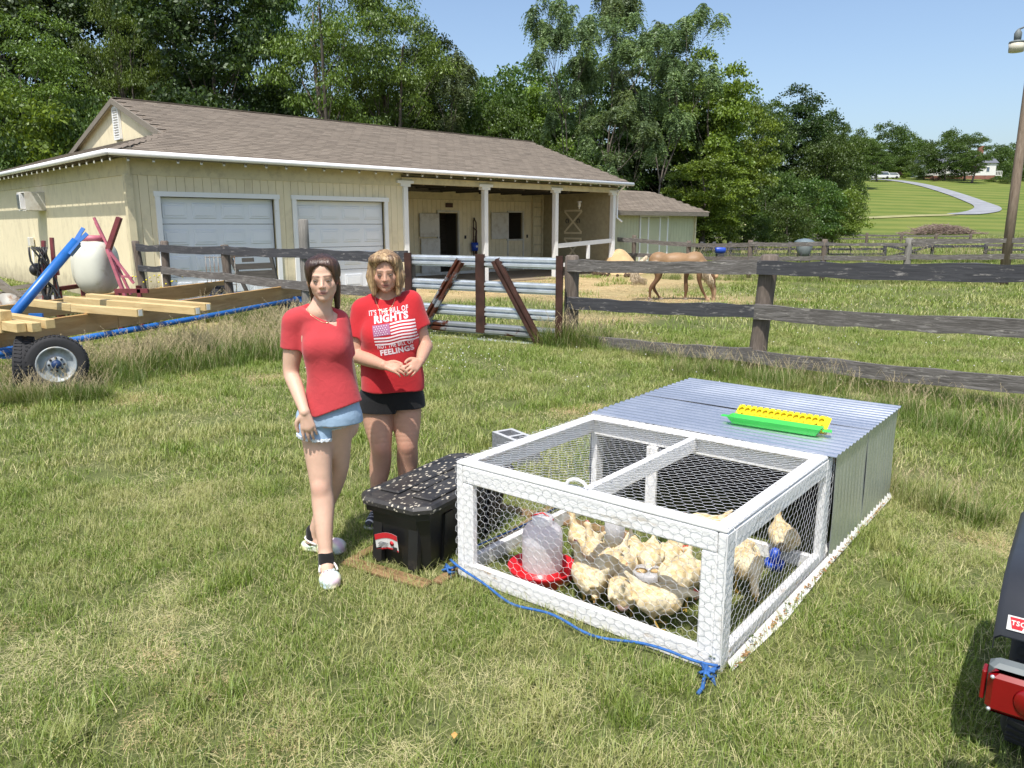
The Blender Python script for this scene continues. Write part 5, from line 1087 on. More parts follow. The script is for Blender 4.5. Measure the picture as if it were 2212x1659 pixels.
j_ = MB(); j_.lathe([(.103, .055), (.103, .2)], n=32, cap=False); jo = j_.build('jug', M['water_line'], w_); MB().lathe([(.1032, .2), (.103, .235), (.098, .262), (.08, .285), (.05, .295), (.05, .30)], n=32, cap=False).build('jug_shoulder', M['milky'], jo)
MB().lathe([(.052, .295), (.055, .33), (.045, .338), (.0, .338)], n=24).build('cap', M['milky'], jo); MB().tube([(-.06, 0, .335), (0, -.01, .355), (.055, -.02, .32)], .004, 6).build('tie', M['red_plastic'], jo)
g = at(1398, 1292, .0); f = thing('feed_jar', 'small round white feed can with two round openings and a wire ring among the hens', 'feeder', g); q = MB(); q.lathe([(.07, 0), (.073, .135), (.078, .145), (.070, .148), (.0, .140)], n=28); q.build('can', M['milky'], f)
M['feed'] = plain('feed', (.55, .38, .18), .9, var=.3, scale=60)
for s in (-1, 1): MB().lathe([(.03, .0), (.0, .003)], (s*.034, 0, .147), n=16).build('feed_opening', M['feed'], f)
MB().tube([(.016*math.cos(a), .0, .165+.016*math.sin(a)) for a in [2*PI*i/14 for i in range(15)]], .0025, 5).build('wire_ring', M['galv'], f)
g = at(1326, 1203, .0); f = thing('drinker', 'narrow grey drinker tube with yellow and red base at the back of the pen', 'drinker', g); MB().lathe([(.055, .06), (.055, .25), (.04, .27), (.0, .275)], n=20).build('tube', M['milky'], f); MB().lathe([(.07, 0), (.09, .02), (.09, .05), (.06, .06)], n=20).build('base', plain('yellow_plastic', (.75, .55, .02), .4), f); MB().lathe([(.03, 0), (.035, .05)], (.1, .0, .05), n=12).build('red_cup', M['red_plastic'], f)
g = cw(1.26, 1.12); f = thing('blue_waterer', 'small blue based waterer at the back right of the pen', 'waterer', g); f.scale = (.6, .6, .6); MB().lathe([(.08, 0), (.09, .06), (.08, .08), (.05, .06), (.0, .06)], n=20).build('base', M['blue_plastic'], f); MB().lathe([(.05, .06), (.05, .16), (.03, .19), (0, .2)], n=20).build('jar', M['blue_plastic'], f)
# trough feeder on the roof
M['green_plastic'] = plain('green_plastic', (.04, .50, .07), .35, var=.06); M['yellow_plastic'] = plain('yellow_plastic', (.80, .66, .01), .35, var=.05)
a = at(1578, 905, zr0+.03); b = at(1772, 935, zr0+.03); a.z = b.z = 0; d = (b-a).normalized(); rz = math.atan2(d.y, d.x); L = (b-a).length
f = thing('trough_feeder', 'green poultry trough with its yellow holed lid flipped open on the metal roof', 'feeder', ((a+b)/2+Vector((0, 0, zr0+.012))), rz); 
def trough(L, w0, w1, h, th=.003):
    q = MB(); pr = [(-w1/2, h), (-w0/2, 0), (w0/2, 0), (w1/2, h)]; n = 4; vs = []
    e = (w1-w0)/2
    for (x, sx) in ((-L/2, -1), (L/2, 1)):
        for (y, z) in pr: vs.append((x+(sx*e if z > 0 else 0), y, z))
    q.add(vs, [(0, 1, 5, 4), (1, 2, 6, 5), (2, 3, 7, 6), (0, 3, 2, 1), (4, 5, 6, 7)]); ins = [(x*(1-.012), y*.9, z+th*(1 if z == 0 else .0)) for (x, y, z) in vs]
    q.add(ins, [(4, 5, 1, 0), (5, 6, 2, 1), (6, 7, 3, 2), (1, 2, 3, 0), (7, 6, 5, 4)]); q.add(vs+ins, [(0, 4, 12, 8), (7, 3, 11, 15), (3, 0, 8, 11), (4, 7, 15, 12)]); return q
q = trough(L-.04, .05, .105, .045); q.box((L/2+.03, .02, .03), (.05, .03, .01), (0, 0, .3)); q.box((-L/2-.03, .0, .035), (.05, .03, .006)); q.build('trough', M['green_plastic'], f)
# lid: sloping plate with a row of round holes, hinged behind
lw = .085; nh = 14; q = MB(); Ll = L*.97; cell = Ll/nh
R_ = Euler((math.radians(28), 0, 0)).to_matrix(); o_ = Vector((0, .062, .045))
for k in range(nh):
    cx = -Ll/2+cell*(k+.5); ns = 16; vs = []; fs = []
    for i in range(ns):
        a_ = 2*PI*i/ns+PI/ns; c_, s_ = math.cos(a_), math.sin(a_); m_ = max(abs(c_)/(cell/2), abs(s_)/(lw/2)); ox, oy = c_/m_, s_/m_
        vs.append(o_+R_@Vector((cx+ox, lw/2+oy, 0))); vs.append(o_+R_@Vector((cx+.0155*c_, lw/2+.021*s_, 0))); vs.append(o_+R_@Vector((cx+.0155*c_, lw/2+.021*s_, -.010)))
    for i in range(ns): j = (i+1) % ns; fs += [(i*3, j*3, j*3+1, i*3+1), (i*3+1, j*3+1, j*3+2, i*3+2)]
    q.add(vs, fs)
def rp(x, y, z): return o_+R_@Vector((x, y, z))
q.poly([rp(-Ll/2, 0, 0), rp(Ll/2, 0, 0), rp(Ll/2+.01, -.02, -.035), rp(-Ll/2-.01, -.02, -.035)], (0, -.002, 0)); q.poly([rp(-Ll/2, lw, 0), rp(Ll/2, lw, 0), rp(Ll/2+.01, lw+.025, -.03), rp(-Ll/2-.01, lw+.025, -.03)], (0, .002, 0))
for s in (-1, 1): q.poly([rp(s*Ll/2, 0, 0), rp(s*Ll/2, lw, 0), rp(s*(Ll/2+.02), lw+.02, -.03), rp(s*(Ll/2+.02), -.02, -.03)], (s*.002, 0, 0))
lo_ = q.build('holed_lid', M['yellow_plastic'], f); q = MB(); q.poly([rp(-Ll/2, 0, -.016), rp(Ll/2, 0, -.016), rp(Ll/2, lw, -.016), rp(-Ll/2, lw, -.016)]); q.build('lid_shadow_side', plain('yellow_shaded', (.55, .40, .01), .4), lo_)  # darker yellow sheet paints the shade seen through the lid holes
MB().box((.0, .055, .045), (L*.8, .012, .006)).build('hinge', M['yellow_plastic'], f)
# ------------------------------------------------------------------ tote with lid
M['black_plastic'] = plain('black_plastic', (.012, .012, .013), .38, var=.1, dirt=(.10, .085, .06), dscale=5, dlo=.62, dhi=.9)
def lidmat():
    m, n, l, b = nt('tote_lid'); co = coords(n, l, rnd=False); f = noise(n, l, co, 9, 8, .65); v = n.new('ShaderNodeTexVoronoi'); v.inputs['Scale'].default_value = 46; v.inputs['Randomness'].default_value = 1
    st_ = coords(n, l, (1, .45, 1), rnd=False, rot=(0, 0, .8)); l.new(st_, v.inputs['Vector'])
    r1 = ramp(n, l, v.outputs['Distance'], [(.22, (1, 1, 1)), (.32, (0, 0, 0))]); dn = noise(n, l, co, 5.5, 4, .6); r2 = ramp(n, l, dn, [(.40, (0, 0, 0)), (.52, (1, 1, 1))]); mm = mixc(n, l, 1.0, r1, r2, 'MULTIPLY')
    col = mixc(n, l, mm, ramp(n, l, f, [(.35, (.018, .018, .02)), (.7, (.055, .052, .048))]), (.55, .50, .40)); l.new(col, b.inputs['Base Color']); b.inputs['Roughness'].default_value = .5; bump(n, l, b, f, .15, .003); return m
M['tote_lid'] = lidmat()
p1 = at(813, 1092, .38); p2 = at(988, 1135, .38); p3 = at(1010, 1005, .38)
TA = math.radians(-20); tt = thing('storage_tote', 'black plastic storage tote with bird droppings on its lid and a red and white label', 'storage bin', (-.40, 4.17, .02), math.radians(-31)); tw, tdp, th_ = .44, .92, .345
q = MB(); vs = []
def rect(w, d, z, ch=.05): return [(-w/2+ch, -d/2, z), (w/2-ch, -d/2, z), (w/2, -d/2+ch, z), (w/2, d/2-ch, z), (w/2-ch, d/2, z), (-w/2+ch, d/2, z), (-w/2, d/2-ch, z), (-w/2, -d/2+ch, z)]
R1 = [rect(tw*.78, tdp*.84, 0), rect(tw*.90, tdp*.93, th_-.05), rect(tw*.98, tdp*.98, th_-.05), rect(tw*.98, tdp*.98, th_-.005)]
vs = [p for r_ in R1 for p in r_]; fs = [tuple(reversed(range(8)))]+[(k*8+i, k*8+(i+1) % 8, (k+1)*8+(i+1) % 8, (k+1)*8+i) for k in range(3) for i in range(8)]; q.add(vs, fs)
for y in (-.22, 0, .22):
    for s in (-1, 1): q.box((s*tw*.42, y, th_*.42), (.03, .07, th_*.8), (0, s*.07, 0))
for x in (-.12, .12): q.box((x, -tdp*.445, th_*.42), (.06, .03, th_*.8), (-.08, 0, 0))
q.build('bin', M['black_plastic'], tt); q = MB(); R2 = [rect(tw+.03, tdp+.03, th_-.01, .07), rect(tw+.035, tdp+.035, th_+.012, .07), rect(tw+.01, tdp+.01, th_+.028, .065), rect(tw-.03, tdp-.03, th_+.028, .06), rect(tw-.05, tdp-.05, th_+.018, .06)]
vs = [p for r_ in R2 for p in r_]; fs = [(k*8+i, k*8+(i+1) % 8, (k+1)*8+(i+1) % 8, (k+1)*8+i) for k in range(4) for i in range(8)]+[tuple(range(32, 40)), tuple(reversed(range(8)))]; q.add(vs, fs)
for (x, y, w, d) in ((-.11, 0, .13, .66), (.11, .0, .13, .66), (0, -.1, .06, .3)): q.box((x, y, th_+.025), (w, d, .016), bev=.006)
q.build('lid', M['tote_lid'], tt)
# curled label
M['label_red'] = plain('label_red', (.55, .02, .03), .5, var=.04); M['label_white'] = plain('label_white', (.66, .66, .64), .5, var=.04); q = MB()
def lab(x, z, o=.0): return (x, -tdp*.445-.010-.02*z/.36-.02*o-.000+0.0*x, z)
vs = []; fs = []; nn_ = 8
def labstrip(z0f, z1f, name, mat, off, par=None):
    vs = []; fs = []
    for i in range(nn_+1):
        u = i/nn_; x = -.125+.155*u; for_z = [.075+.03*math.sin(u*2.2)+z0f*.8, .075+.03*math.sin(u*2.2)+z1f*.8]
        for z in for_z: vs.append((x, -tdp*.42-.05*(z/.36)-.012-off-.012*abs(u-.5), z))
    for i in range(nn_): fs.append((i*2, i*2+2, i*2+3, i*2+1))
    return MB().add(vs, fs).build(name, mat, par or tt)
lb = labstrip(-.015, .105, 'paper_label', M['label_white'], .014); labstrip(.065, .105, 'label_band', M['label_red'], .016, lb); labstrip(-.015, -.004, 'label_band', M['label_red'], .016, lb); q = MB()
for k in range(5): q.box((-.075, -tdp*.42-.05*.3-.0315, .095+.007*k), (.07-.01*(k % 2), .0008, .0018))
for k in range(10): q.box((-.005+.0028*k, -tdp*.42-.05*.3-.034, .100), (.0014+.0006*(k % 3), .0008, .025))
q.build('small_print', M['black_iron'], lb); MB().lathe([(.014, 0), (.0, .001)], (-.012, -tdp*.42-.0505, .130), axis=(0, -1, 0), n=16).build('round_badge', M['label_red'], lb)
# wooden pallet frame under the tote
pf = thing('wooden_sled', 'weathered orange brown timber frame lying under the black tote', 'wooden frame', (-.40, 4.17, 0), math.radians(-31)); M['sled_wood'] = woodmat('sled_wood', (.09, .05, .022), (.20, .12, .055), (.34, .21, .10), 0, 3, .8, .4, 8)

for (a_, b_, w_, nm) in (((-.29, -.50, .012), (.27, -.50, .012), .09, 'plank'), ((-.27, -.45, .012), (-.27, .55, .012), .05, 'plank'), ((.29, -.45, .012), (.29, 1.2, .012), .06, 'plank'), ((-.27, .62, .012), (.9, .62, .012), .09, 'plank')): lum(pf, inv(pf).inverted() @ Vector(a_), inv(pf).inverted() @ Vector(b_), w_, .022, 'sled_wood', nm)
# cinder block
M['cinder'] = plain('cinder', (.21, .22, .235), .95, var=.25, scale=60, bmp=.8); M['cinder_lit'] = plain('cinder_lit', (.42, .43, .44), .95, var=.12, scale=50, bmp=.3)  # paler concrete copy paints sunlight on the upward faces of the block
cb = thing('cinder_block', 'grey concrete block with two cores standing beside the coop', 'concrete block', (.03, 5.78, 0), math.radians(-56)); q = MB(); bl, bw, bh, w_ = .39, .19, .19, .032
for y in (-bw/2+w_/2, bw/2-w_/2): q.box((0, y, bh/2), (bl, w_, bh))
for x in (-bl/2+w_/2, 0, bl/2-w_/2): q.box((x, 0, bh/2-.001), (w_, bw-2*w_, bh-.002))
q.box((0, 0, bh/2-.02), (bl-.02, bw-.02, .01)); q.build('block', M['cinder'], cb); q = MB()
for y in (-bw/2+w_/2, bw/2-w_/2): q.box((0, y, bh+.001), (bl, w_, .003))
for x in (-bl/2+w_/2, 0, bl/2-w_/2): q.box((x, 0, bh+.001), (w_, bw-2*w_, .003))
q.build('lit_top_face', M['cinder_lit'], cb)
# blue rope
M['rope'] = plain('rope', (.025, .11, .33), .75, var=.35, scale=60); rp_ = thing('blue_rope', 'blue rope lying in the grass along the front of the coop', 'rope', cw(0, -.05)); pts = []
for i in range(60):
    t = i/59; x = -.02+t*(CW+.02); y = -.03-.075*math.sin(PI*min(t*1.15, 1))-.01*math.sin(t*23); pts.append(cw(x, y, .06*(1-t)**6+.035+.012*math.sin(t*17)+.03*(t**12)))
q = MB(); q.tube(pts, .0065, 7); r = random.Random(2)
for (cx_, cy_) in ((-.03, -.03), (CW-.02, -.06)):
    k_ = [cw(cx_+.05*math.sin(i*1.9)*r.uniform(.4, 1), cy_+.04*math.cos(i*2.3)*r.uniform(.4, 1), .035+.02*math.sin(i*1.3)) for i in range(14)]; sm = []
    for i in range(len(k_)-1):
        for s_ in (0, .5): sm.append(k_[i].lerp(k_[i+1], s_))
    q.tube(sm, .0065, 7)
q.tube([cw(CW-.03, -.06, .06), cw(CW-.02, -.10, .03), cw(CW-.0, -.16, .025), cw(CW+.0, -.2, .02)], .008, 7); q.build('rope_strand', M['rope'], rp_, world=True)
q = MB(); q.tube([cw(-.06, .1, .08), cw(-.05, .6, .07), cw(-.05, 1.0, .08)], .005, 6); q.build('rope_strand', M['rope'], rp_, world=True)
# ------------------------------------------------------------------ black trailer corner at right
M['fender'] = plain('fender', (.035, .037, .042), .38, .1, var=.1, dirt=(.16, .13, .11), dscale=4, dlo=.6, dhi=.75, bmp=.05); M['red_lens'] = plain('red_lens', (.20, .004, .006), .15, var=.1)
ft = thing('utility_trailer', 'black utility trailer corner with fender, tyre and red tail light at the right edge', 'trailer', (1.475, 2.15, 0), math.radians(-37))
prof = [(.0, .575), (.018, .63), (.06, .69), (.14, .73), (.3, .745), (.75, .745), (.92, .70), (1.0, .6)]; q = MB(); vs = []; fs = []; n = len(prof)
for x in (0, .018, .26):
    for (y, z) in prof: vs.append((x, y+(.008 if x == 0 else 0), z-(.018 if x == 0 else 0)))
for k in range(2):
    for i in range(n-1): fs.append((k*n+i, k*n+i+1, (k+1)*n+i+1, (k+1)*n+i))
q.add(vs, fs, True); q.add([Vector((v[0]+.003, v[1]+.005, v[2]-.006)) for v in vs], [tuple(reversed(f_)) for f_ in fs], True)
q.poly([(.0005, y+.008, z-.018) for (y, z) in prof]+[(.0005, y+.012, z-.055) for (y, z) in reversed(prof)], (.003, 0, 0)); q.build('fender', M['fender'], ft)
wheel(ft, (.145, .48, .305), .305, .20, .19, (-1, 0, 0), world=False)
q = MB(); q.box((.42, -.05, .56), (.55, .06, .10), bev=.006); q.box((.30, -.02, .635), (.14, .07, .06), bev=.004); q.tube([(.115, -.115, .57), (.115, -.115, .635), (.15, -.115, .655), (.22, -.115, .655)], .011, 8); q.box((.40, .5, .50), (.06, 1.2, .08)); q.box((.245, -.14, .36), (.05, .05, .5)); q.build('frame', M['fender'], ft)
q = MB(); q.box((.115, -.15, .50), (.215, .06, .135), bev=.012); q.build('lamp_housing', M['bin_grey'], ft); q = MB(); q.box((.115, -.195, .495), (.21, .04, .125), bev=.015); q.box((.0, -.16, .495), (.012, .05, .09), bev=.003); q.lathe([(.045, 0), (.04, .006), (.0, .008)], (.12, -.215, .495), axis=(0, -1, 0), n=24); tlm = q.build('tail_light', M['red_lens'], ft)
q = MB(); [q.ball((x, -.217, z), .006, 8, 6) for x in (.022, .205) for z in (.445, .545)]; q.build('screws', M['galv'], tlm)
# sticker on the fender face
def textmesh(txt, size, mat, name, bold=.0, ext=.0004):
    c = bpy.data.curves.new('text', 'FONT'); c.body = txt; c.size = size; c.extrude = ext; c.offset = bold; c.resolution_u = 3; c.space_character = 1.12
    o = bpy.data.objects.new('text_tmp', c); COL.objects.link(o); dg = bpy.context.evaluated_depsgraph_get(); me = bpy.data.meshes.new_from_object(o.evaluated_get(dg)); bpy.data.objects.remove(o); me.name = name; me.materials.clear(); me.materials.append(mat); return me
pA = Vector((.018, prof[0][0], prof[0][1])); pB = Vector((.018, prof[1][0], prof[1][1])); upv = (pB-pA).normalized(); outv = Vector((1, 0, 0)).cross(upv); outv = outv if outv.y < 0 else -outv
st_o = pA+upv*.022+Vector((.012, 0, 0))+outv*.004; Rm = Matrix((Vector((1, 0, 0)), upv, outv)).transposed().to_4x4()
q = MB().box((.11, .022, 0), (.22, .044, .001), bev=.0003); so = link('store_sticker', q.mesh('store_sticker', M['house_white']), ft); so.matrix_local = Matrix.Translation(st_o) @ Rm
q = MB(); q.poly([(.006, .040, .001), (.050, .040, .001), (.040, .006, .001), (.014, .006, .001)], (0, 0, .0005)); to = link('red_trapezoid', q.mesh('red_trapezoid', M['label_red']), so)
for (txt, sz, x, y, mt) in (('TSC', .0195, .0105, .0175, 'house_white'), ('TRACTOR', .019, .054, .024, 'grey_metal'), ('SUPPLY CO', .019, .054, .007, 'grey_metal')):
    o = link('lettering', textmesh(txt, sz, M[mt], 'lettering', .0006), so); o.location = (x, y, .0018)
# ------------------------------------------------------------------ grass
def tuft(name, n, rad, hmin, hmax, w, seed, straw=.25, lean=.6, curl=.8, mats=('blade', 'blade_straw'), flat=0.0):
    r = np.random.default_rng(seed); V = []; Fq = []; T = []; MI = []
    for i in range(n):
        a = r.uniform(0, 2*PI); d = rad*math.sqrt(r.random()); x, y = d*math.cos(a), d*math.sin(a); h = r.uniform(hmin, hmax); b = r.uniform(0, 2*PI); le = r.uniform(.05, lean)*h; isd = r.random() < straw
        ww = w*r.uniform(.6, 1.3)*(.8 if isd else 1); px, py = -math.sin(b)*ww/2, math.cos(b)*ww/2; dx, dy = math.cos(b), math.sin(b); k = len(V)
        if isd: h *= .75; le *= 1.6
        if r.random() < flat: h *= .35; le = hmax*1.2
        ts = (0, .4, .75, 1.0)
        for t in ts:
            off = le*t**1.7*(1+curl*t*.5); z = h*(t-.18*curl*t*t*(le/h)) ; f = (1-t)**.6 if t < 1 else 0
            cx, cy = x+dx*off, y+dy*off
            if t < 1: V += [(cx-px*f, cy-py*f, z), (cx+px*f, cy+py*f, z)]
            else: V += [(cx, cy, z)]
        Fq += [(k, k+1, k+3, k+2), (k+2, k+3, k+5, k+4), (k+4, k+5, k+6, k+6)]; tv = min(1, max(0, r.normal(.5, .25))); T += [tv]*3; MI += [1 if isd else 0]*3
    me = bpy.data.meshes.new(name); me.from_pydata(V, [], [tuple(dict.fromkeys(f)) for f in Fq]); me.materials.append(M[mats[0]]); me.materials.append(M[mats[1]]); me.polygons.foreach_set('material_index', MI); set_tint(me, T); me.update()
    return bpy.data.objects.new(name, me)
def scatter(name, P, rz, sc, idx, variants, label_kind='stuff', tilt=None):
    me = bpy.data.meshes.new(name); P = np.asarray(P, np.float32); n = len(P); me.vertices.add(n); me.vertices.foreach_set('co', P.ravel())
    rot = np.zeros((n, 3), np.float32); rot[:, 2] = rz
    if tilt is not None: rot[:, :2] = tilt
    a = me.attributes.new('rot', 'FLOAT_VECTOR', 'POINT'); a.data.foreach_set('vector', rot.ravel())
    a = me.attributes.new('scl', 'FLOAT', 'POINT'); a.data.foreach_set('value', np.asarray(sc, np.float32))
    a = me.attributes.new('idx', 'INT', 'POINT'); a.data.foreach_set('value', np.asarray(idx, np.int32)); me.update()
    vc = bpy.data.collections.new(name+'_variants')
    for v in variants: vc.objects.link(v)
    o = link(name, me); o['kind'] = label_kind
    g = bpy.data.node_groups.new(name+'_nodes', 'GeometryNodeTree'); g.interface.new_socket('Geometry', in_out='INPUT', socket_type='NodeSocketGeometry'); g.interface.new_socket('Geometry', in_out='OUTPUT', socket_type='NodeSocketGeometry')
    n_ = g.nodes; l = g.links; gi = n_.new('NodeGroupInput'); go = n_.new('NodeGroupOutput'); ip_ = n_.new('GeometryNodeInstanceOnPoints'); ci = n_.new('GeometryNodeCollectionInfo'); ci.inputs['Collection'].default_value = vc; ci.inputs['Separate Children'].default_value = True; ci.inputs['Reset Children'].default_value = True
    def na(nm, ty): q = n_.new('GeometryNodeInputNamedAttribute'); q.data_type = ty; q.inputs['Name'].default_value = nm; return q.outputs[0]
    l.new(gi.outputs[0], ip_.inputs['Points']); l.new(ci.outputs[0], ip_.inputs['Instance']); ip_.inputs['Pick Instance'].default_value = True; l.new(na('idx', 'INT'), ip_.inputs['Instance Index']); l.new(na('rot', 'FLOAT_VECTOR'), ip_.inputs['Rotation']); l.new(na('scl', 'FLOAT'), ip_.inputs['Scale']); l.new(ip_.outputs[0], go.inputs[0])
    md = o.modifiers.new('scatter', 'NODES'); md.node_group = g; return o
coop_in = [(cw(0, 0)), ]
def local_coop(x, y): v = Mc.inverted() @ Vector((x, y, 0)); return v.x, v.y
def in_coop(x, y): a, b = local_coop(x, y); return -.02 < a < CW+.03 and -.02 < b < CD2+.02
def in_box(x, y): a, b = local_coop(x, y); return -.03 < a < CW+.05 and CD1+.05 < b < CD2+.02
Mbi = Mb.inverted()
def in_barn(x, y): v = Mbi @ Vector((x, y, 0)); return -.0 < v.x < 24 and v.y > .3
Mt = Matrix.Translation(tt.location) @ Matrix.Rotation(tt.rotation_euler.z, 4, 'Z'); Mti = Mt.inverted()
def in_tote(x, y): v = Mti @ Vector((x, y, 0)); return abs(v.x) < .2 and abs(v.y) < .4
def wedge(y0, y1, dens, r, marg=1.6, f=.72):
    A = f*(y1*y1-y0*y0)+2*marg*(y1-y0); n = int(A*dens); ys = []; 
    while len(ys) < n:
        y = r.uniform(y0, y1)
        if r.random() < (2*f*y+2*marg)/(2*f*y1+2*marg): ys.append(y)
    ys = np.array(ys); xs = r.uniform(-1, 1, n)*(f*ys+marg); return xs, ys
fine = [tuft('grass_tuft', 95, .15, .035, .085, .0042, s, .20, .9) for s in range(6)]+[tuft('grass_tuft', 80, .14, .02, .055, .0040, s+30, .75, 1.6, flat=.6) for s in range(3)]+[tuft('grass_tuft', 60, .09, .07, .14, .0055, s+40, .05, .8) for s in range(2)]
r = np.random.default_rng(2)
HZ = ((1.5, 22.6, 4.6, 3.6), (-1.5, 20.8, 3.2, 2.8), (3.2, 18.7, 2.6, .8), (5.8, 18.5, 1.6, .7), (5.5, 26.5, 3, 3), (1.5, 15.2, 1.2, .8))
def hayz(x, y): return max(1-((x-a)/c)**2-((y-b)/d)**2 for a, b, c, d in HZ)
def ns(x, y, s, o=0): return mnoise.noise(Vector((x*s+o, y*s, o)))
def lawn(name, y0, y1, dens, variants, sfac, hay=True):
    xs, ys = wedge(y0, y1, dens, r); P = []; S_ = []; I = []
    for x, y in zip(xs, ys):
        if in_box(x, y) or in_barn(x, y) or in_tote(x, y) or (y > 14 and hayz(x, y)+.5*ns(x, y, .8, 5) > .1 and r.random() < .88): continue
        s = r.uniform(.75, 1.2)*sfac; k = int(r.integers(0, 6)); v = ns(x, y, .9, 3)+.6*ns(x, y, 3.1, 9)
        if v > .24 and r.random() < .6: k = 6+int(r.integers(0, 3))
        elif ns(x, y, 1.7, 20) > .38 and r.random() < .6: k = 9+int(r.integers(0, 2))
        if in_coop(x, y):
            a_, b_ = local_coop(x, y)
            if min(a_, CW-a_, b_) < .05: continue
            s *= .7
        P.append((x, y, 0)); S_.append(s); I.append(k)
    return scatter(name, P, r.uniform(0, 6.28, len(P)), S_, I, variants)
lawn('lawn_grass_near', 1.4, 5.2, 125, fine, .78)
fine2 = [o.copy() for o in fine]
mid_ = [tuft('grass_tuft', 85, .24, .05, .10, .0075, s+60, .22, .9) for s in range(6)]+[tuft('grass_tuft', 75, .24, .03, .06, .007, s+70, .75, 1.5, flat=.6) for s in range(3)]+[tuft('grass_tuft', 60, .16, .09, .17, .009, s+80, .05, .8) for s in range(2)]
lawn('lawn_grass_middle', 5.2, 13, 38, mid_, .82)
far_ = [tuft('grass_tuft', 70, .42, .05, .11, .015, s+90, .25, .9) for s in range(6)]+[tuft('grass_tuft', 70, .42, .03, .06, .014, s+100, .8, 1.5, flat=.7) for s in range(3)]+[tuft('grass_tuft', 60, .3, .08, .16, .018, s+110, .05, .8) for s in range(2)]
lawn('paddock_grass', 13, 48, 3.6, far_, 1.1)
vfar = [tuft('grass_tuft', 60, .9, .08, .35, .035, s+120, .25, .7) for s in range(6)]+[tuft('grass_tuft', 60, .9, .08, .3, .035, s+130, .6, .7) for s in range(3)]+[tuft('grass_tuft', 60, .7, .15, .5, .04, s+140, .05, .6) for s in range(2)]
xs, ys = wedge(48, 92, .55, r); P = [(x, y, terrain(x, y)) for x, y in zip(xs, ys) if not in_barn(x, y) and x > 8]
scatter('meadow_grass', P, r.uniform(0, 6.28, len(P)), r.uniform(.8, 1.3, len(P)), r.integers(0, 11, len(P)), vfar)
# long unmown grass with seed stalks
def longtuft(seed, n=46, rad=.16, hmin=.18, hmax=.46, w=.0075, seeds_=3, wd=1.0):
    o = tuft('long_grass_tuft', n, rad, hmin, hmax, w*wd, seed, .08, .75, 1.0, mats=('blade_long', 'seed')); r_ = random.Random(seed); me = o.data; mb = MB(); 
    vs = [tuple(v.co) for v in me.vertices]; fs = [tuple(p.vertices) for p in me.polygons]; mi = [p.material_index for p in me.polygons]; tv = [d.value for d in me.attributes['tint'].data]
    for k in range(seeds_):
        a = r_.uniform(0, 6.28); x, y = r_.uniform(-rad, rad), r_.uniform(-rad, rad); H = r_.uniform(hmax*1.1, hmax*1.75); L = H*r_.uniform(.15, .45); pts = [Vector((x+math.cos(a)*L*t**2, y+math.sin(a)*L*t**2, H*(t-.15*t*t))) for t in (0, .35, .7, .9, 1)]
        q = MB(); q.tube(pts, [.0018*wd, .0016*wd, .0014*wd, .001*wd, .001*wd], 3, cap=False)
        for s in range(12):
            t = .72+.28*s/12; p = Vector((x+math.cos(a)*L*t*t, y+math.sin(a)*L*t*t, H*(t-.15*t*t))); b = r_.uniform(0, 6.28); q.tube([p, p+Vector((math.cos(b)*.014*wd, math.sin(b)*.014*wd, .01))], [.0028*wd, .001], 3, cap=False)
        o_ = len(vs); vs += [tuple(v) for v in q.v]; fs += [tuple(i+o_ for i in f) for f in q.f]; mi += [1]*len(q.f); tv += [.5]*len(q.f)
    m2 = bpy.data.meshes.new('long_grass_tuft'); m2.from_pydata(vs, [], fs); m2.materials.append(M['blade_long']); m2.materials.append(M['seed']); m2.polygons.foreach_set('material_index', mi); set_tint(m2, tv); m2.update(); return bpy.data.objects.new('long_grass_tuft', m2)
lv = [longtuft(s) for s in range(200, 205)]+[longtuft(s, 40, .14, .12, .3, .007, 0) for s in range(205, 208)]; P = []; S_ = []
def strip(a, b, width, n, s0=.7, s1=1.2, jit=1.0):
    a = Vector((*a, 0)); b = Vector((*b, 0)); d = (b-a).normalized(); nn = Vector((-d.y, d.x, 0))
    for k in range(n):
        p = a.lerp(b, r.random())+nn*float(np.clip(r.normal(0, width*.4), -width, width)); 
        if in_coop(p.x, p.y) or in_barn(p.x, p.y): continue
        P.append((p.x, p.y, 0)); S_.append(r.uniform(s0, s1)*(1-.3*abs((p-a).dot(nn))/width))
fA = atY(1237, HORIZON, 11.75); fB = atY(1652, HORIZON, 9.45); fC = atY(2420, HORIZON, 6.75)
strip(fA.xy, fB.xy, .45, 380, .25, .6); strip(fB.xy, fC.xy, .45, 480, .22, .55); strip((fA.x-.5, fA.y-.15), (fA.x+.5, fA.y-.4), .3, 90, .7, 1.15); strip((2.0, 9.4), (3.6, 8.2), .4, 120, .4, .8); strip((3.4, 7.6), (4.6, 5.4), .6, 190, .35, .75); strip((2.5, 5.2), (2.9, 4.4), .25, 50, .3, .6)
strip((-5.4, 8.35), (-2.6, 11.6), .7, 1200, .5, 1.0); strip((-4.9, 9.4), (-3.2, 14.6), .45, 760, .55, 1.0); strip((-5.6, 7.5), (-4.2, 7.9), .22, 260, .4, .7); strip((-3.6, 11.6), (-2.0, 13.0), .7, 240, .7, 1.2); strip((-6.6, 8.0), (-4.9, 8.4), .35, 200, .45, .8); strip((-4.4, 14.2), (-7.6, 15.8), .6, 420, .6, 1.1); strip((-1.9, 12.9), (-4.4, 14.2), .5, 200, .6, 1.0); strip((-8, 13), (-6, 16), .8, 160, .6, 1.1)
strip((14, 23.2), (5, 26.2), .5, 180, .5, 1.0); strip((8, 38), (24, 37), 1.2, 260, 1, 1.8)
scatter('long_grass', P, r.uniform(0, 6.28, len(P)), S_, r.integers(0, 8, len(P)), lv)
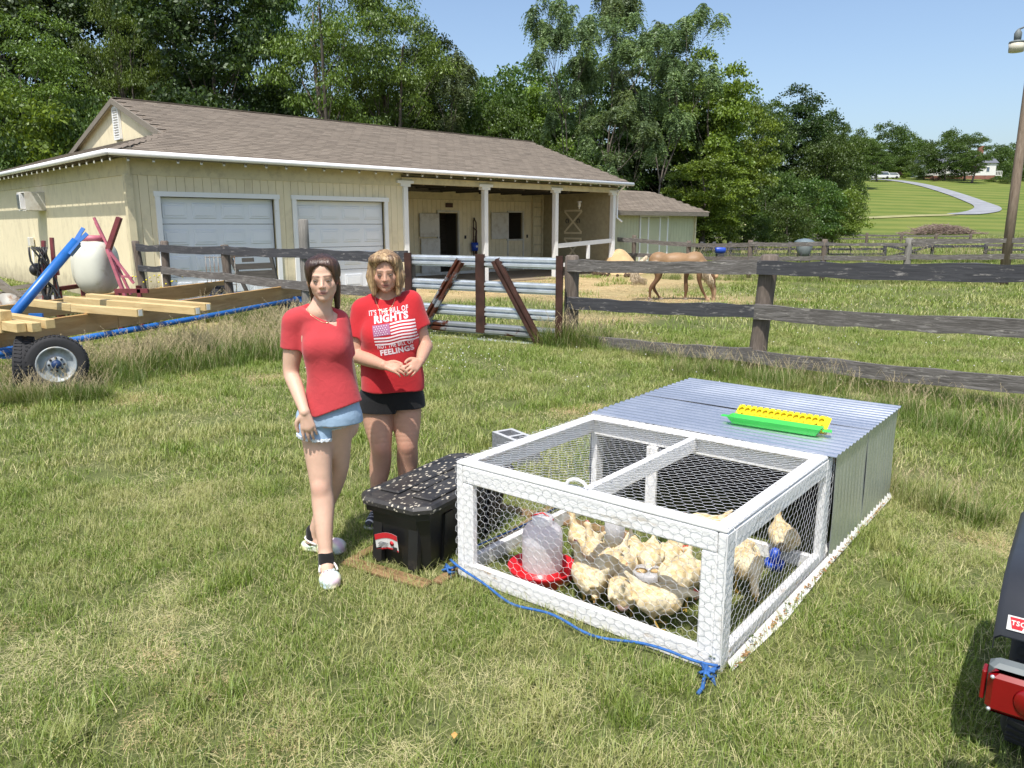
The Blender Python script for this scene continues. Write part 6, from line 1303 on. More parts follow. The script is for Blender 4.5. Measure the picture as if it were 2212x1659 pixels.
# hay litter
M['hay'] = plain('hay', (.56, .43, .22), .9, var=.25, scale=2); hv = [tuft('hay_tuft', 80, .3, .01, .05, .006, s+300, 1.0, 3.5, 1.0, mats=('hay', 'hay'), flat=.8) for s in range(4)]; P = []; S_ = []
def patch(cx, cy, rx, ry, n, s=1.0):
    for k in range(n):
        a = r.uniform(0, 6.28); d = math.sqrt(r.random()); x, y = cx+rx*d*math.cos(a), cy+ry*d*math.sin(a)
        if in_barn(x, y) or in_coop(x, y) or ns(x, y, 1.3, 7) < -.15: continue
        P.append((x, y, .01)); S_.append(r.uniform(.7, 1.3)*s)
patch(1.5, 23, 4.5, 3.5, 500, 1.4); patch(-1.5, 20.5, 3, 2.6, 220, 1.3); patch(3.2, 18.7, 2.4, .9, 200, 1.2); patch(5.6, 18.6, 1.6, .8, 70, 1.1); patch(-4.6, 7.8, 1.3, .35, 150, .6); patch(-3.0, 9.0, 1.3, .28, 150, .6); patch(-1.9, 9.6, .5, .2, 30, .5); patch(.9, 7.3, .5, .25, 60, .5); patch(3.0, 4.1, .5, .2, 40, .4); patch(3.4, 4.4, .3, .2, 20, .4); patch(2.4, 6.0, .3, .25, 30, .4); patch(1.6, 15.0, 1.2, 1.0, 60, 1)
patch(-.9, 2.6, .6, .3, 30, .35); patch(-1.9, 3.1, .6, .3, 30, .35)
scatter('hay_litter', P, r.uniform(0, 6.28, len(P)), S_, r.integers(0, 4, len(P)), hv)
# weeds: clover leaves and small white flowers among the grass
q = MB(); rr = random.Random(9)
for k in range(260):
    y = rr.uniform(2, 9); x = rr.uniform(-.7, .7)*y
    if in_box(x, y): continue
    z = .05+rr.uniform(0, .02)
    for j in range(3): a = j*2.1+k; q.add([(x, y, z), (x+.012*math.cos(a-.6), y+.012*math.sin(a-.6), z+.004), (x+.018*math.cos(a), y+.018*math.sin(a), z+.002), (x+.012*math.cos(a+.6), y+.012*math.sin(a+.6), z+.004)], [(0, 1, 2, 3)])
o = q.build('clover', M['leaf_mid'], None, kind='stuff'); set_tint(o.data, [.4]*len(o.data.polygons))
q = MB()
for k in range(420):
    y = rr.uniform(8, 22); x = rr.uniform(.05, .75)*y
    if rr.random() < .4: y = rr.uniform(9, 13); x = rr.uniform(-.3, .0)*y
    q.ball((x, y, .09), (.008, .008, .007), 5, 4)
q.build('clover_flowers', M['house_white'], None, kind='stuff')
q = MB(); p = at(365, 690)
for k in range(26): x, y = -7.0+rr.gauss(0, .35), 15.4+rr.gauss(0, .3); q.ball((x, y, rr.uniform(.45, .85)), .016, 6, 4)
q.build('yellow_flowers', M['yellow_plastic'], None, kind='stuff')
# ------------------------------------------------------------------ implicit sculpting: smooth unions of shapes -> one continuous mesh
def smin(a, b, k):
    h = np.clip(.5+.5*(b-a)/k, 0, 1); return b*(1-h)+a*h-k*h*(1-h)
class Sculpt:
    def __init__(s, lo, hi, res):
        s.lo = np.array(lo, float); s.res = res; n = np.ceil((np.array(hi)-s.lo)/res).astype(int)+1; s.n = n
        s.ax = [s.lo[i]+res*np.arange(n[i]) for i in range(3)]; s.f = np.full(n, .08, np.float32)
    def _reg(s, lo, hi, m):
        a = np.maximum(np.floor((np.array(lo)-m-s.lo)/s.res).astype(int), 0); b = np.minimum(np.ceil((np.array(hi)+m-s.lo)/s.res).astype(int)+1, s.n)
        if (b <= a).any(): return None, None
        sl = tuple(slice(a[i], b[i]) for i in range(3)); X, Y, Z = np.meshgrid(*[s.ax[i][sl[i]] for i in range(3)], indexing='ij'); return sl, (X, Y, Z)
    def _op(s, sl, d, k, op):
        f = s.f[sl]
        if op == 'add': s.f[sl] = smin(f, d, k) if k > 0 else np.minimum(f, d)
        elif op == 'sub': s.f[sl] = -smin(-f, d, k) if k > 0 else np.maximum(f, -d)
        else: s.f[sl] = np.maximum(f, d)
    def cap(s, a, b, ra, rb, k=.015, op='add', flat=None):
        """tapered capsule; flat=(direction, factor) squashes the section"""
        a = np.array(a, float); b = np.array(b, float); R = max(ra, rb)*(1.0 if not flat else max(1, flat[1])); sl, P = s._reg(np.minimum(a, b)-R, np.maximum(a, b)+R, k+.03)
        if sl is None: return s
        ab = b-a; L2 = max(ab@ab, 1e-9); px, py, pz = P[0]-a[0], P[1]-a[1], P[2]-a[2]; t = np.clip((px*ab[0]+py*ab[1]+pz*ab[2])/L2, 0, 1)
        qx, qy, qz = px-ab[0]*t, py-ab[1]*t, pz-ab[2]*t
        if flat is not None:
            f = np.array(flat[0], float); f /= np.linalg.norm(f); dt = qx*f[0]+qy*f[1]+qz*f[2]; g = 1/flat[1]-1; qx, qy, qz = qx+f[0]*dt*g, qy+f[1]*dt*g, qz+f[2]*dt*g
        d = np.sqrt(qx*qx+qy*qy+qz*qz)-(ra+(rb-ra)*t); s._op(sl, d, k, op); return s
    def chain(s, pts, rs, k=.015, flat=None, sub=5):
        """limb: a smooth spline of tapered capsules joined to the body in one step"""
        P_ = np.array(pts, float); r_ = np.array(rs, float); n = len(P_); T = np.linspace(0, n-1, (n-1)*sub+1)
        def cr(A):
            o = []
            for t in T:
                i = min(int(t), n-2); u = t-i; p0 = A[max(i-1, 0)]; p1 = A[i]; p2 = A[i+1]; p3 = A[min(i+2, n-1)]
                if i == 0: p0 = 2*p1-p2
                if i+2 > n-1: p3 = 2*p2-p1
                o.append(.5*((2*p1)+(-p0+p2)*u+(2*p0-5*p1+4*p2-p3)*u*u+(-p0+3*p1-3*p2+p3)*u**3))
            return np.array(o)
        Q = cr(P_); R = cr(r_); m = R.max(); sl, P = s._reg(Q.min(0)-m, Q.max(0)+m, k+.03)
        if sl is None: return s
        D = None
        for i in range(len(Q)-1):
            a, b = Q[i], Q[i+1]; ab = b-a; L2 = max(ab@ab, 1e-12); px, py, pz = P[0]-a[0], P[1]-a[1], P[2]-a[2]; t = np.clip((px*ab[0]+py*ab[1]+pz*ab[2])/L2, 0, 1)
            d = np.sqrt((px-ab[0]*t)**2+(py-ab[1]*t)**2+(pz-ab[2]*t)**2)-(R[i]+(R[i+1]-R[i])*t); D = d if D is None else np.minimum(D, d)
        s._op(sl, D, k, 'add'); return s
    def ell(s, c, r, R=None, k=.015, op='add'):
        c = np.array(c, float); r = np.array(r, float); m = max(r); sl, P = s._reg(c-m, c+m, k+.03)
        if sl is None: return s
        x, y, z = P[0]-c[0], P[1]-c[1], P[2]-c[2]
        if R is not None: R = np.array(R); x, y, z = (x*R[0, 0]+y*R[1, 0]+z*R[2, 0]), (x*R[0, 1]+y*R[1, 1]+z*R[2, 1]), (x*R[0, 2]+y*R[1, 2]+z*R[2, 2])
        k0 = np.sqrt((x/r[0])**2+(y/r[1])**2+(z/r[2])**2); k1 = np.sqrt((x/r[0]**2)**2+(y/r[1]**2)**2+(z/r[2]**2)**2); d = k0*(k0-1)/np.maximum(k1, 1e-6); s._op(sl, d, k, op); return s
    def stack(s, secs, k=.02, op='add', yaw=0.0, p=2.0, pad=.0):
        """secs: (z, cx, cy, rx, ry) elliptical sections, smooth in between; yaw turns each section"""
        secs = sorted(secs); A = np.array(secs, float); R = max(A[:, 3].max(), A[:, 4].max())+pad; lo = [A[:, 1].min()-R, A[:, 2].min()-R, A[0, 0]]; hi = [A[:, 1].max()+R, A[:, 2].max()+R, A[-1, 0]]
        sl, P = s._reg(lo, hi, k+.03); 
        if sl is None: return s
        z = s.ax[2][sl[2]]; v = []
        for j in range(1, 5):
            # smooth (catmull) interpolation of section values
            zz = A[:, 0]; yv = A[:, j]; m = np.gradient(yv, zz) if len(zz) > 2 else np.full(len(zz), (yv[-1]-yv[0])/(zz[-1]-zz[0])); i = np.clip(np.searchsorted(zz, z)-1, 0, len(zz)-2); h = zz[i+1]-zz[i]; t = np.clip((z-zz[i])/h, 0, 1)
            v.append((2*t**3-3*t**2+1)*yv[i]+(t**3-2*t**2+t)*h*m[i]+(-2*t**3+3*t**2)*yv[i+1]+(t**3-t**2)*h*m[i+1])
        cx, cy, rx, ry = [q[None, None, :] for q in v]; c, sn = math.cos(yaw), math.sin(yaw); x = (P[0]-cx)*c+(P[1]-cy)*sn; y = -(P[0]-cx)*sn+(P[1]-cy)*c; rx = rx+pad; ry = ry+pad
        q = (np.abs(x/rx)**p+np.abs(y/ry)**p)**(1/p); d = (q-1)*np.minimum(rx, ry); dz = np.maximum(A[0, 0]-P[2], P[2]-A[-1, 0]); d = np.maximum(d, dz) if k <= 0 else np.where(dz > -.02, np.sqrt(np.maximum(d, 0)**2+np.maximum(dz, 0)**2)+np.minimum(np.maximum(d, dz), 0), d)
        s._op(sl, d.astype(np.float32), k, op); return s
    def cut(s, pt, nrm):
        """remove the side the normal points to"""
        n = np.array(nrm, float); n /= np.linalg.norm(n); X, Y, Z = np.meshgrid(*s.ax, indexing='ij'); s.f = np.maximum(s.f, ((X-pt[0])*n[0]+(Y-pt[1])*n[1]+(Z-pt[2])*n[2]).astype(np.float32)); return s
    def disp(s, fn):
        m = np.abs(s.f) < .05; idx = np.nonzero(m); s.f[idx] += fn(s.ax[0][idx[0]], s.ax[1][idx[1]], s.ax[2][idx[2]]).astype(np.float32); return s
    def val(s, P):
        """field value at points"""
        g = (np.asarray(P)-s.lo)/s.res; i = np.clip(np.floor(g).astype(int), 0, s.n-2); t = g-i; r = 0
        for a in (0, 1):
            for b in (0, 1):
                for c in (0, 1): r = r+s.f[i[:, 0]+a, i[:, 1]+b, i[:, 2]+c]*(t[:, 0] if a else 1-t[:, 0])*(t[:, 1] if b else 1-t[:, 1])*(t[:, 2] if c else 1-t[:, 2])
        return r
    def mesh(s, name, mat=None, colfn=None, keep=1):
        f = s.f; f = np.pad(f, 1, constant_values=.08); off = s.lo-s.res; ins = f < 0; nx, ny, nz = f.shape
        c = [ins[a:nx-1+a, b:ny-1+b, d:nz-1+d] for a in (0, 1) for b in (0, 1) for d in (0, 1)]; anyi = c[0].copy(); alli = c[0].copy()
        for q in c[1:]: anyi |= q; alli &= q
        mix = anyi & ~alli; I = np.nonzero(mix); vid = np.full(mix.shape, -1, np.int64); vid[I] = np.arange(len(I[0])); base = np.stack(I, 1); acc = np.zeros((len(base), 3)); cnt = np.zeros(len(base))
        cor = [(a, b, d) for a in (0, 1) for b in (0, 1) for d in (0, 1)]
        for e0 in cor:
            for axx in range(3):
                if e0[axx] == 1: continue
                e1 = list(e0); e1[axx] = 1; f0 = f[base[:, 0]+e0[0], base[:, 1]+e0[1], base[:, 2]+e0[2]]; f1 = f[base[:, 0]+e1[0], base[:, 1]+e1[1], base[:, 2]+e1[2]]; m = (f0 < 0) != (f1 < 0); t = np.where(m, f0/np.where(m, f0-f1, 1), 0); p = np.array(e0, float)[None, :]+np.zeros((len(base), 3)); p[:, axx] += t; acc[m] += p[m]; cnt[m] += 1
        V = (base+acc/cnt[:, None])*s.res+off; quads = []
        for axx in range(3):
            sh = [slice(None)]*3; s0 = list(sh); s1 = list(sh); s0[axx] = slice(0, -1); s1[axx] = slice(1, None); A = ins[tuple(s0)]; B = ins[tuple(s1)]; ch = A != B; E = np.stack(np.nonzero(ch), 1); b, c_ = (axx+1) % 3, (axx+2) % 3; E = E[(E[:, b] > 0) & (E[:, c_] > 0) & (E[:, b] < f.shape[b]-1) & (E[:, c_] < f.shape[c_]-1)]
            fl = A[tuple(E.T)]; 
            def vv(db, dc): q = E.copy(); q[:, b] += db; q[:, c_] += dc; return vid[tuple(q.T)]
            Q = np.stack([vv(-1, -1), vv(0, -1), vv(0, 0), vv(-1, 0)], 1); Q[~fl] = Q[~fl][:, ::-1]; quads.append(Q)
        Q = np.concatenate(quads); Q = Q[(Q >= 0).all(1)]
        # relax once to hide the grid
        for _ in range(2):
            S_ = np.zeros_like(V); n_ = np.zeros(len(V))
            for a, b in ((0, 1), (1, 2), (2, 3), (3, 0)):
                np.add.at(S_, Q[:, a], V[Q[:, b]]); np.add.at(n_, Q[:, a], 1); np.add.at(S_, Q[:, b], V[Q[:, a]]); np.add.at(n_, Q[:, b], 1)
            V = V*.55+.45*S_/np.maximum(n_, 1)[:, None]
        me = mesh_np(name, V, Q, True, mat)
        if colfn is not None:
            C_ = colfn(V[:, 0], V[:, 1], V[:, 2]); a = me.attributes.new('Col', 'FLOAT_COLOR', 'POINT'); buf = np.ones((len(V), 4), np.float32); buf[:, :3] = C_; a.data.foreach_set('color', buf.ravel())
        return me
def colmat(name, rough=.55, sss=0.0, bscale=0, bstr=.1, spec=.4, varc=.06, vscale=30):
    m, n, l, b = nt(name); a = n.new('ShaderNodeAttribute'); a.attribute_name = 'Col'; co = coords(n, l, rnd=False); f = noise(n, l, co, vscale, 4)
    col = mixc(n, l, 1.0, a.outputs['Color'], ramp(n, l, f, [(.3, (1-varc,)*3), (.7, (1+varc,)*3)]), 'MULTIPLY'); l.new(col, b.inputs['Base Color']); b.inputs['Roughness'].default_value = rough; b.inputs['Specular IOR Level'].default_value = spec
    if sss: b.inputs['Subsurface Weight'].default_value = sss; b.inputs['Subsurface Radius'].default_value = (.9, .35, .2); b.inputs['Subsurface Scale'].default_value = .008
    if bscale: bump(n, l, b, noise(n, l, co, bscale, 6, .7), bstr, .004)
    return m
def gauss(x, y, z, c, r): return np.exp(-(((x-c[0])/r[0])**2+((y-c[1])/r[1])**2+((z-c[2])/r[2])**2))
def paint(base, spots):
    def fn(x, y, z):
        C_ = np.tile(np.array(base, float), (len(x), 1))
        for (c, r, col, amt) in spots:
            w = np.clip(gauss(x, y, z, c, r)*amt, 0, 1)[:, None]; C_ = C_*(1-w)+np.array(col)*w
        return C_
    return fn
# ------------------------------------------------------------------ people
M['skin'] = colmat('skin', .5, .12, 160, .05, .35, .05, 25); M['hairmat'] = None
def hair_mat(name, stops, rough=.42):
    m, n, l, b = nt(name); co = coords(n, l, (60, 60, 5), rnd=False); f = noise(n, l, co, 2.2, 5, .6, .3); co2 = coords(n, l, (14, 14, 2), rnd=False); f2 = noise(n, l, co2, 2, 3)
    ad = n.new('ShaderNodeMath'); ad.operation = 'MULTIPLY_ADD'; l.new(f2, ad.inputs[0]); ad.inputs[1].default_value = .5; ml = n.new('ShaderNodeMath'); ml.operation = 'MULTIPLY'; ml.inputs[1].default_value = .5; l.new(f, ml.inputs[0]); l.new(ml.outputs[0], ad.inputs[2])
    l.new(ramp(n, l, ad.outputs[0], stops), b.inputs['Base Color']); b.inputs['Roughness'].default_value = rough; bump(n, l, b, f, .8, .004); return m
M['hair_brown'] = hair_mat('hair_brown', [(.35, (.018, .009, .006)), (.5, (.045, .022, .014)), (.65, (.10, .05, .032))], .35)
M['hair_blonde'] = hair_mat('hair_blonde', [(.36, (.06, .034, .018)), (.48, (.20, .12, .06)), (.57, (.42, .29, .15)), (.68, (.62, .48, .28))], .42)
def cloth(name, c, rough=.85, weave=260, fold=.4, var=.06):
    m, n, l, b = nt(name); co = coords(n, l, rnd=False); f = noise(n, l, co, 9, 4); c1 = tuple(x*(1-var) for x in c); c2 = tuple(min(1, x*(1+var)) for x in c); l.new(ramp(n, l, f, [(.3, c1), (.7, c2)]), b.inputs['Base Color']); b.inputs['Roughness'].default_value = rough; b.inputs['Specular IOR Level'].default_value = .2; b.inputs['Sheen Weight'].default_value = .15
    g = noise(n, l, co, 22, 3, .5, 1.2); bump(n, l, b, g, fold, .006); return m
M['tee_coral'] = cloth('tee_coral', (.47, .050, .058)); M['tee_red'] = cloth('tee_red', (.46, .022, .028)); M['shorts_black'] = cloth('shorts_black', (.010, .010, .011), .7); M['sock'] = cloth('sock', (.012, .012, .012))
M['denim'] = cloth('denim', (.30, .42, .56), .85, var=.18, fold=.4); M['print_white'] = plain('print_white', (.68, .60, .62), .8, var=.1, scale=40); M['print_blue'] = plain('print_blue', (.30, .12, .22), .8)
M['gold'] = plain('gold', (.7, .5, .3), .3, .9); M['eyewhite'] = plain('eyewhite', (.36, .31, .28), .25, var=.02); M['iris'] = plain('iris', (.06, .045, .03), .2); M['brow_d'] = plain('brow_d', (.05, .03, .02), .8); M['nail'] = plain('nail', (.6, .45, .42), .3)
def Rz(a): c, s = math.cos(a), math.sin(a); return np.array([[c, -s, 0], [s, c, 0], [0, 0, 1]])
def Rx(a): c, s = math.cos(a), math.sin(a); return np.array([[1, 0, 0], [0, c, -s], [0, s, c]])
def Ry(a): c, s = math.cos(a), math.sin(a); return np.array([[c, 0, s], [0, 1, 0], [-s, 0, c]])
def sleeve(S, sh, end, d, r0, r1, lo, hi, k=.03):
    """sleeve sculpted apart, cut straight at its hem, then joined to the shirt"""
    T = Sculpt(lo, hi, S.res); T.cap(sh, end+d*.05, r0, r1, .01); T.cut(end, d); S.f = smin(S.f, T.f, k).astype(np.float32)
def on_front(meshes, pts, lift=.0022):
    """lay points on the front of the given meshes (local frame)"""
    B = [BVHTree.FromPolygons([v.co.copy() for v in m.vertices], [tuple(p.vertices) for p in m.polygons]) for m in meshes]; out = []
    for p in pts:
        h = [b.ray_cast(Vector((p[0], -1.0, p[2])), Vector((0, 1, 0)))[0] for b in B]; h = [q.y for q in h if q]; out.append((p[0], (min(h) if h else p[1])-lift, p[2]))
    return out
class Head:
    """head frame: origin between the ears at eye height, -y is the way the face looks"""
    def __init__(s, c, yaw, pitch=0, roll=0, sc=1.0): s.c = np.array(c); s.R = Rz(yaw)@Ry(roll)@Rx(pitch); s.sc = sc
    def p(s, x, y, z): return s.c+s.R@(np.array([x, y, z])*s.sc)
    def e(s, S, x, y, z, rx, ry, rz, k=.01, op='add', rot=None): R = s.R if rot is None else s.R@rot; S.ell(s.p(x, y, z), np.array([rx, ry, rz])*s.sc, R, k*s.sc, op)
    def cp(s, S, a, b, ra, rb, k=.008, op='add', flat=None): S.cap(s.p(*a), s.p(*b), ra*s.sc, rb*s.sc, k*s.sc, op, flat=None if flat is None else (s.R@np.array(flat[0]), flat[1]))
    def sculpt(s, S, jaw=.052, full=1.0, smile=.3, age=0):
        e = s.e; e(S, 0, .022, .030, .074, .090, .082, .02); e(S, 0, -.020, .040, .066, .062, .060, .025)
        e(S, 0, -.040, -.032, .055*full, .054, .068, .025); s.cp(S, (-.021*full, -.034, -.058), (.021*full, -.034, -.058), .026, .026, .025)       # face and jaw
        e(S, 0, -.074, -.088, .022, .017, .016, .02)                                                                              # chin
        for q in (-1, 1): e(S, q*.038*full, -.060, -.024, .020, .019, .020, .018); e(S, q*.045, -.002, -.040, .013, .03, .028, .02)        # cheeks, jaw corner
        s.cp(S, (-.034, -.079, .016), (.034, -.079, .016), .011, .011, .012)                                                         # brow ridge
        for q in (-1, 1): e(S, q*.031, -.095, -.001, .015, .010, .008, .008, 'sub')                                                  # sockets
        for q in (-1, 1): e(S, q*.031, -.0765, .000, .0135, .0100, .0095, .004)                                                     # lids
        s.cp(S, (0, -.089, .006), (0, -.107, -.028), .0068, .0095, .007)                                                          # nose
        for q in (-1, 1): e(S, q*.0095, -.099, -.031, .0068, .009, .006, .005)
        e(S, 0, -.086, -.055, .026, .012, .006, .006); e(S, 0, -.084, -.065, .023, .012, .0065, .006); s.cp(S, (-.024, -.092, -.0598), (.024, -.092, -.0598), .0018, .0018, .002, 'sub')
        for q in (-1, 1): e(S, q*.030, -.082, -.058+.004*smile, .003, .004, .003, .004, 'sub')
        if age:
            for q in (-1, 1): s.cp(S, (q*.020, -.094, -.036), (q*.030, -.082, -.062), .0022, .002, .004, 'sub')
        for q in (-1, 1): e(S, q*.076, .006, -.010, .007, .018, .030, .006, rot=Rz(q*.35)); e(S, q*.081, .003, -.006, .004, .009, .016, .004, 'sub')  # ears
    def spots(s, base, lips, brow):
        dk = tuple(c*.62 for c in base); rd = (base[0]*1.02, base[1]*.74, base[2]*.70); P = []
        for q in (-1, 1): P += [(s.p(q*.042, -.082, -.030), (.020,)*3, rd, .45), (s.p(q*.031, -.093, -.001), (.016, .014, .008), dk, .12), (s.p(q*.031, -.088, .001), (.0135, .013, .0040), (.07, .04, .03), 1.0)]
        P += [(s.p(0, -.107, -.030), (.011,)*3, rd, .5), (s.p(0, -.096, -.055), (.024, .018, .0046), lips, .9), (s.p(0, -.094, -.065), (.021, .018, .0050), lips, .9), (s.p(0, -.096, -.0598), (.026, .016, .0028), tuple(c*.30 for c in lips), 1.2)]
        for q in (-1, 1):
            for t in np.linspace(-1, 1, 7): P.append((s.p(q*(.031+.016*t), -.091-.004*(1-abs(t))+.004*max(0, t), .0195+.003*(1-t*t)), (.0075, .014, .0042), brow, 1.5))
        return P
    def eyes(s, parent, squint=.5):
        for q in (-1, 1):
            c = Vector(s.p(q*.031, -.0825, -.001)); Re = Matrix([list(r) for r in s.R]); 
            vs = MB().ball((0, 0, 0), (.0120*s.sc, .0075*s.sc, .0044*s.sc*(1-.35*squint)), 14, 10)
            vs.v = [tuple(c+Re@(Vector(v)+Vector((0, -.0035*s.sc, 0)))) for v in vs.v]; o = vs.build('eye', M['eyewhite'], parent)
            vs = MB().ball((0, -.0075*s.sc, .0003), (.0066*s.sc, .0036*s.sc, .0036*s.sc*(1-.3*squint)), 12, 8); vs.v = [tuple(c+Re@(Vector(v)+Vector((0, -.0030*s.sc, 0)))) for v in vs.v]; vs.build('iris', M['iris'], o)
            lid = MB(); lid.tube([c+Re@Vector((x*.0125*s.sc, -.0100*s.sc+.004*abs(x)*s.sc, .0044*s.sc*(1-x*x*.8))) for x in (-1, -.5, 0, .5, 1)], .0009*s.sc, 5); lid.build('eyelashes', M['brow_d'], o)
def hand(S, w, tip_dir, palm_n, side, curl=.5, sc=1.0, thumb=.6, spread=.12, k=.006):
    """w wrist, tip_dir along the fingers, palm_n the way the palm looks, side +1/-1 puts the thumb"""
    w = np.array(w); d = np.array(tip_dir, float); d /= np.linalg.norm(d); n = np.array(palm_n, float); n -= d*(n@d); n /= np.linalg.norm(n); x = np.cross(d, n)*side
    L = .085*sc; S.cap(w, w+d*L*.9, .024*sc, .030*sc, .012, flat=(n, .52)); S.cap(w+d*L*.35+x*.014*sc, w+d*L*.9+x*.024*sc, .016*sc, .013*sc, .01); S.cap(w+d*L*.3-x*.012*sc, w+d*L*.88-x*.026*sc, .016*sc, .012*sc, .01)
    tips = []
    for i, (off, l, r) in enumerate(((.030, .070, .0088), (.010, .078, .0090), (-.010, .072, .0086), (-.029, .056, .0076))):
        a = w+d*L*(.93-.05*(i == 3)-.02*(i == 0))+x*off*sc; c = curl*(1+.12*i); dd = d+x*spread*(1.5-i)*.35; dd /= np.linalg.norm(dd); pts = [a]; ang = c*.45
        for seg, fr in enumerate((.45, .32, .25)):
            v = dd*math.cos(ang)+n*math.sin(ang); pts.append(pts[-1]+v*l*sc*fr); ang += c*.75
        S.chain(pts, [r*sc*1.05, r*sc, r*sc*.93, r*sc*.8], k*.6); tips.append(pts[-1])
    a = w+d*L*.25+x*.022*sc; b = a+(x*.75+d*.65+n*.35*thumb)*.034*sc; c_ = b+(x*.25+d*.9+n*.45*thumb)*.032*sc; e_ = c_+(d*.95+n*.3*thumb-x*.05)*.024*sc
    S.chain([a, b, c_, e_], [.0155*sc, .0125*sc, .0105*sc, .0085*sc], k); return tips, e_
def folds(seed, amp=.003, f=(18, 18, 9)):
    r = random.Random(seed); K = [(r.uniform(.5, 1.3)*f[0]*r.choice((-1, 1)), r.uniform(.5, 1.3)*f[1]*r.choice((-1, 1)), r.uniform(.4, 1.4)*f[2]*r.choice((-1, 1)), r.uniform(0, 6), r.uniform(.4, 1)) for _ in range(6)]
    def fn(x, y, z):
        v = 0
        for (a, b, c, p, w) in K: v = v+w*np.sin(a*x+b*y+c*z+p+1.2*np.sin(5*x+7*z+p))
        return amp*v/2.2
    return fn
def np3(v): return np.array([v[0], v[1], v[2]], float)
# ---- young woman, left
gy = 3.86; root = thing('person', 'young woman with dark tied back hair, coral tee, denim shorts and tie dye clogs', 'person', (-.94, gy, 0)); O = np.array([-.94, gy, 0.0])
def J(x, y, Y): return np3(atY(x, y, Y))-O
SK1 = (.61, .395, .29)
hd = Head(J(699, 602, 3.86), .13, .05, -.03, 1.0)
neck0 = hd.p(0, .024, -.075); neck1 = J(689, 672, 3.88)
shL, shR = J(638, 694, 3.90), J(728, 694, 3.92); elL, wrL = J(629, 804, 3.90), J(658, 890, 3.75); elR, wrR = J(758, 830, 4.03), J(766, 893, 4.02)
hipL, hipR = J(681, 900, 3.90), J(726, 895, 3.93); knL, knR = J(694, 1050, 3.84), J(731, 1008, 4.00); anL, anR = J(704, 1200, 3.74), J(677, 1160, 4.06)
S1 = Sculpt((-.34, -.42, -.02), (.34, .36, 1.72), .0048)
S1.stack([(1.32, -.02, .025, .105, .060), (1.25, -.015, .02, .120, .080), (1.12, .0, .015, .115, .086), (1.02, .0, .02, .108, .082), (.93, .01, .02, .122, .088), (.84, .012, .03, .136, .098), (.78, .012, .03, .128, .09)], .03)
S1.cap(neck0, neck1, .045, .053, .02); S1.cap(neck1-np.array([0, 0, .012]), shL, .040, .042, .03); S1.cap(neck1-np.array([0, 0, .012]), shR, .040, .042, .03)
hd.sculpt(S1, full=1.02, smile=1)
S1.chain([shL, (shL+elL)/2, elL, elL*.6+wrL*.4, wrL], [.050, .050, .040, .037, .025], .02)
S1.chain([shR, (shR+elR)/2, elR, elR*.6+wrR*.4, wrR], [.048, .043, .037, .034, .024], .02)
hand(S1, wrL, (.17, .0, -1), (-.15, 1, 0), -1, .22, 1.0, thumb=.3); hand(S1, wrR, (.06, -.1, -1), (-1, .1, 0), 1, .5, .92)
S1.chain([hipL, hipL*.55+knL*.45, knL, knL*.72+anL*.28+np.array([0, .014, 0]), knL*.4+anL*.6, anL], [.088, .074, .056, .058, .046, .033], .03); S1.ell(knL+np.array([0, -.034, 0]), (.034, .024, .04), None, .02)
S1.chain([hipR, hipR*.55+knR*.45, knR, knR*.7+anR*.3+np.array([0, .014, 0]), knR*.4+anR*.6, anR], [.088, .076, .056, .058, .046, .034], .03)
ft1 = np.array([.035, -.115, 0]); fp = anL.copy(); fp[2] = .05; S1.cap(anL, anL*np.array([1, 1, 0])+np.array([0, 0, .05]), .034, .038, .02); S1.cap(fp, fp+ft1*.9-np.array([0, 0, .015]), .035, .03, .02)
fr = anR.copy(); fr[2] = .05; S1.cap(anR, fr, .034, .038, .02); S1.cap(fr, fr+np.array([.12, -.03, -.015]), .035, .03, .02)
kn_sp = [(knL+np.array([0, -.05, 0]), (.04, .04, .045), (.62, .33, .25), .5), (elL, (.05,)*3, (.60, .34, .26), .3)]
sp_ = hd.spots(SK1, (.50, .20, .18), (.16, .09, .06))+kn_sp
link('body', S1.mesh('body', M['skin'], paint(SK1, sp_)), root); hd.eyes(root, .5)
# hair: pulled back, centre part, pony tail
S = Sculpt((-.2, -.2, 1.3), (.2, .3, 1.72), .004); e = hd.e
e(S, 0, .026, .036, .081, .094, .086, .01)
for q in (-1, 1): e(S, q*.032, -.034, .070, .046, .050, .040, .03); e(S, q*.060, -.022, .026, .022, .054, .056, .025)
e(S, 0, .075, -.020, .055, .045, .070, .02); hd.cp(S, (.0, .085, -.02), (-.030, .075, -.13), .04, .028, .02); hd.cp(S, (-.030, .075, -.13), (-.048, .05, -.18), .026, .012, .02)
hd.cp(S, (-.068, .03, -.02), (-.060, .045, -.13), .018, .014, .012); hd.cp(S, (.055, .05, -.04), (.052, .05, -.15), .022, .014, .012); hd.cp(S, (-.050, .06, -.06), (-.056, .05, -.17), .024, .014, .012)
e(S, 0, -.082, -.024, .0600, .076, .098, .006, 'sub'); hd.cp(S, (0, -.10, .118), (0, .02, .128), .003, .003, .004, 'sub')
for q in (-1, 1): e(S, q*.085, -.005, -.012, .022, .026, .030, .006, 'sub')
e(S, 0, -.06, -.13, .05, .10, .06, .006, 'sub')
def strands(f, a, cx, cy): return lambda x, y, z: a*np.sin(np.arctan2(y-cy, x-cx)*f+z*14)+a*.6*np.sin(np.arctan2(y-cy, x-cx)*f*2.3+z*30)
S.disp(strands(34, .0011, hd.c[0], hd.c[1]+.02)); link('hair', S.mesh('hair', M['hair_brown']), root)
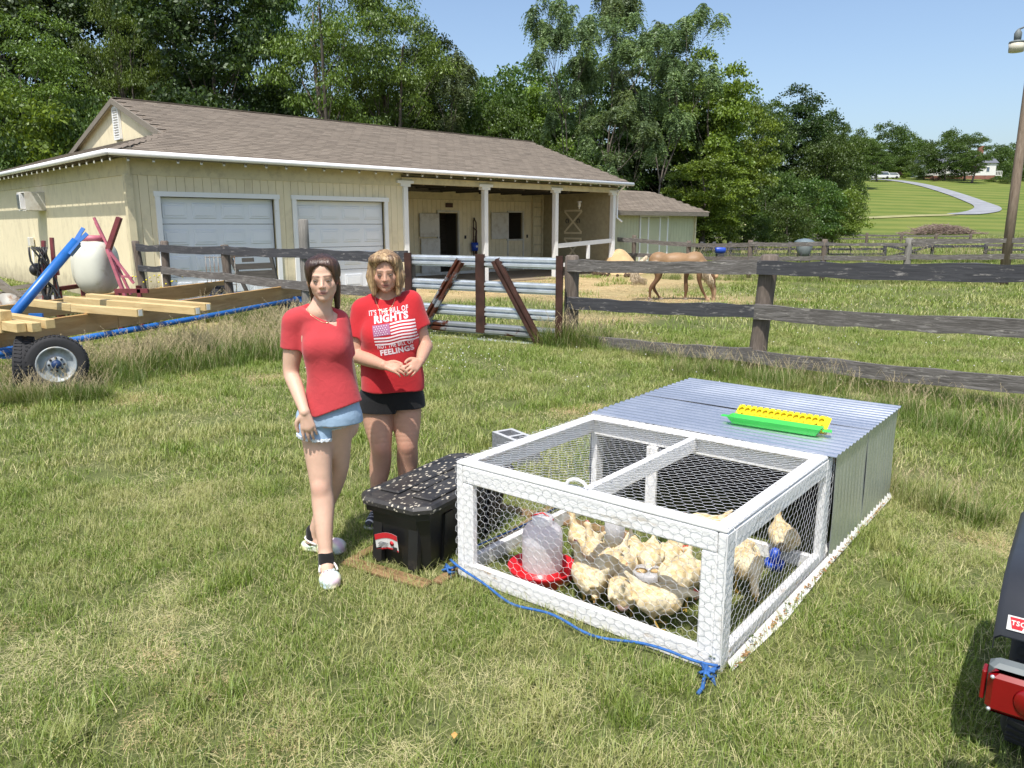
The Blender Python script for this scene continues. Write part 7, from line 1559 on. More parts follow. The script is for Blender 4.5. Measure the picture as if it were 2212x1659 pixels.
# tee shirt
def torso(S, zs, pad): S.stack(zs, .03, pad=pad)
S = Sculpt((-.34, -.24, .74), (.34, .30, 1.45), .0048)
secs = [(1.34, -.02, .025, .100, .058), (1.28, -.015, .022, .120, .078), (1.18, -.005, .016, .119, .090), (1.06, .005, .018, .108, .086), (.95, .012, .02, .123, .098), (.86, .016, .025, .142, .114), (.76, .016, .025, .150, .120)]
S.stack(secs, .03, pad=.008); 
for q in (-1, 1): S.ell((q*.052+.0, -.046, 1.20), (.050, .038, .050), None, .045)
S.cap(neck1+np.array([0, 0, -.002]), shL, .050, .054, .03); S.cap(neck1+np.array([0, 0, -.002]), shR, .050, .052, .03)
slL = shL*.46+elL*.54; slR = shR*.46+elR*.54; dL = (elL-shL)/np.linalg.norm(elL-shL); dR = (elR-shR)/np.linalg.norm(elR-shR)
SLV = (slL, dL, slR, dR)
for a_, b_, c_, e_ in ((shL, slL, dL, .060), (shR, slR, dR, .056)): sleeve(S, a_, b_, c_, e_, e_+.006, (-.34, -.24, .74), (.34, .30, 1.45))
X, Y, Z = np.meshgrid(*S.ax, indexing='ij'); hc = J(677, 903, 3.76); hd_ = X-hc[0]; S.f = np.maximum(S.f, (hc[2]+np.where(hd_ > 0, .36*hd_, -.30*hd_)-.10*(Y-hc[1])-Z)*.85).astype(np.float32); S.disp(folds(3, .0048, (26, 14, 14)))
# V neck
nk = neck1; S.ell(nk+np.array([-.002, .0, .070]), (.066, .080, .056), None, .006, 'sub'); vb = J(721, 706, 3.77)
X, Y, Z = np.meshgrid(*S.ax, indexing='ij'); tv = (Z-vb[2]+.008)/(nk[2]+.035-vb[2]); dv_ = (np.abs(X-(vb[0]*(1-tv)+(nk[0]-.004)*tv))-.092*tv)*.75; S.f = np.where((Y < .03) & (tv > 0), np.maximum(S.f, -dv_), S.f).astype(np.float32)
S1s = S; sho = link('tee_shirt', S.mesh('tee_shirt', M['tee_coral']), root)
q = MB(); nl = [neck1+np.array([math.sin(t)*.072+.003, -math.cos(t)*.055-.018, .012-.075*max(0, math.cos(t))**2]) for t in np.linspace(-1.5, 1.5, 17)]
nl = [p+np.array([0, -.012, -.01]) for p in nl]; vn = nk+np.array([.004, 0, .02]); nl = on_front([root.children[0].data, sho.data], [vn+np.array([math.sin(t)*.060*(1 if abs(t) > .4 else 1)+.5*(vb[0]-nk[0])*max(0, math.cos(t))**2, 0, -.072*max(0, math.cos(t))**1.6]) for t in np.linspace(-1.5, 1.5, 25)]); q.tube([Vector(p)+Vector(O) for p in nl], .0012, 5); q.ball(Vector(nl[12])+Vector(O), (.008, .002, .003), 8, 6); q.build('necklace', M['gold'], root, world=True)
# denim shorts with ragged hems
S = Sculpt((-.3, -.2, .62), (.3, .26, 1.0), .0048); S.stack([(.93, .01, .025, .128, .092), (.88, .012, .028, .136, .100), (.83, .013, .03, .144, .108), (.79, .013, .03, .145, .106)], .02, pad=.003)
hl2 = hipL*.66+knL*.34; hr2 = hipR*.70+knR*.30; S.chain([hipL, hl2], [.096, .098], .03); S.chain([hipR, hr2], [.094, .094], .03); S.cut(J(690, 942, 3.80), (.25, -.05, -1)) if False else None
dl = (knL-hipL)/np.linalg.norm(knL-hipL); dr = (knR-hipR)/np.linalg.norm(knR-hipR); X, Y, Z = np.meshgrid(*S.ax, indexing='ij'); cl = J(676, 944, 3.84); cr = J(743, 918, 3.90); sL = (X-cl[0])*(-.12)+(Z-cl[2])*-1; sR = (X-cr[0])*.15+(Z-cr[2])*-1; midx = J(716, 930, 3.85)[0]; S.f = np.maximum(S.f, np.where(X < midx, sL, sR)).astype(np.float32); S.disp(folds(5, .0025, (26, 20, 20))); sh = link('denim_shorts', S.mesh('denim_shorts', M['denim']), root)
q = MB(); rr = random.Random(4); fray = plain('fray', (.62, .66, .70), .9)
for side, c0 in ((0, cl), (1, cr)):
    hip = hl2 if side == 0 else hr2
    for k in range(90):
        a = 2*PI*k/90; p = np.array([hip[0]+.098*math.cos(a), hip[1]+.098*math.sin(a), 0]); 
        if (side == 0 and p[0] > midx) or (side == 1 and p[0] < midx): continue
        p[2] = c0[2]+((p[0]-c0[0])*(-.12 if side == 0 else .15)); q.box(Vector(p+O), (.010, .008, rr.uniform(.008, .02)), (rr.uniform(-.3, .3), rr.uniform(-.3, .3), a))
q.build('frayed_hem', fray, sh, world=True)
# socks and clogs
def clog(S, heel, toe, w=.050):
    heel = np.array(heel); toe = np.array(toe); d = toe-heel; L = np.linalg.norm(d); d /= L; n = np.array([-d[1], d[0], 0])
    S.cap(heel+np.array([0, 0, .030])+d*.04, toe+np.array([0, 0, .034])-d*.045, .038, .047, .03, flat=((0, 0, 1), .75)); S.ell(toe-d*.06+np.array([0, 0, .040]), (.054, .054, .040), None, .02); S.cap(heel+d*.035+np.array([0, 0, .014]), toe-d*.045+np.array([0, 0, .014]), .040, .050, .01, flat=((0, 0, 1), .35))
    S.ell(heel+d*.055+np.array([0, 0, .085]), (.040, .040, .050), None, .01, 'sub')
def clog_paint(x, y, z):
    t = np.stack([x*23+np.sin(z*31+y*17)*1.1, y*21+np.sin(x*25)*1.2, z*30], 1); w1 = (.5+.5*np.sin(t[:, 0]+t[:, 1]))[:, None]; w2 = (.5+.5*np.sin(t[:, 1]*1.7+t[:, 2]+2))[:, None]; c = np.array((.74, .70, .34))*(1-w1)+np.array((.70, .74, .76))*w1; w3 = np.clip(w2*1.6-.9, 0, 1); c = c*(1-w3)+np.array((.66, .42, .60))*w3; w4 = np.clip((1-w2)*1.5-.95, 0, 1); return c*(1-w4)+np.array((.42, .62, .72))*w4
M['foam'] = colmat('foam', .6); 
for (an, hx, tx) in ((anL, (-.012, .045, 0), (.065, -.175, 0)), (anR, (-.075, .012, 0), (.185, -.040, 0))):
    b_ = an.copy(); b_[2] = 0; S = Sculpt(b_+np.array([-.16, -.26, -.01]), b_+np.array([.26, .12, .14]), .004); clog(S, b_+np.array(hx), b_+np.array(tx)); cgm = link('clog', S.mesh('clog', M['foam'], clog_paint), root); dv = np.array(tx)-np.array(hx); dv /= np.linalg.norm(dv); nv = np.array([-dv[1], dv[0], 0]); hp = b_+np.array(hx)
    q = MB(); q.tube([Vector(O+hp+dv*.115+nv*.045*math.cos(a)*1.0-dv*.085*math.sin(a)+np.array([0, 0, .055+.022*math.sin(a)])) for a in np.linspace(0, PI, 11)], .006, 6); q.build('heel_strap', M['foam'], cgm, world=True)
    hs = np.full((len(q.v), 3), .7); a_ = cgm.children[0].data.attributes.new('Col', 'FLOAT_COLOR', 'POINT'); a_.data.foreach_set('color', np.tile(np.array([.70, .66, .62, 1], np.float32), len(q.v)))
    q = MB(); rr = random.Random(6)
    for k in range(12): u_, w_ = divmod(k, 4); p = hp+dv*(.165+.022*u_)+nv*(-.027+.018*w_+.006*(u_ % 2))+np.array([0, 0, .078-.007*u_-(.004 if w_ in (0, 3) else 0)]); q.ball(Vector(O+p), .0038, 8, 5)
    q.build('vent_holes', M['brow_d'], cgm, world=True)
    S = Sculpt(b_+np.array([-.08, -.08, .03]), b_+np.array([.08, .08, .17]), .004); an2 = b_+np.array([0, 0, .05]); S.cap(an2, an*np.array([1, 1, 0])+np.array([0, 0, .115]), .042, .039, .01); S.cut((0, 0, .135), (.1, 0, 1)); link('sock', S.mesh('sock', M['sock']), root)
# ---- older woman, right
wy = 4.52; O = np.array([-.80, wy, 0.0]); root2 = thing('person', 'woman with blonde bob, red slogan tee and black shorts, hands held together', 'person', O); SK2 = (.51, .29, .20)
hd = Head(J(833, 588, 4.50), .10, .12, -.02, 1.0); neck0 = hd.p(0, .02, -.075); neck1 = J(836, 645, 4.55)
shL, shR = J(784, 670, 4.56), J(887, 654, 4.58); elL, elR = J(770, 768, 4.52), J(919, 748, 4.56); wrL, wrR = J(828, 789, 4.28), J(908, 780, 4.36)
hipL, hipR = J(812, 868, 4.56), J(876, 866, 4.58); knL, knR = J(823, 966, 4.50), J(880, 960, 4.54); anL, anR = J(814, 1092, 4.52), J(878, 1082, 4.60)
S2 = Sculpt((-.36, -.44, -.02), (.44, .34, 1.76), .005)
S2.stack([(1.36, .085, .04, .12, .070), (1.28, .08, .035, .145, .095), (1.15, .075, .03, .145, .105), (1.00, .075, .03, .14, .105), (.90, .08, .04, .145, .11), (.84, .08, .04, .15, .105)], .03)
S2.cap(neck0, neck1, .052, .060, .03); S2.cap(neck1, shL, .055, .046, .04); S2.cap(neck1, shR, .055, .046, .04); hd.sculpt(S2, full=1.06, smile=-.2, age=1)
S2.chain([shL, (shL+elL)/2, elL], [.055, .050, .043], .02); S2.chain([elL, elL*.6+wrL*.4, wrL], [.043, .042, .028], .01); S2.chain([shR, (shR+elR)/2, elR], [.054, .048, .039], .02); S2.chain([elR, elR*.55+wrR*.45, wrR], [.040, .038, .026], .02)
tL = J(884, 801, 4.24)-wrL; hand(S2, wrL, tL, (.1, .55, -.8), 1, .45, .95, thumb=.5, spread=.2); tR = J(878, 806, 4.24)-wrR; hand(S2, wrR, tR, (-.3, .8, -.3), -1, .5, .92, thumb=.4, spread=.2)
for (h_, k_, a_) in ((hipL, knL, anL), (hipR, knR, anR)):
    S2.chain([h_, h_*.5+k_*.5, k_, k_*.70+a_*.30+np.array([0, .018, 0]), k_*.38+a_*.62, a_], [.098, .086, .064, .066, .050, .034], .012); S2.ell(k_+np.array([0, -.036, 0]), (.036, .026, .04), None, .02); b_ = a_.copy(); b_[2] = .05; S2.cap(a_, b_, .036, .04, .02); S2.cap(b_, b_+np.array([0, -.12, -.015]), .036, .03, .02)
sp_ = hd.spots(SK2, (.42, .15, .13), (.17, .10, .06))+[(knL+np.array([0, -.05, 0]), (.045,)*3, (.55, .24, .16), .5), (knR+np.array([0, -.05, 0]), (.045,)*3, (.55, .24, .16), .5)]
link('body', S2.mesh('body', M['skin'], paint(SK2, sp_)), root2); hd.eyes(root2, .8)
S = Sculpt(hd.c-np.array([.17, .17, .22]), hd.c+np.array([.17, .2, .17]), .004); e = hd.e
e(S, 0, .026, .040, .090, .100, .088, .01)
for q in (-1, 1): e(S, q*.068, .000, -.020, .036, .062, .100, .03); hd.cp(S, (q*.082, -.020, -.02), (q*.068, -.055, -.120), .028, .012, .025); e(S, q*.038, -.040, .080, .050, .048, .034, .03)
e(S, 0, .075, -.040, .082, .045, .085, .02); hd.cp(S, (-.03, -.078, .088), (.058, -.066, .062), .020, .018, .014); hd.cp(S, (.066, -.055, .045), (.074, -.062, -.06), .016, .012, .012)
e(S, .002, -.085, -.022, .0600, .076, .102, .006, 'sub'); e(S, 0, -.07, -.14, .056, .11, .06, .01, 'sub'); S.disp(strands(38, .0017, hd.c[0], hd.c[1]+.02)); link('hair', S.mesh('hair', M['hair_blonde']), root2)
S = Sculpt((-.36, -.28, .80), (.46, .34, 1.50), .005); cxs = .075
S.stack([(1.39, cxs+.01, .04, .115, .066), (1.33, cxs+.005, .035, .150, .090), (1.24, cxs, .022, .165, .118), (1.13, cxs-.002, .015, .168, .132), (1.02, cxs, .015, .172, .132), (.92, cxs+.002, .02, .180, .138), (.82, cxs+.004, .02, .182, .140)], .03, pad=.008)
for q in (-1, 1): S.ell((q*.074+cxs, -.066, 1.17), (.072, .058, .070), None, .05)
S.cap(neck1+np.array([0, 0, -.03]), shL, .055, .062, .04); S.cap(neck1+np.array([0, 0, -.03]), shR, .055, .062, .04); slL = shL*.40+elL*.60; slR = shR*.42+elR*.58; dL = (elL-shL)/np.linalg.norm(elL-shL); dR = (elR-shR)/np.linalg.norm(elR-shR)
[sleeve(S, a_, b_, c_, .067, e_, (-.36, -.28, .80), (.46, .34, 1.50)) for a_, b_, c_, e_ in ((shL, slL, dL, .075), (shR, slR, dR, .077))]; S.cut(J(838, 850, 4.40), (0, -.03, -1)); S.disp(folds(9, .0050, (20, 14, 12))); nk = neck1; S.ell(nk+np.array([.0, -.022, .052]), (.078, .085, .062), None, .006, 'sub')
tee = link('tee_shirt', S.mesh('tee_shirt', M['tee_red']), root2)
q = MB(); nl = on_front([root2.children[0].data, tee.data], [neck1+np.array([math.sin(t)*.060, 0, .016-.085*max(0, math.cos(t))**1.6]) for t in np.linspace(-1.5, 1.5, 25)]); q.tube([Vector(p)+Vector(O) for p in nl], .0012, 5); q.ball(Vector(nl[12])+Vector(O), (.007, .002, .003), 8, 6); q.build('necklace', M['gold'], root2, world=True)
# print on the shirt: projected onto the cloth
bpy.context.view_layer.update()
bvh = BVHTree.FromPolygons([v.co.copy() for v in tee.data.vertices], [tuple(p.vertices) for p in tee.data.polygons])
def project(me, M4, lift=.0014):
    """drop a flat print (xy plane) on the shirt front along +y of the person's frame"""
    import bmesh
    bm = bmesh.new(); bm.from_mesh(me); bmesh.ops.triangulate(bm, faces=bm.faces[:]); 
    for _ in range(2):
        ed = [e_ for e_ in bm.edges if e_.calc_length() > .012]
        if ed: bmesh.ops.subdivide_edges(bm, edges=ed, cuts=1); bmesh.ops.triangulate(bm, faces=bm.faces[:])
    for v in bm.verts:
        p = M4 @ v.co; h = bvh.ray_cast(Vector((p.x, -1.0, p.z)), Vector((0, 1, 0))); y = (h[0].y-lift) if h[0] else p.y; v.co = Vector((p.x, y, p.z))
    bm.to_mesh(me); bm.free(); me.update(); return me
pc = J(859, 712, 4.40); ur = J(906, 712, 4.40)-J(790, 716, 4.40)
tilt = .15
def PM(x, z, t=tilt): return Matrix.Translation((pc[0]+x*math.cos(tilt)-z*math.sin(tilt), 0, pc[2]+z*math.cos(tilt)+x*math.sin(tilt))) @ Matrix.Rotation(-0.0, 4, 'Y') @ Matrix(((math.cos(t), -math.sin(t), 0, 0), (0, 0, 1, 0), (math.sin(t), math.cos(t), 0, 0), (0, 0, 0, 1)))
def shirt_text(txt, width, x, z, bold=.0012, hs=1.0):
    me = textmesh(txt, .05, M['print_white'], 'printed_lettering', bold, 0); xs = [v.co.x for v in me.vertices]; ys = [v.co.y for v in me.vertices]; w = max(xs)-min(xs); s = width/w; x0 = min(xs)
    for v in me.vertices: v.co.x = (v.co.x-x0-w/2)*s; v.co.y *= s*hs
    project(me, PM(x, z)); return link('printed_lettering', me, tee)
shirt_text("IT'S THE BILL OF", .228, -.044, .098, .0012, 1.45); shirt_text('RIGHTS', .195, -.032, .054, .0026, 1.05); shirt_text('NOT THE BILL OF', .205, -.030, -.094, .0012, 1.4); shirt_text('FEELINGS', .190, -.028, -.134, .0024, 1.05)
q = MB(); FW, FH = .240, .118; x0 = -FW/2; 
for k in range(0, 13, 2):
    h = FH/13; z0 = -FH/2+h*k; xs_ = x0 if k < 6 else x0+FW*.42; n_ = 26
    vs = []; fs = []
    for i in range(n_+1): x = xs_+(x0+FW-xs_)*i/n_; w_ = .0035*math.sin(x*38); vs += [(x, z0+w_, 0), (x, z0+h+w_, 0)]
    for i in range(n_): fs.append((i*2, i*2+2, i*2+3, i*2+1))
    q.add(vs, fs)
me = q.mesh('flag_stripes', M['print_white']); project(me, PM(-.022, -.016)); link('flag_stripes', me, tee)
q = MB(); n_ = 10; vs = []; fs = []
for i in range(n_+1): x = x0+FW*.41*i/n_; vs += [(x, -FH/2+FH*6/13, 0), (x, FH/2, 0)]
for i in range(n_): fs.append((i*2, i*2+2, i*2+3, i*2+1))
me = q.add(vs, fs).mesh('flag_canton', M['print_blue']); project(me, PM(-.022, -.016), .0018); link('flag_canton', me, tee); q = MB()
for r_ in range(5):
    for c_ in range(6-(r_ % 2)):
        cx_ = x0+.010+c_*.0142+(r_ % 2)*.007; cy_ = -FH/2+FH*6/13+.007+r_*.0118; q.add([(cx_+(.0042 if i % 2 == 0 else .0018)*math.sin(i*PI/5), cy_+(.0042 if i % 2 == 0 else .0018)*math.cos(i*PI/5), 0) for i in range(10)], [tuple(range(10))])
me = q.mesh('flag_stars', M['print_white']); project(me, PM(-.022, -.016), .0030); link('flag_stars', me, tee)
# shorts
S = Sculpt((-.3, -.24, .58), (.42, .30, 1.0), .005); S.stack([(.96, .08, .035, .160, .115), (.88, .08, .035, .168, .124), (.80, .08, .04, .176, .128), (.74, .08, .04, .180, .124), (.68, .08, .04, .180, .122)], .02, pad=.004); hl2 = hipL*.5+knL*.5; hr2 = hipR*.5+knR*.5
S.chain([hipL, hl2], [.112, .108], .03); S.chain([hipR, hr2], [.110, .106], .03); X, Y, Z = np.meshgrid(*S.ax, indexing='ij'); zl = J(815, 897, 4.42)[2]; zr2 = J(885, 888, 4.44)[2]; mx_ = J(852, 880, 4.4)[0]; S.f = np.maximum(S.f, np.where(X < mx_, zl-Z, zr2-Z)).astype(np.float32); S.disp(folds(6, .0022, (22, 20, 12))); bsh = link('black_shorts', S.mesh('black_shorts', M['shorts_black']), root2)
q = MB(); pA_ = J(768, 838, 4.46); pB_ = J(776, 900, 4.44)
for k in range(14):
    t = k/13; p = pA_*(1-t)+pB_*t; h_ = None; q.box(Vector(O+p+np.array([-.012, -.02, 0])), (.012, .004, .010), (0, 0, -.5))
q.build('side_lettering_stripe', M['house_white'], bsh, world=True)
M['sneaker'] = colmat('sneaker', .6)
def sneaker_paint(x, y, z):
    w = np.clip((.028-z)/.006, 0, 1)[:, None]; c = np.array((.025, .027, .035))*(1-w)+np.array((.55, .56, .58))*w; s_ = (np.sin(y*160+x*40) > .86)[:, None]*(z > .05)[:, None]; return np.where(s_, np.array((.45, .47, .5)), c)
for a_ in (anL, anR):
    b_ = a_.copy(); b_[2] = 0; S = Sculpt(b_+np.array([-.09, -.26, -.01]), b_+np.array([.09, .12, .14]), .0042); S.cap(b_+np.array([0, .035, .04]), b_+np.array([-.01, -.15, .035]), .040, .038, .03); S.cap(b_+np.array([0, .04, .016]), b_+np.array([-.01, -.15, .016]), .043, .046, .01, flat=((0, 0, 1), .4)); S.cap(b_+np.array([0, .02, .05]), b_+np.array([0, .012, .085]), .042, .042, .02); link('sneaker', S.mesh('sneaker', M['sneaker'], sneaker_paint), root2)
# ------------------------------------------------------------------ hens
M['feather'] = colmat('feather', .85, 0, 70, .55, .15, .14, 26)
def hen(pose, seed):
    """local frame: bird faces -y, feet at z 0; returns body mesh and key points"""
    r = random.Random(seed); CR = (.66, .56, .37); YL = (.62, .40, .08); S = Sculpt((-.15, -.27, -.005), (.15, .24, .42), .0042); zb = .17
    if pose == 'lie': zb = .10
    S.ell((0, .02, zb), (.088, .125, .088), Rx(-.15), .02); S.ell((0, -.055, zb+.015), (.072, .070, .078), None, .04); S.ell((0, .10, zb+.035), (.052, .075, .045), Rx(.5), .04); S.cap((0, .12, zb+.06), (0, .195, zb+.135), .034, .012, .02, flat=((1, 0, 0), .55))
    for q in (-1, 1): S.ell((q*.080, .035, zb+.012), (.020, .088, .050), Rx(-.25), .006); S.cap((q*.07, .09, zb+.005), (q*.045, .155, zb+.02), .020, .008, .012)
    if pose == 'up': N = [(0, -.08, zb+.04), (0, -.112, zb+.10), (0, -.125, zb+.155)]; H = (0, -.140, zb+.172); bd = (0, -1, -.15)
    elif pose == 'peck': N = [(0, -.08, zb+.03), (0, -.135, zb+.0), (0, -.175, zb-.06)]; H = (0, -.185, zb-.085); bd = (0, -.45, -.9)
    elif pose == 'fwd': N = [(0, -.08, zb+.04), (0, -.13, zb+.06), (0, -.17, zb+.06)]; H = (0, -.188, zb+.058); bd = (0, -.9, -.35)
    else: N = [(0, -.08, zb+.03), (.01, -.115, zb+.055), (.02, -.140, zb+.07)]; H = (.025, -.155, zb+.072); bd = (.2, -1, -.2)
    S.chain(N, [.046, .028, .021], .025); S.ell(H, (.022, .029, .023), None, .010); spots = [(tuple(np.array(H)+np.array(bd)*.012), (.020, .020, .018), (.60, .26, .18), .8), ((0, .03, zb-.075), (.05, .06, .03), (.60, .40, .34), .5)]
    ft = []
    if pose != 'lie':
        for q in (-1, 1):
            hx = q*.045; ky = .03+.02*q*r.uniform(-1, 1); fy = .01+r.uniform(-.02, .02); S.chain([(hx, .02, zb-.02), (hx, ky, .085)], [.040, .016], .02); S.chain([(hx, ky, .088), (hx, fy, .012)], [.0075, .0065], .006); ft.append((hx, fy))
            for a in (-.5, 0, .5, PI): S.cap((hx, fy, .010), (hx+math.sin(a)*.035, fy-math.cos(a)*.040*(1 if a != PI else .5), .006), .0055, .004, .003)
    L = [(r.uniform(50, 110), r.uniform(30, 70), r.uniform(40, 80), r.uniform(0, 6)) for _ in range(4)]
    def fl(x, y, z):
        v = 0
        for a, b, c, p in L: v = v+np.sin(a*x+p)*np.sin(b*y+p*2)*np.sin(c*z+p)
        return np.where(z > .09 if pose != 'lie' else z > -1, .0036*v*.6+.0016*np.sin(x*150+3*np.sin(y*40))*np.sin(y*110+z*60)*np.sin(z*140+x*30), 0)
    S.disp(fl)
    def col(x, y, z):
        C_ = paint(CR, spots)(x, y, z); n = np.sin(x*70+y*30)*np.sin(y*60+z*20)*np.sin(z*55+x*25); C_ = C_*(1+.12*n)[:, None]; t = np.clip(.2+1.6*n+.5*np.sin(x*23+z*31+y*17), 0, 1)[:, None]*.6; C_ = C_*(1-t)+np.array((.44, .29, .10))*t
        if pose != 'lie': w = np.clip((.092-z)/.012, 0, 1)[:, None]; C_ = C_*(1-w)+np.array(YL)*w
        return C_
    return S.mesh('body', M['feather'], col), Vector(H), Vector(bd).normalized()
M['comb'] = plain('comb', (.50, .07, .05), .5); M['beak'] = plain('beak', (.62, .36, .14), .4)
proto = {}
def add_hen(p, rz, pose, label, sc=1.0, bare=False):
    t = thing('hen', label, 'hen', p, rz, 'cream hens in the wire pen'); t.scale = (sc,)*3
    if pose not in proto: proto[pose] = hen(pose, len(proto)+3)
    me, H, bd = proto[pose]; link('body', me, t)
    if pose+'b' not in proto:
        q = MB(); x = bd; q.tube([H+x*.014, H+x*.030, H+x*.044+Vector((0, 0, -.003))], [.009, .0065, .0015], 8); bk = q.mesh('beak', M['beak']); q = MB(); up = Vector((1, 0, 0)).cross(bd).normalized(); up = up if up.z > 0 or pose == 'peck' else -up
        for i in range(4): q.ball(H+up*(.022+.002*(i % 2))+x*(.012-.009*i), (.003, .006, .008), 6, 5)
        for s in (-1, 1): q.ball(H-up*.017+x*.012+Vector((s*.006, 0, 0)), (.003, .005, .009), 6, 5)
        cm = q.mesh('comb', M['comb']); e = []
        for s in (-1, 1): e.append(MB().ball(H+x*.008+up*.004+Vector((s*.0185, 0, 0)), (.0025, .004, .004), 8, 6).mesh('eye', M['iris']))
        proto[pose+'b'] = (bk, cm, e)
    bk, cm, e = proto[pose+'b']; link('beak', bk, t); link('comb', cm, t); [link('eye', m_, t) for m_ in e]
    if bare: MB().ball((.0, .118, .135), (.040, .022, .045), 12, 8).build('bare_rump', plain('bare_skin', (.46, .29, .23), .7, bmp=.5), t)
    return t
def face(x0, y0, x1, y1, z=.15):   # heading from tail pixel to head pixel
    a = at(x0, y0, z); b = at(x1, y1, z); d = b-a; return math.atan2(d.x, -d.y)
def hp(x, y, z=.17): p = at(x, y, z); p.z = .008; return p
def hpc(x, y, sc):
    p = at(x, y, .135*sc if sc else .1); v = Mc.inverted() @ p; v.y = max(v.y, .17*sc); v.x = min(max(v.x, .16), CW-.15); v.z = .006; return Mc @ v
for (x, y, hx, hy, pose, lb, sc, br) in (
    (1262, 1172, 1215, 1150, 'up', 'hen just right of the white jug with its head raised high', 1.0, 0),
    (1298, 1208, 1250, 1180, 'up', 'hen in the middle behind, looking left past the jug', 1.08, 0),
    (1250, 1262, 1195, 1225, 'up', 'hen in front of the red waterer dish with a stretched neck', 1.0, 0),
    (1322, 1228, 1250, 1285, 'peck', 'large hen crossed by the shadow of the roof bar', 1.15, 0),
    (1345, 1278, 1352, 1230, 'fwd', 'hen seen from behind with a bare pinkish rump', 1.0, 1),
    (1368, 1195, 1390, 1262, 'peck', 'hen behind the feed can bending down to it', .95, 0),
    (1405, 1208, 1392, 1256, 'peck', 'hen pecking into the feed can from behind', 1.0, 0),
    (1462, 1250, 1418, 1292, 'peck', 'big round hen right of the feed can', 1.2, 0),
    (1405, 1312, 1475, 1322, 'fwd', 'hen nearest the front wire, stretching its head right', 1.05, 0),
    (1450, 1200, 1425, 1235, 'peck', 'hen with a raised tail behind the big round hen', .95, 0),
    (1525, 1245, 1480, 1240, 'up', 'hen half hidden by the front right corner post', .95, 0),
    (1522, 1118, 1470, 1115, 'lie', 'hen resting far back in the shade under the roof wire', 1.0, 0),
    (1612, 1222, 1640, 1262, 'peck', 'hen behind the right side wire near the corner post', 1.1, 0),
    (1690, 1160, 1655, 1120, 'up', 'hen by the dark box opening behind the right side wire', 1.0, 0),
    (1600, 1190, 1570, 1160, 'fwd', 'hen with ruffled back seen over the right side rail', 1.0, 0)):
    add_hen(hpc(x, y, sc), face(x, y, hx, hy), pose, lb, sc*.77, br)
# ------------------------------------------------------------------ horse (grazing, faces +x)
HY = 18.6; ho = atY(1455, HORIZON, HY); ho.z = 0; horse = thing('horse', 'palomino horse with pale mane grazing in the paddock', 'horse', ho)
def Hq(x, y, dy=0): v = atY(x, y, HY)-ho; v.y = dy; v.z = v.z-0; return np.array(v)
S = Sculpt((-.95, -.32, -.02), (1.25, .32, 1.36), .0125)
zg = 0
hip = Hq(1425, 556); S.ell(Hq(1423, 562), (.24, .19, .20), None, .06); S.ell(Hq(1462, 565), (.44, .19, .215), Ry(-.03), .08); S.ell(Hq(1500, 565), (.22, .18, .205), None, .08); S.ell(Hq(1503, 552), (.16, .07, .09), None, .08)
S.chain([Hq(1506, 562), Hq(1528, 582), Hq(1537, 606)], [.16, .12, .085], .05); S.chain([Hq(1533, 603), Hq(1541, 626), Hq(1541, 646)], [.085, .066, .045], .04); S.ell(Hq(1541, 648), (.05, .045, .045), None, .03)
for (dy, K, D) in ((-.11, [(1414, 572), (1419, 598), (1404, 622), (1402, 641), (1400, 650)], 1), (.11, [(1424, 575), (1425, 598), (1414, 620), (1424, 640), (1427, 650)], 1), (-.11, [(1512, 570), (1508, 600), (1513, 622), (1522, 640), (1525, 650)], 0), (.11, [(1490, 572), (1484, 600), (1484, 625), (1482, 643), (1480, 650)], 0)):
    P_ = [Hq(x, y, dy) for x, y in K]; S.chain(P_, [.125 if D else .095, .070 if D else .055, .044, .030, .034], .03); f = P_[-1]; f[2] = .04; S.cap(f+np.array([-.0, 0, .02]), f+np.array([.04, 0, -.02]), .036, .046, .01)
S.disp(folds(12, .006, (6, 8, 6)))
def hcol(x, y, z):
    C_ = np.tile(np.array((.27, .165, .085)), (len(x), 1)); n = (.5+.5*np.sin(x*6+1)*np.sin(z*8+y*5))[:, None]; C_ = C_*(.88+.22*n); w = np.clip((.80-z)/.25, 0, 1)[:, None]*.85; C_ = C_*(1-w)+np.array((.10, .05, .026))*w; w = np.clip((.07-z)/.02, 0, 1)[:, None]; C_ = C_*(1-w)+np.array((.22, .18, .14))*w; w = (np.clip((x-.78)/.1, 0, 1)*np.clip((.35-z)/.1, 0, 1))[:, None]; return C_*(1-w)+np.array((.40, .26, .16))*w
M['horse_coat'] = colmat('horse_coat', .5, 0, 30, .1, .3, .12, 8); link('body', S.mesh('body', M['horse_coat'], hcol), horse)
M['mane'] = hair_mat('mane', [(.35, (.30, .22, .13)), (.5, (.55, .44, .30)), (.65, (.72, .63, .48))], .6)
rr = random.Random(3); q = MB()
for k in range(260):
    t = rr.random()*.72; a = Hq(1512+t*28, 566+t*40, -.08+rr.uniform(-.06, .08)); L = rr.uniform(.25, .42)*(1-.2*t); b = a+np.array([rr.uniform(-.02, .12), -.05, -L*.6]); c = a+np.array([rr.uniform(-.02, .14), -.06, -L]); q.tube([Vector(a)+Vector((0, .03, .06)), Vector(a), Vector(a).lerp(Vector(b), .5)+Vector((.01, -.02, 0)), Vector(b), Vector(c)], [.010, .010, .009, .007, .002], 4)
q.build('mane', M['mane'], horse); q = MB()
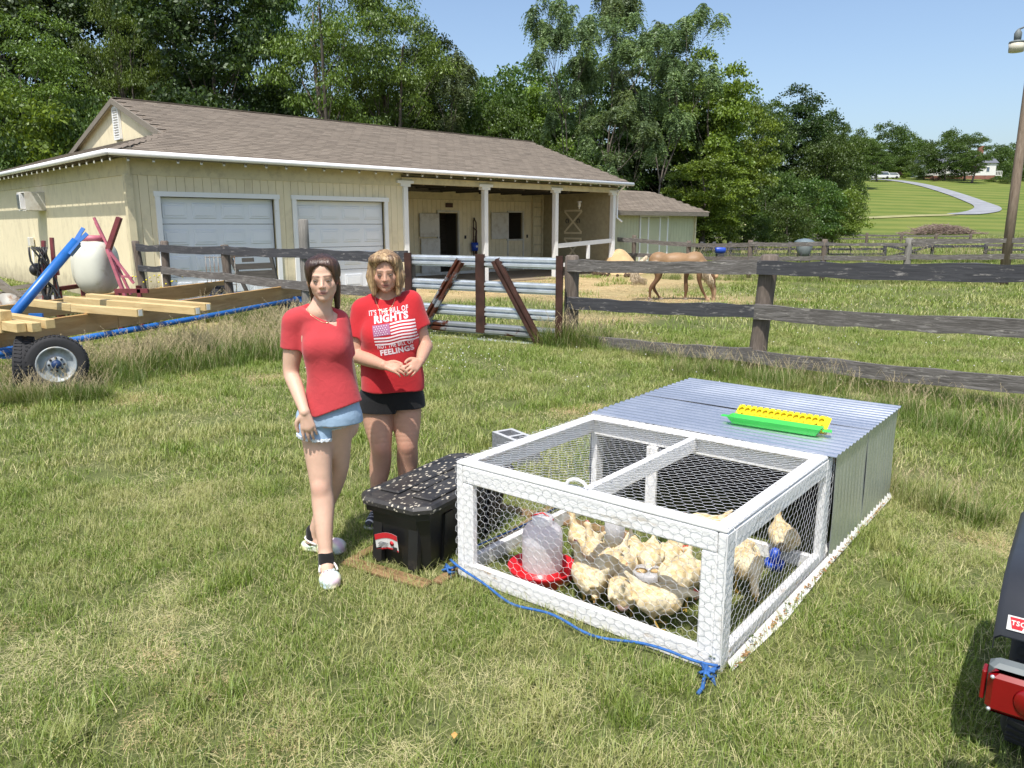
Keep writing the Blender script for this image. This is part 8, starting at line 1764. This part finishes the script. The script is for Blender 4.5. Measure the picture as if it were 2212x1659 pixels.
for k in range(220):
    a = Hq(1397+rr.uniform(-1, 2), 556+rr.uniform(-3, 3), rr.uniform(-.05, .05)); b = Hq(1370+rr.uniform(-8, 4), 575, rr.uniform(-.08, .08)); c = Hq(1362+rr.uniform(-8, 10), 596, rr.uniform(-.1, .1)); d = Hq(1370+rr.uniform(-8, 30), 612+rr.uniform(-10, 6), rr.uniform(-.12, .12)); A_, B_, C_, D_ = map(Vector, (a, b, c, d)); q.tube([((1-t)**3)*A_+3*t*(1-t)**2*(B_*1.0)+3*t*t*(1-t)*C_+t**3*D_ for t in [i/7 for i in range(8)]], [.012, .012, .011, .010, .009, .007, .005, .002], 4)
q.build('tail', M['mane'], horse)
for dy in (-.06, .05): MB().lathe([(.035, 0), (.03, .05), (.002, .11)], Vector(Hq(1545, 600, dy)), axis=(.5, 0, .85), n=10).build('ear', M['horse_coat'], horse)
for o in horse.children:
    if o.name.startswith('ear') and 'Col' not in o.data.attributes: a_ = o.data.attributes.new('Col', 'FLOAT_COLOR', 'POINT'); a_.data.foreach_set('color', np.tile(np.array([.40, .25, .13, 1], np.float32), len(o.data.vertices)))
MB().ball(Vector(Hq(1545, 618, -.065)), (.014, .008, .012), 10, 8).build('eye', M['iris'], horse)
q = MB(); g = at(1494, 653); dp = thing('dung', 'small dark heap of horse dung in the hay by the barn', 'dung', at(1300, 610)) if False else None
# fly dung and leaf litter on the lawn
M['dung'] = plain('dung', (.07, .045, .025), .95); rr = random.Random(6)
for (x, y, w_, lb) in ((1300, 591, .5, 'dark horse dung in the hay before the porch'), (1355, 594, .4, 'darker dung patch right of the other in the hay')):
    g = at(x, y+5); t = thing('dung', lb, 'dung', g); q = MB()
    for k in range(16): q.ball((rr.gauss(0, w_*.35), rr.gauss(0, .12), .04+rr.uniform(0, .05)), .055, 8, 6)
    q.build('droppings', M['dung'], t)
g = at(982, 1616); t = thing('fallen_leaf', 'small orange brown leaf lying on the grass at the bottom of the photo', 'leaf', (g.x, g.y, .05)); MB().poly([(0, -.02, 0), (.012, 0, .004), (0, .02, 0), (-.012, 0, .004)], (0, 0, .001)).build('leaf_blade', plain('dry_leaf', (.50, .28, .08), .7), t)
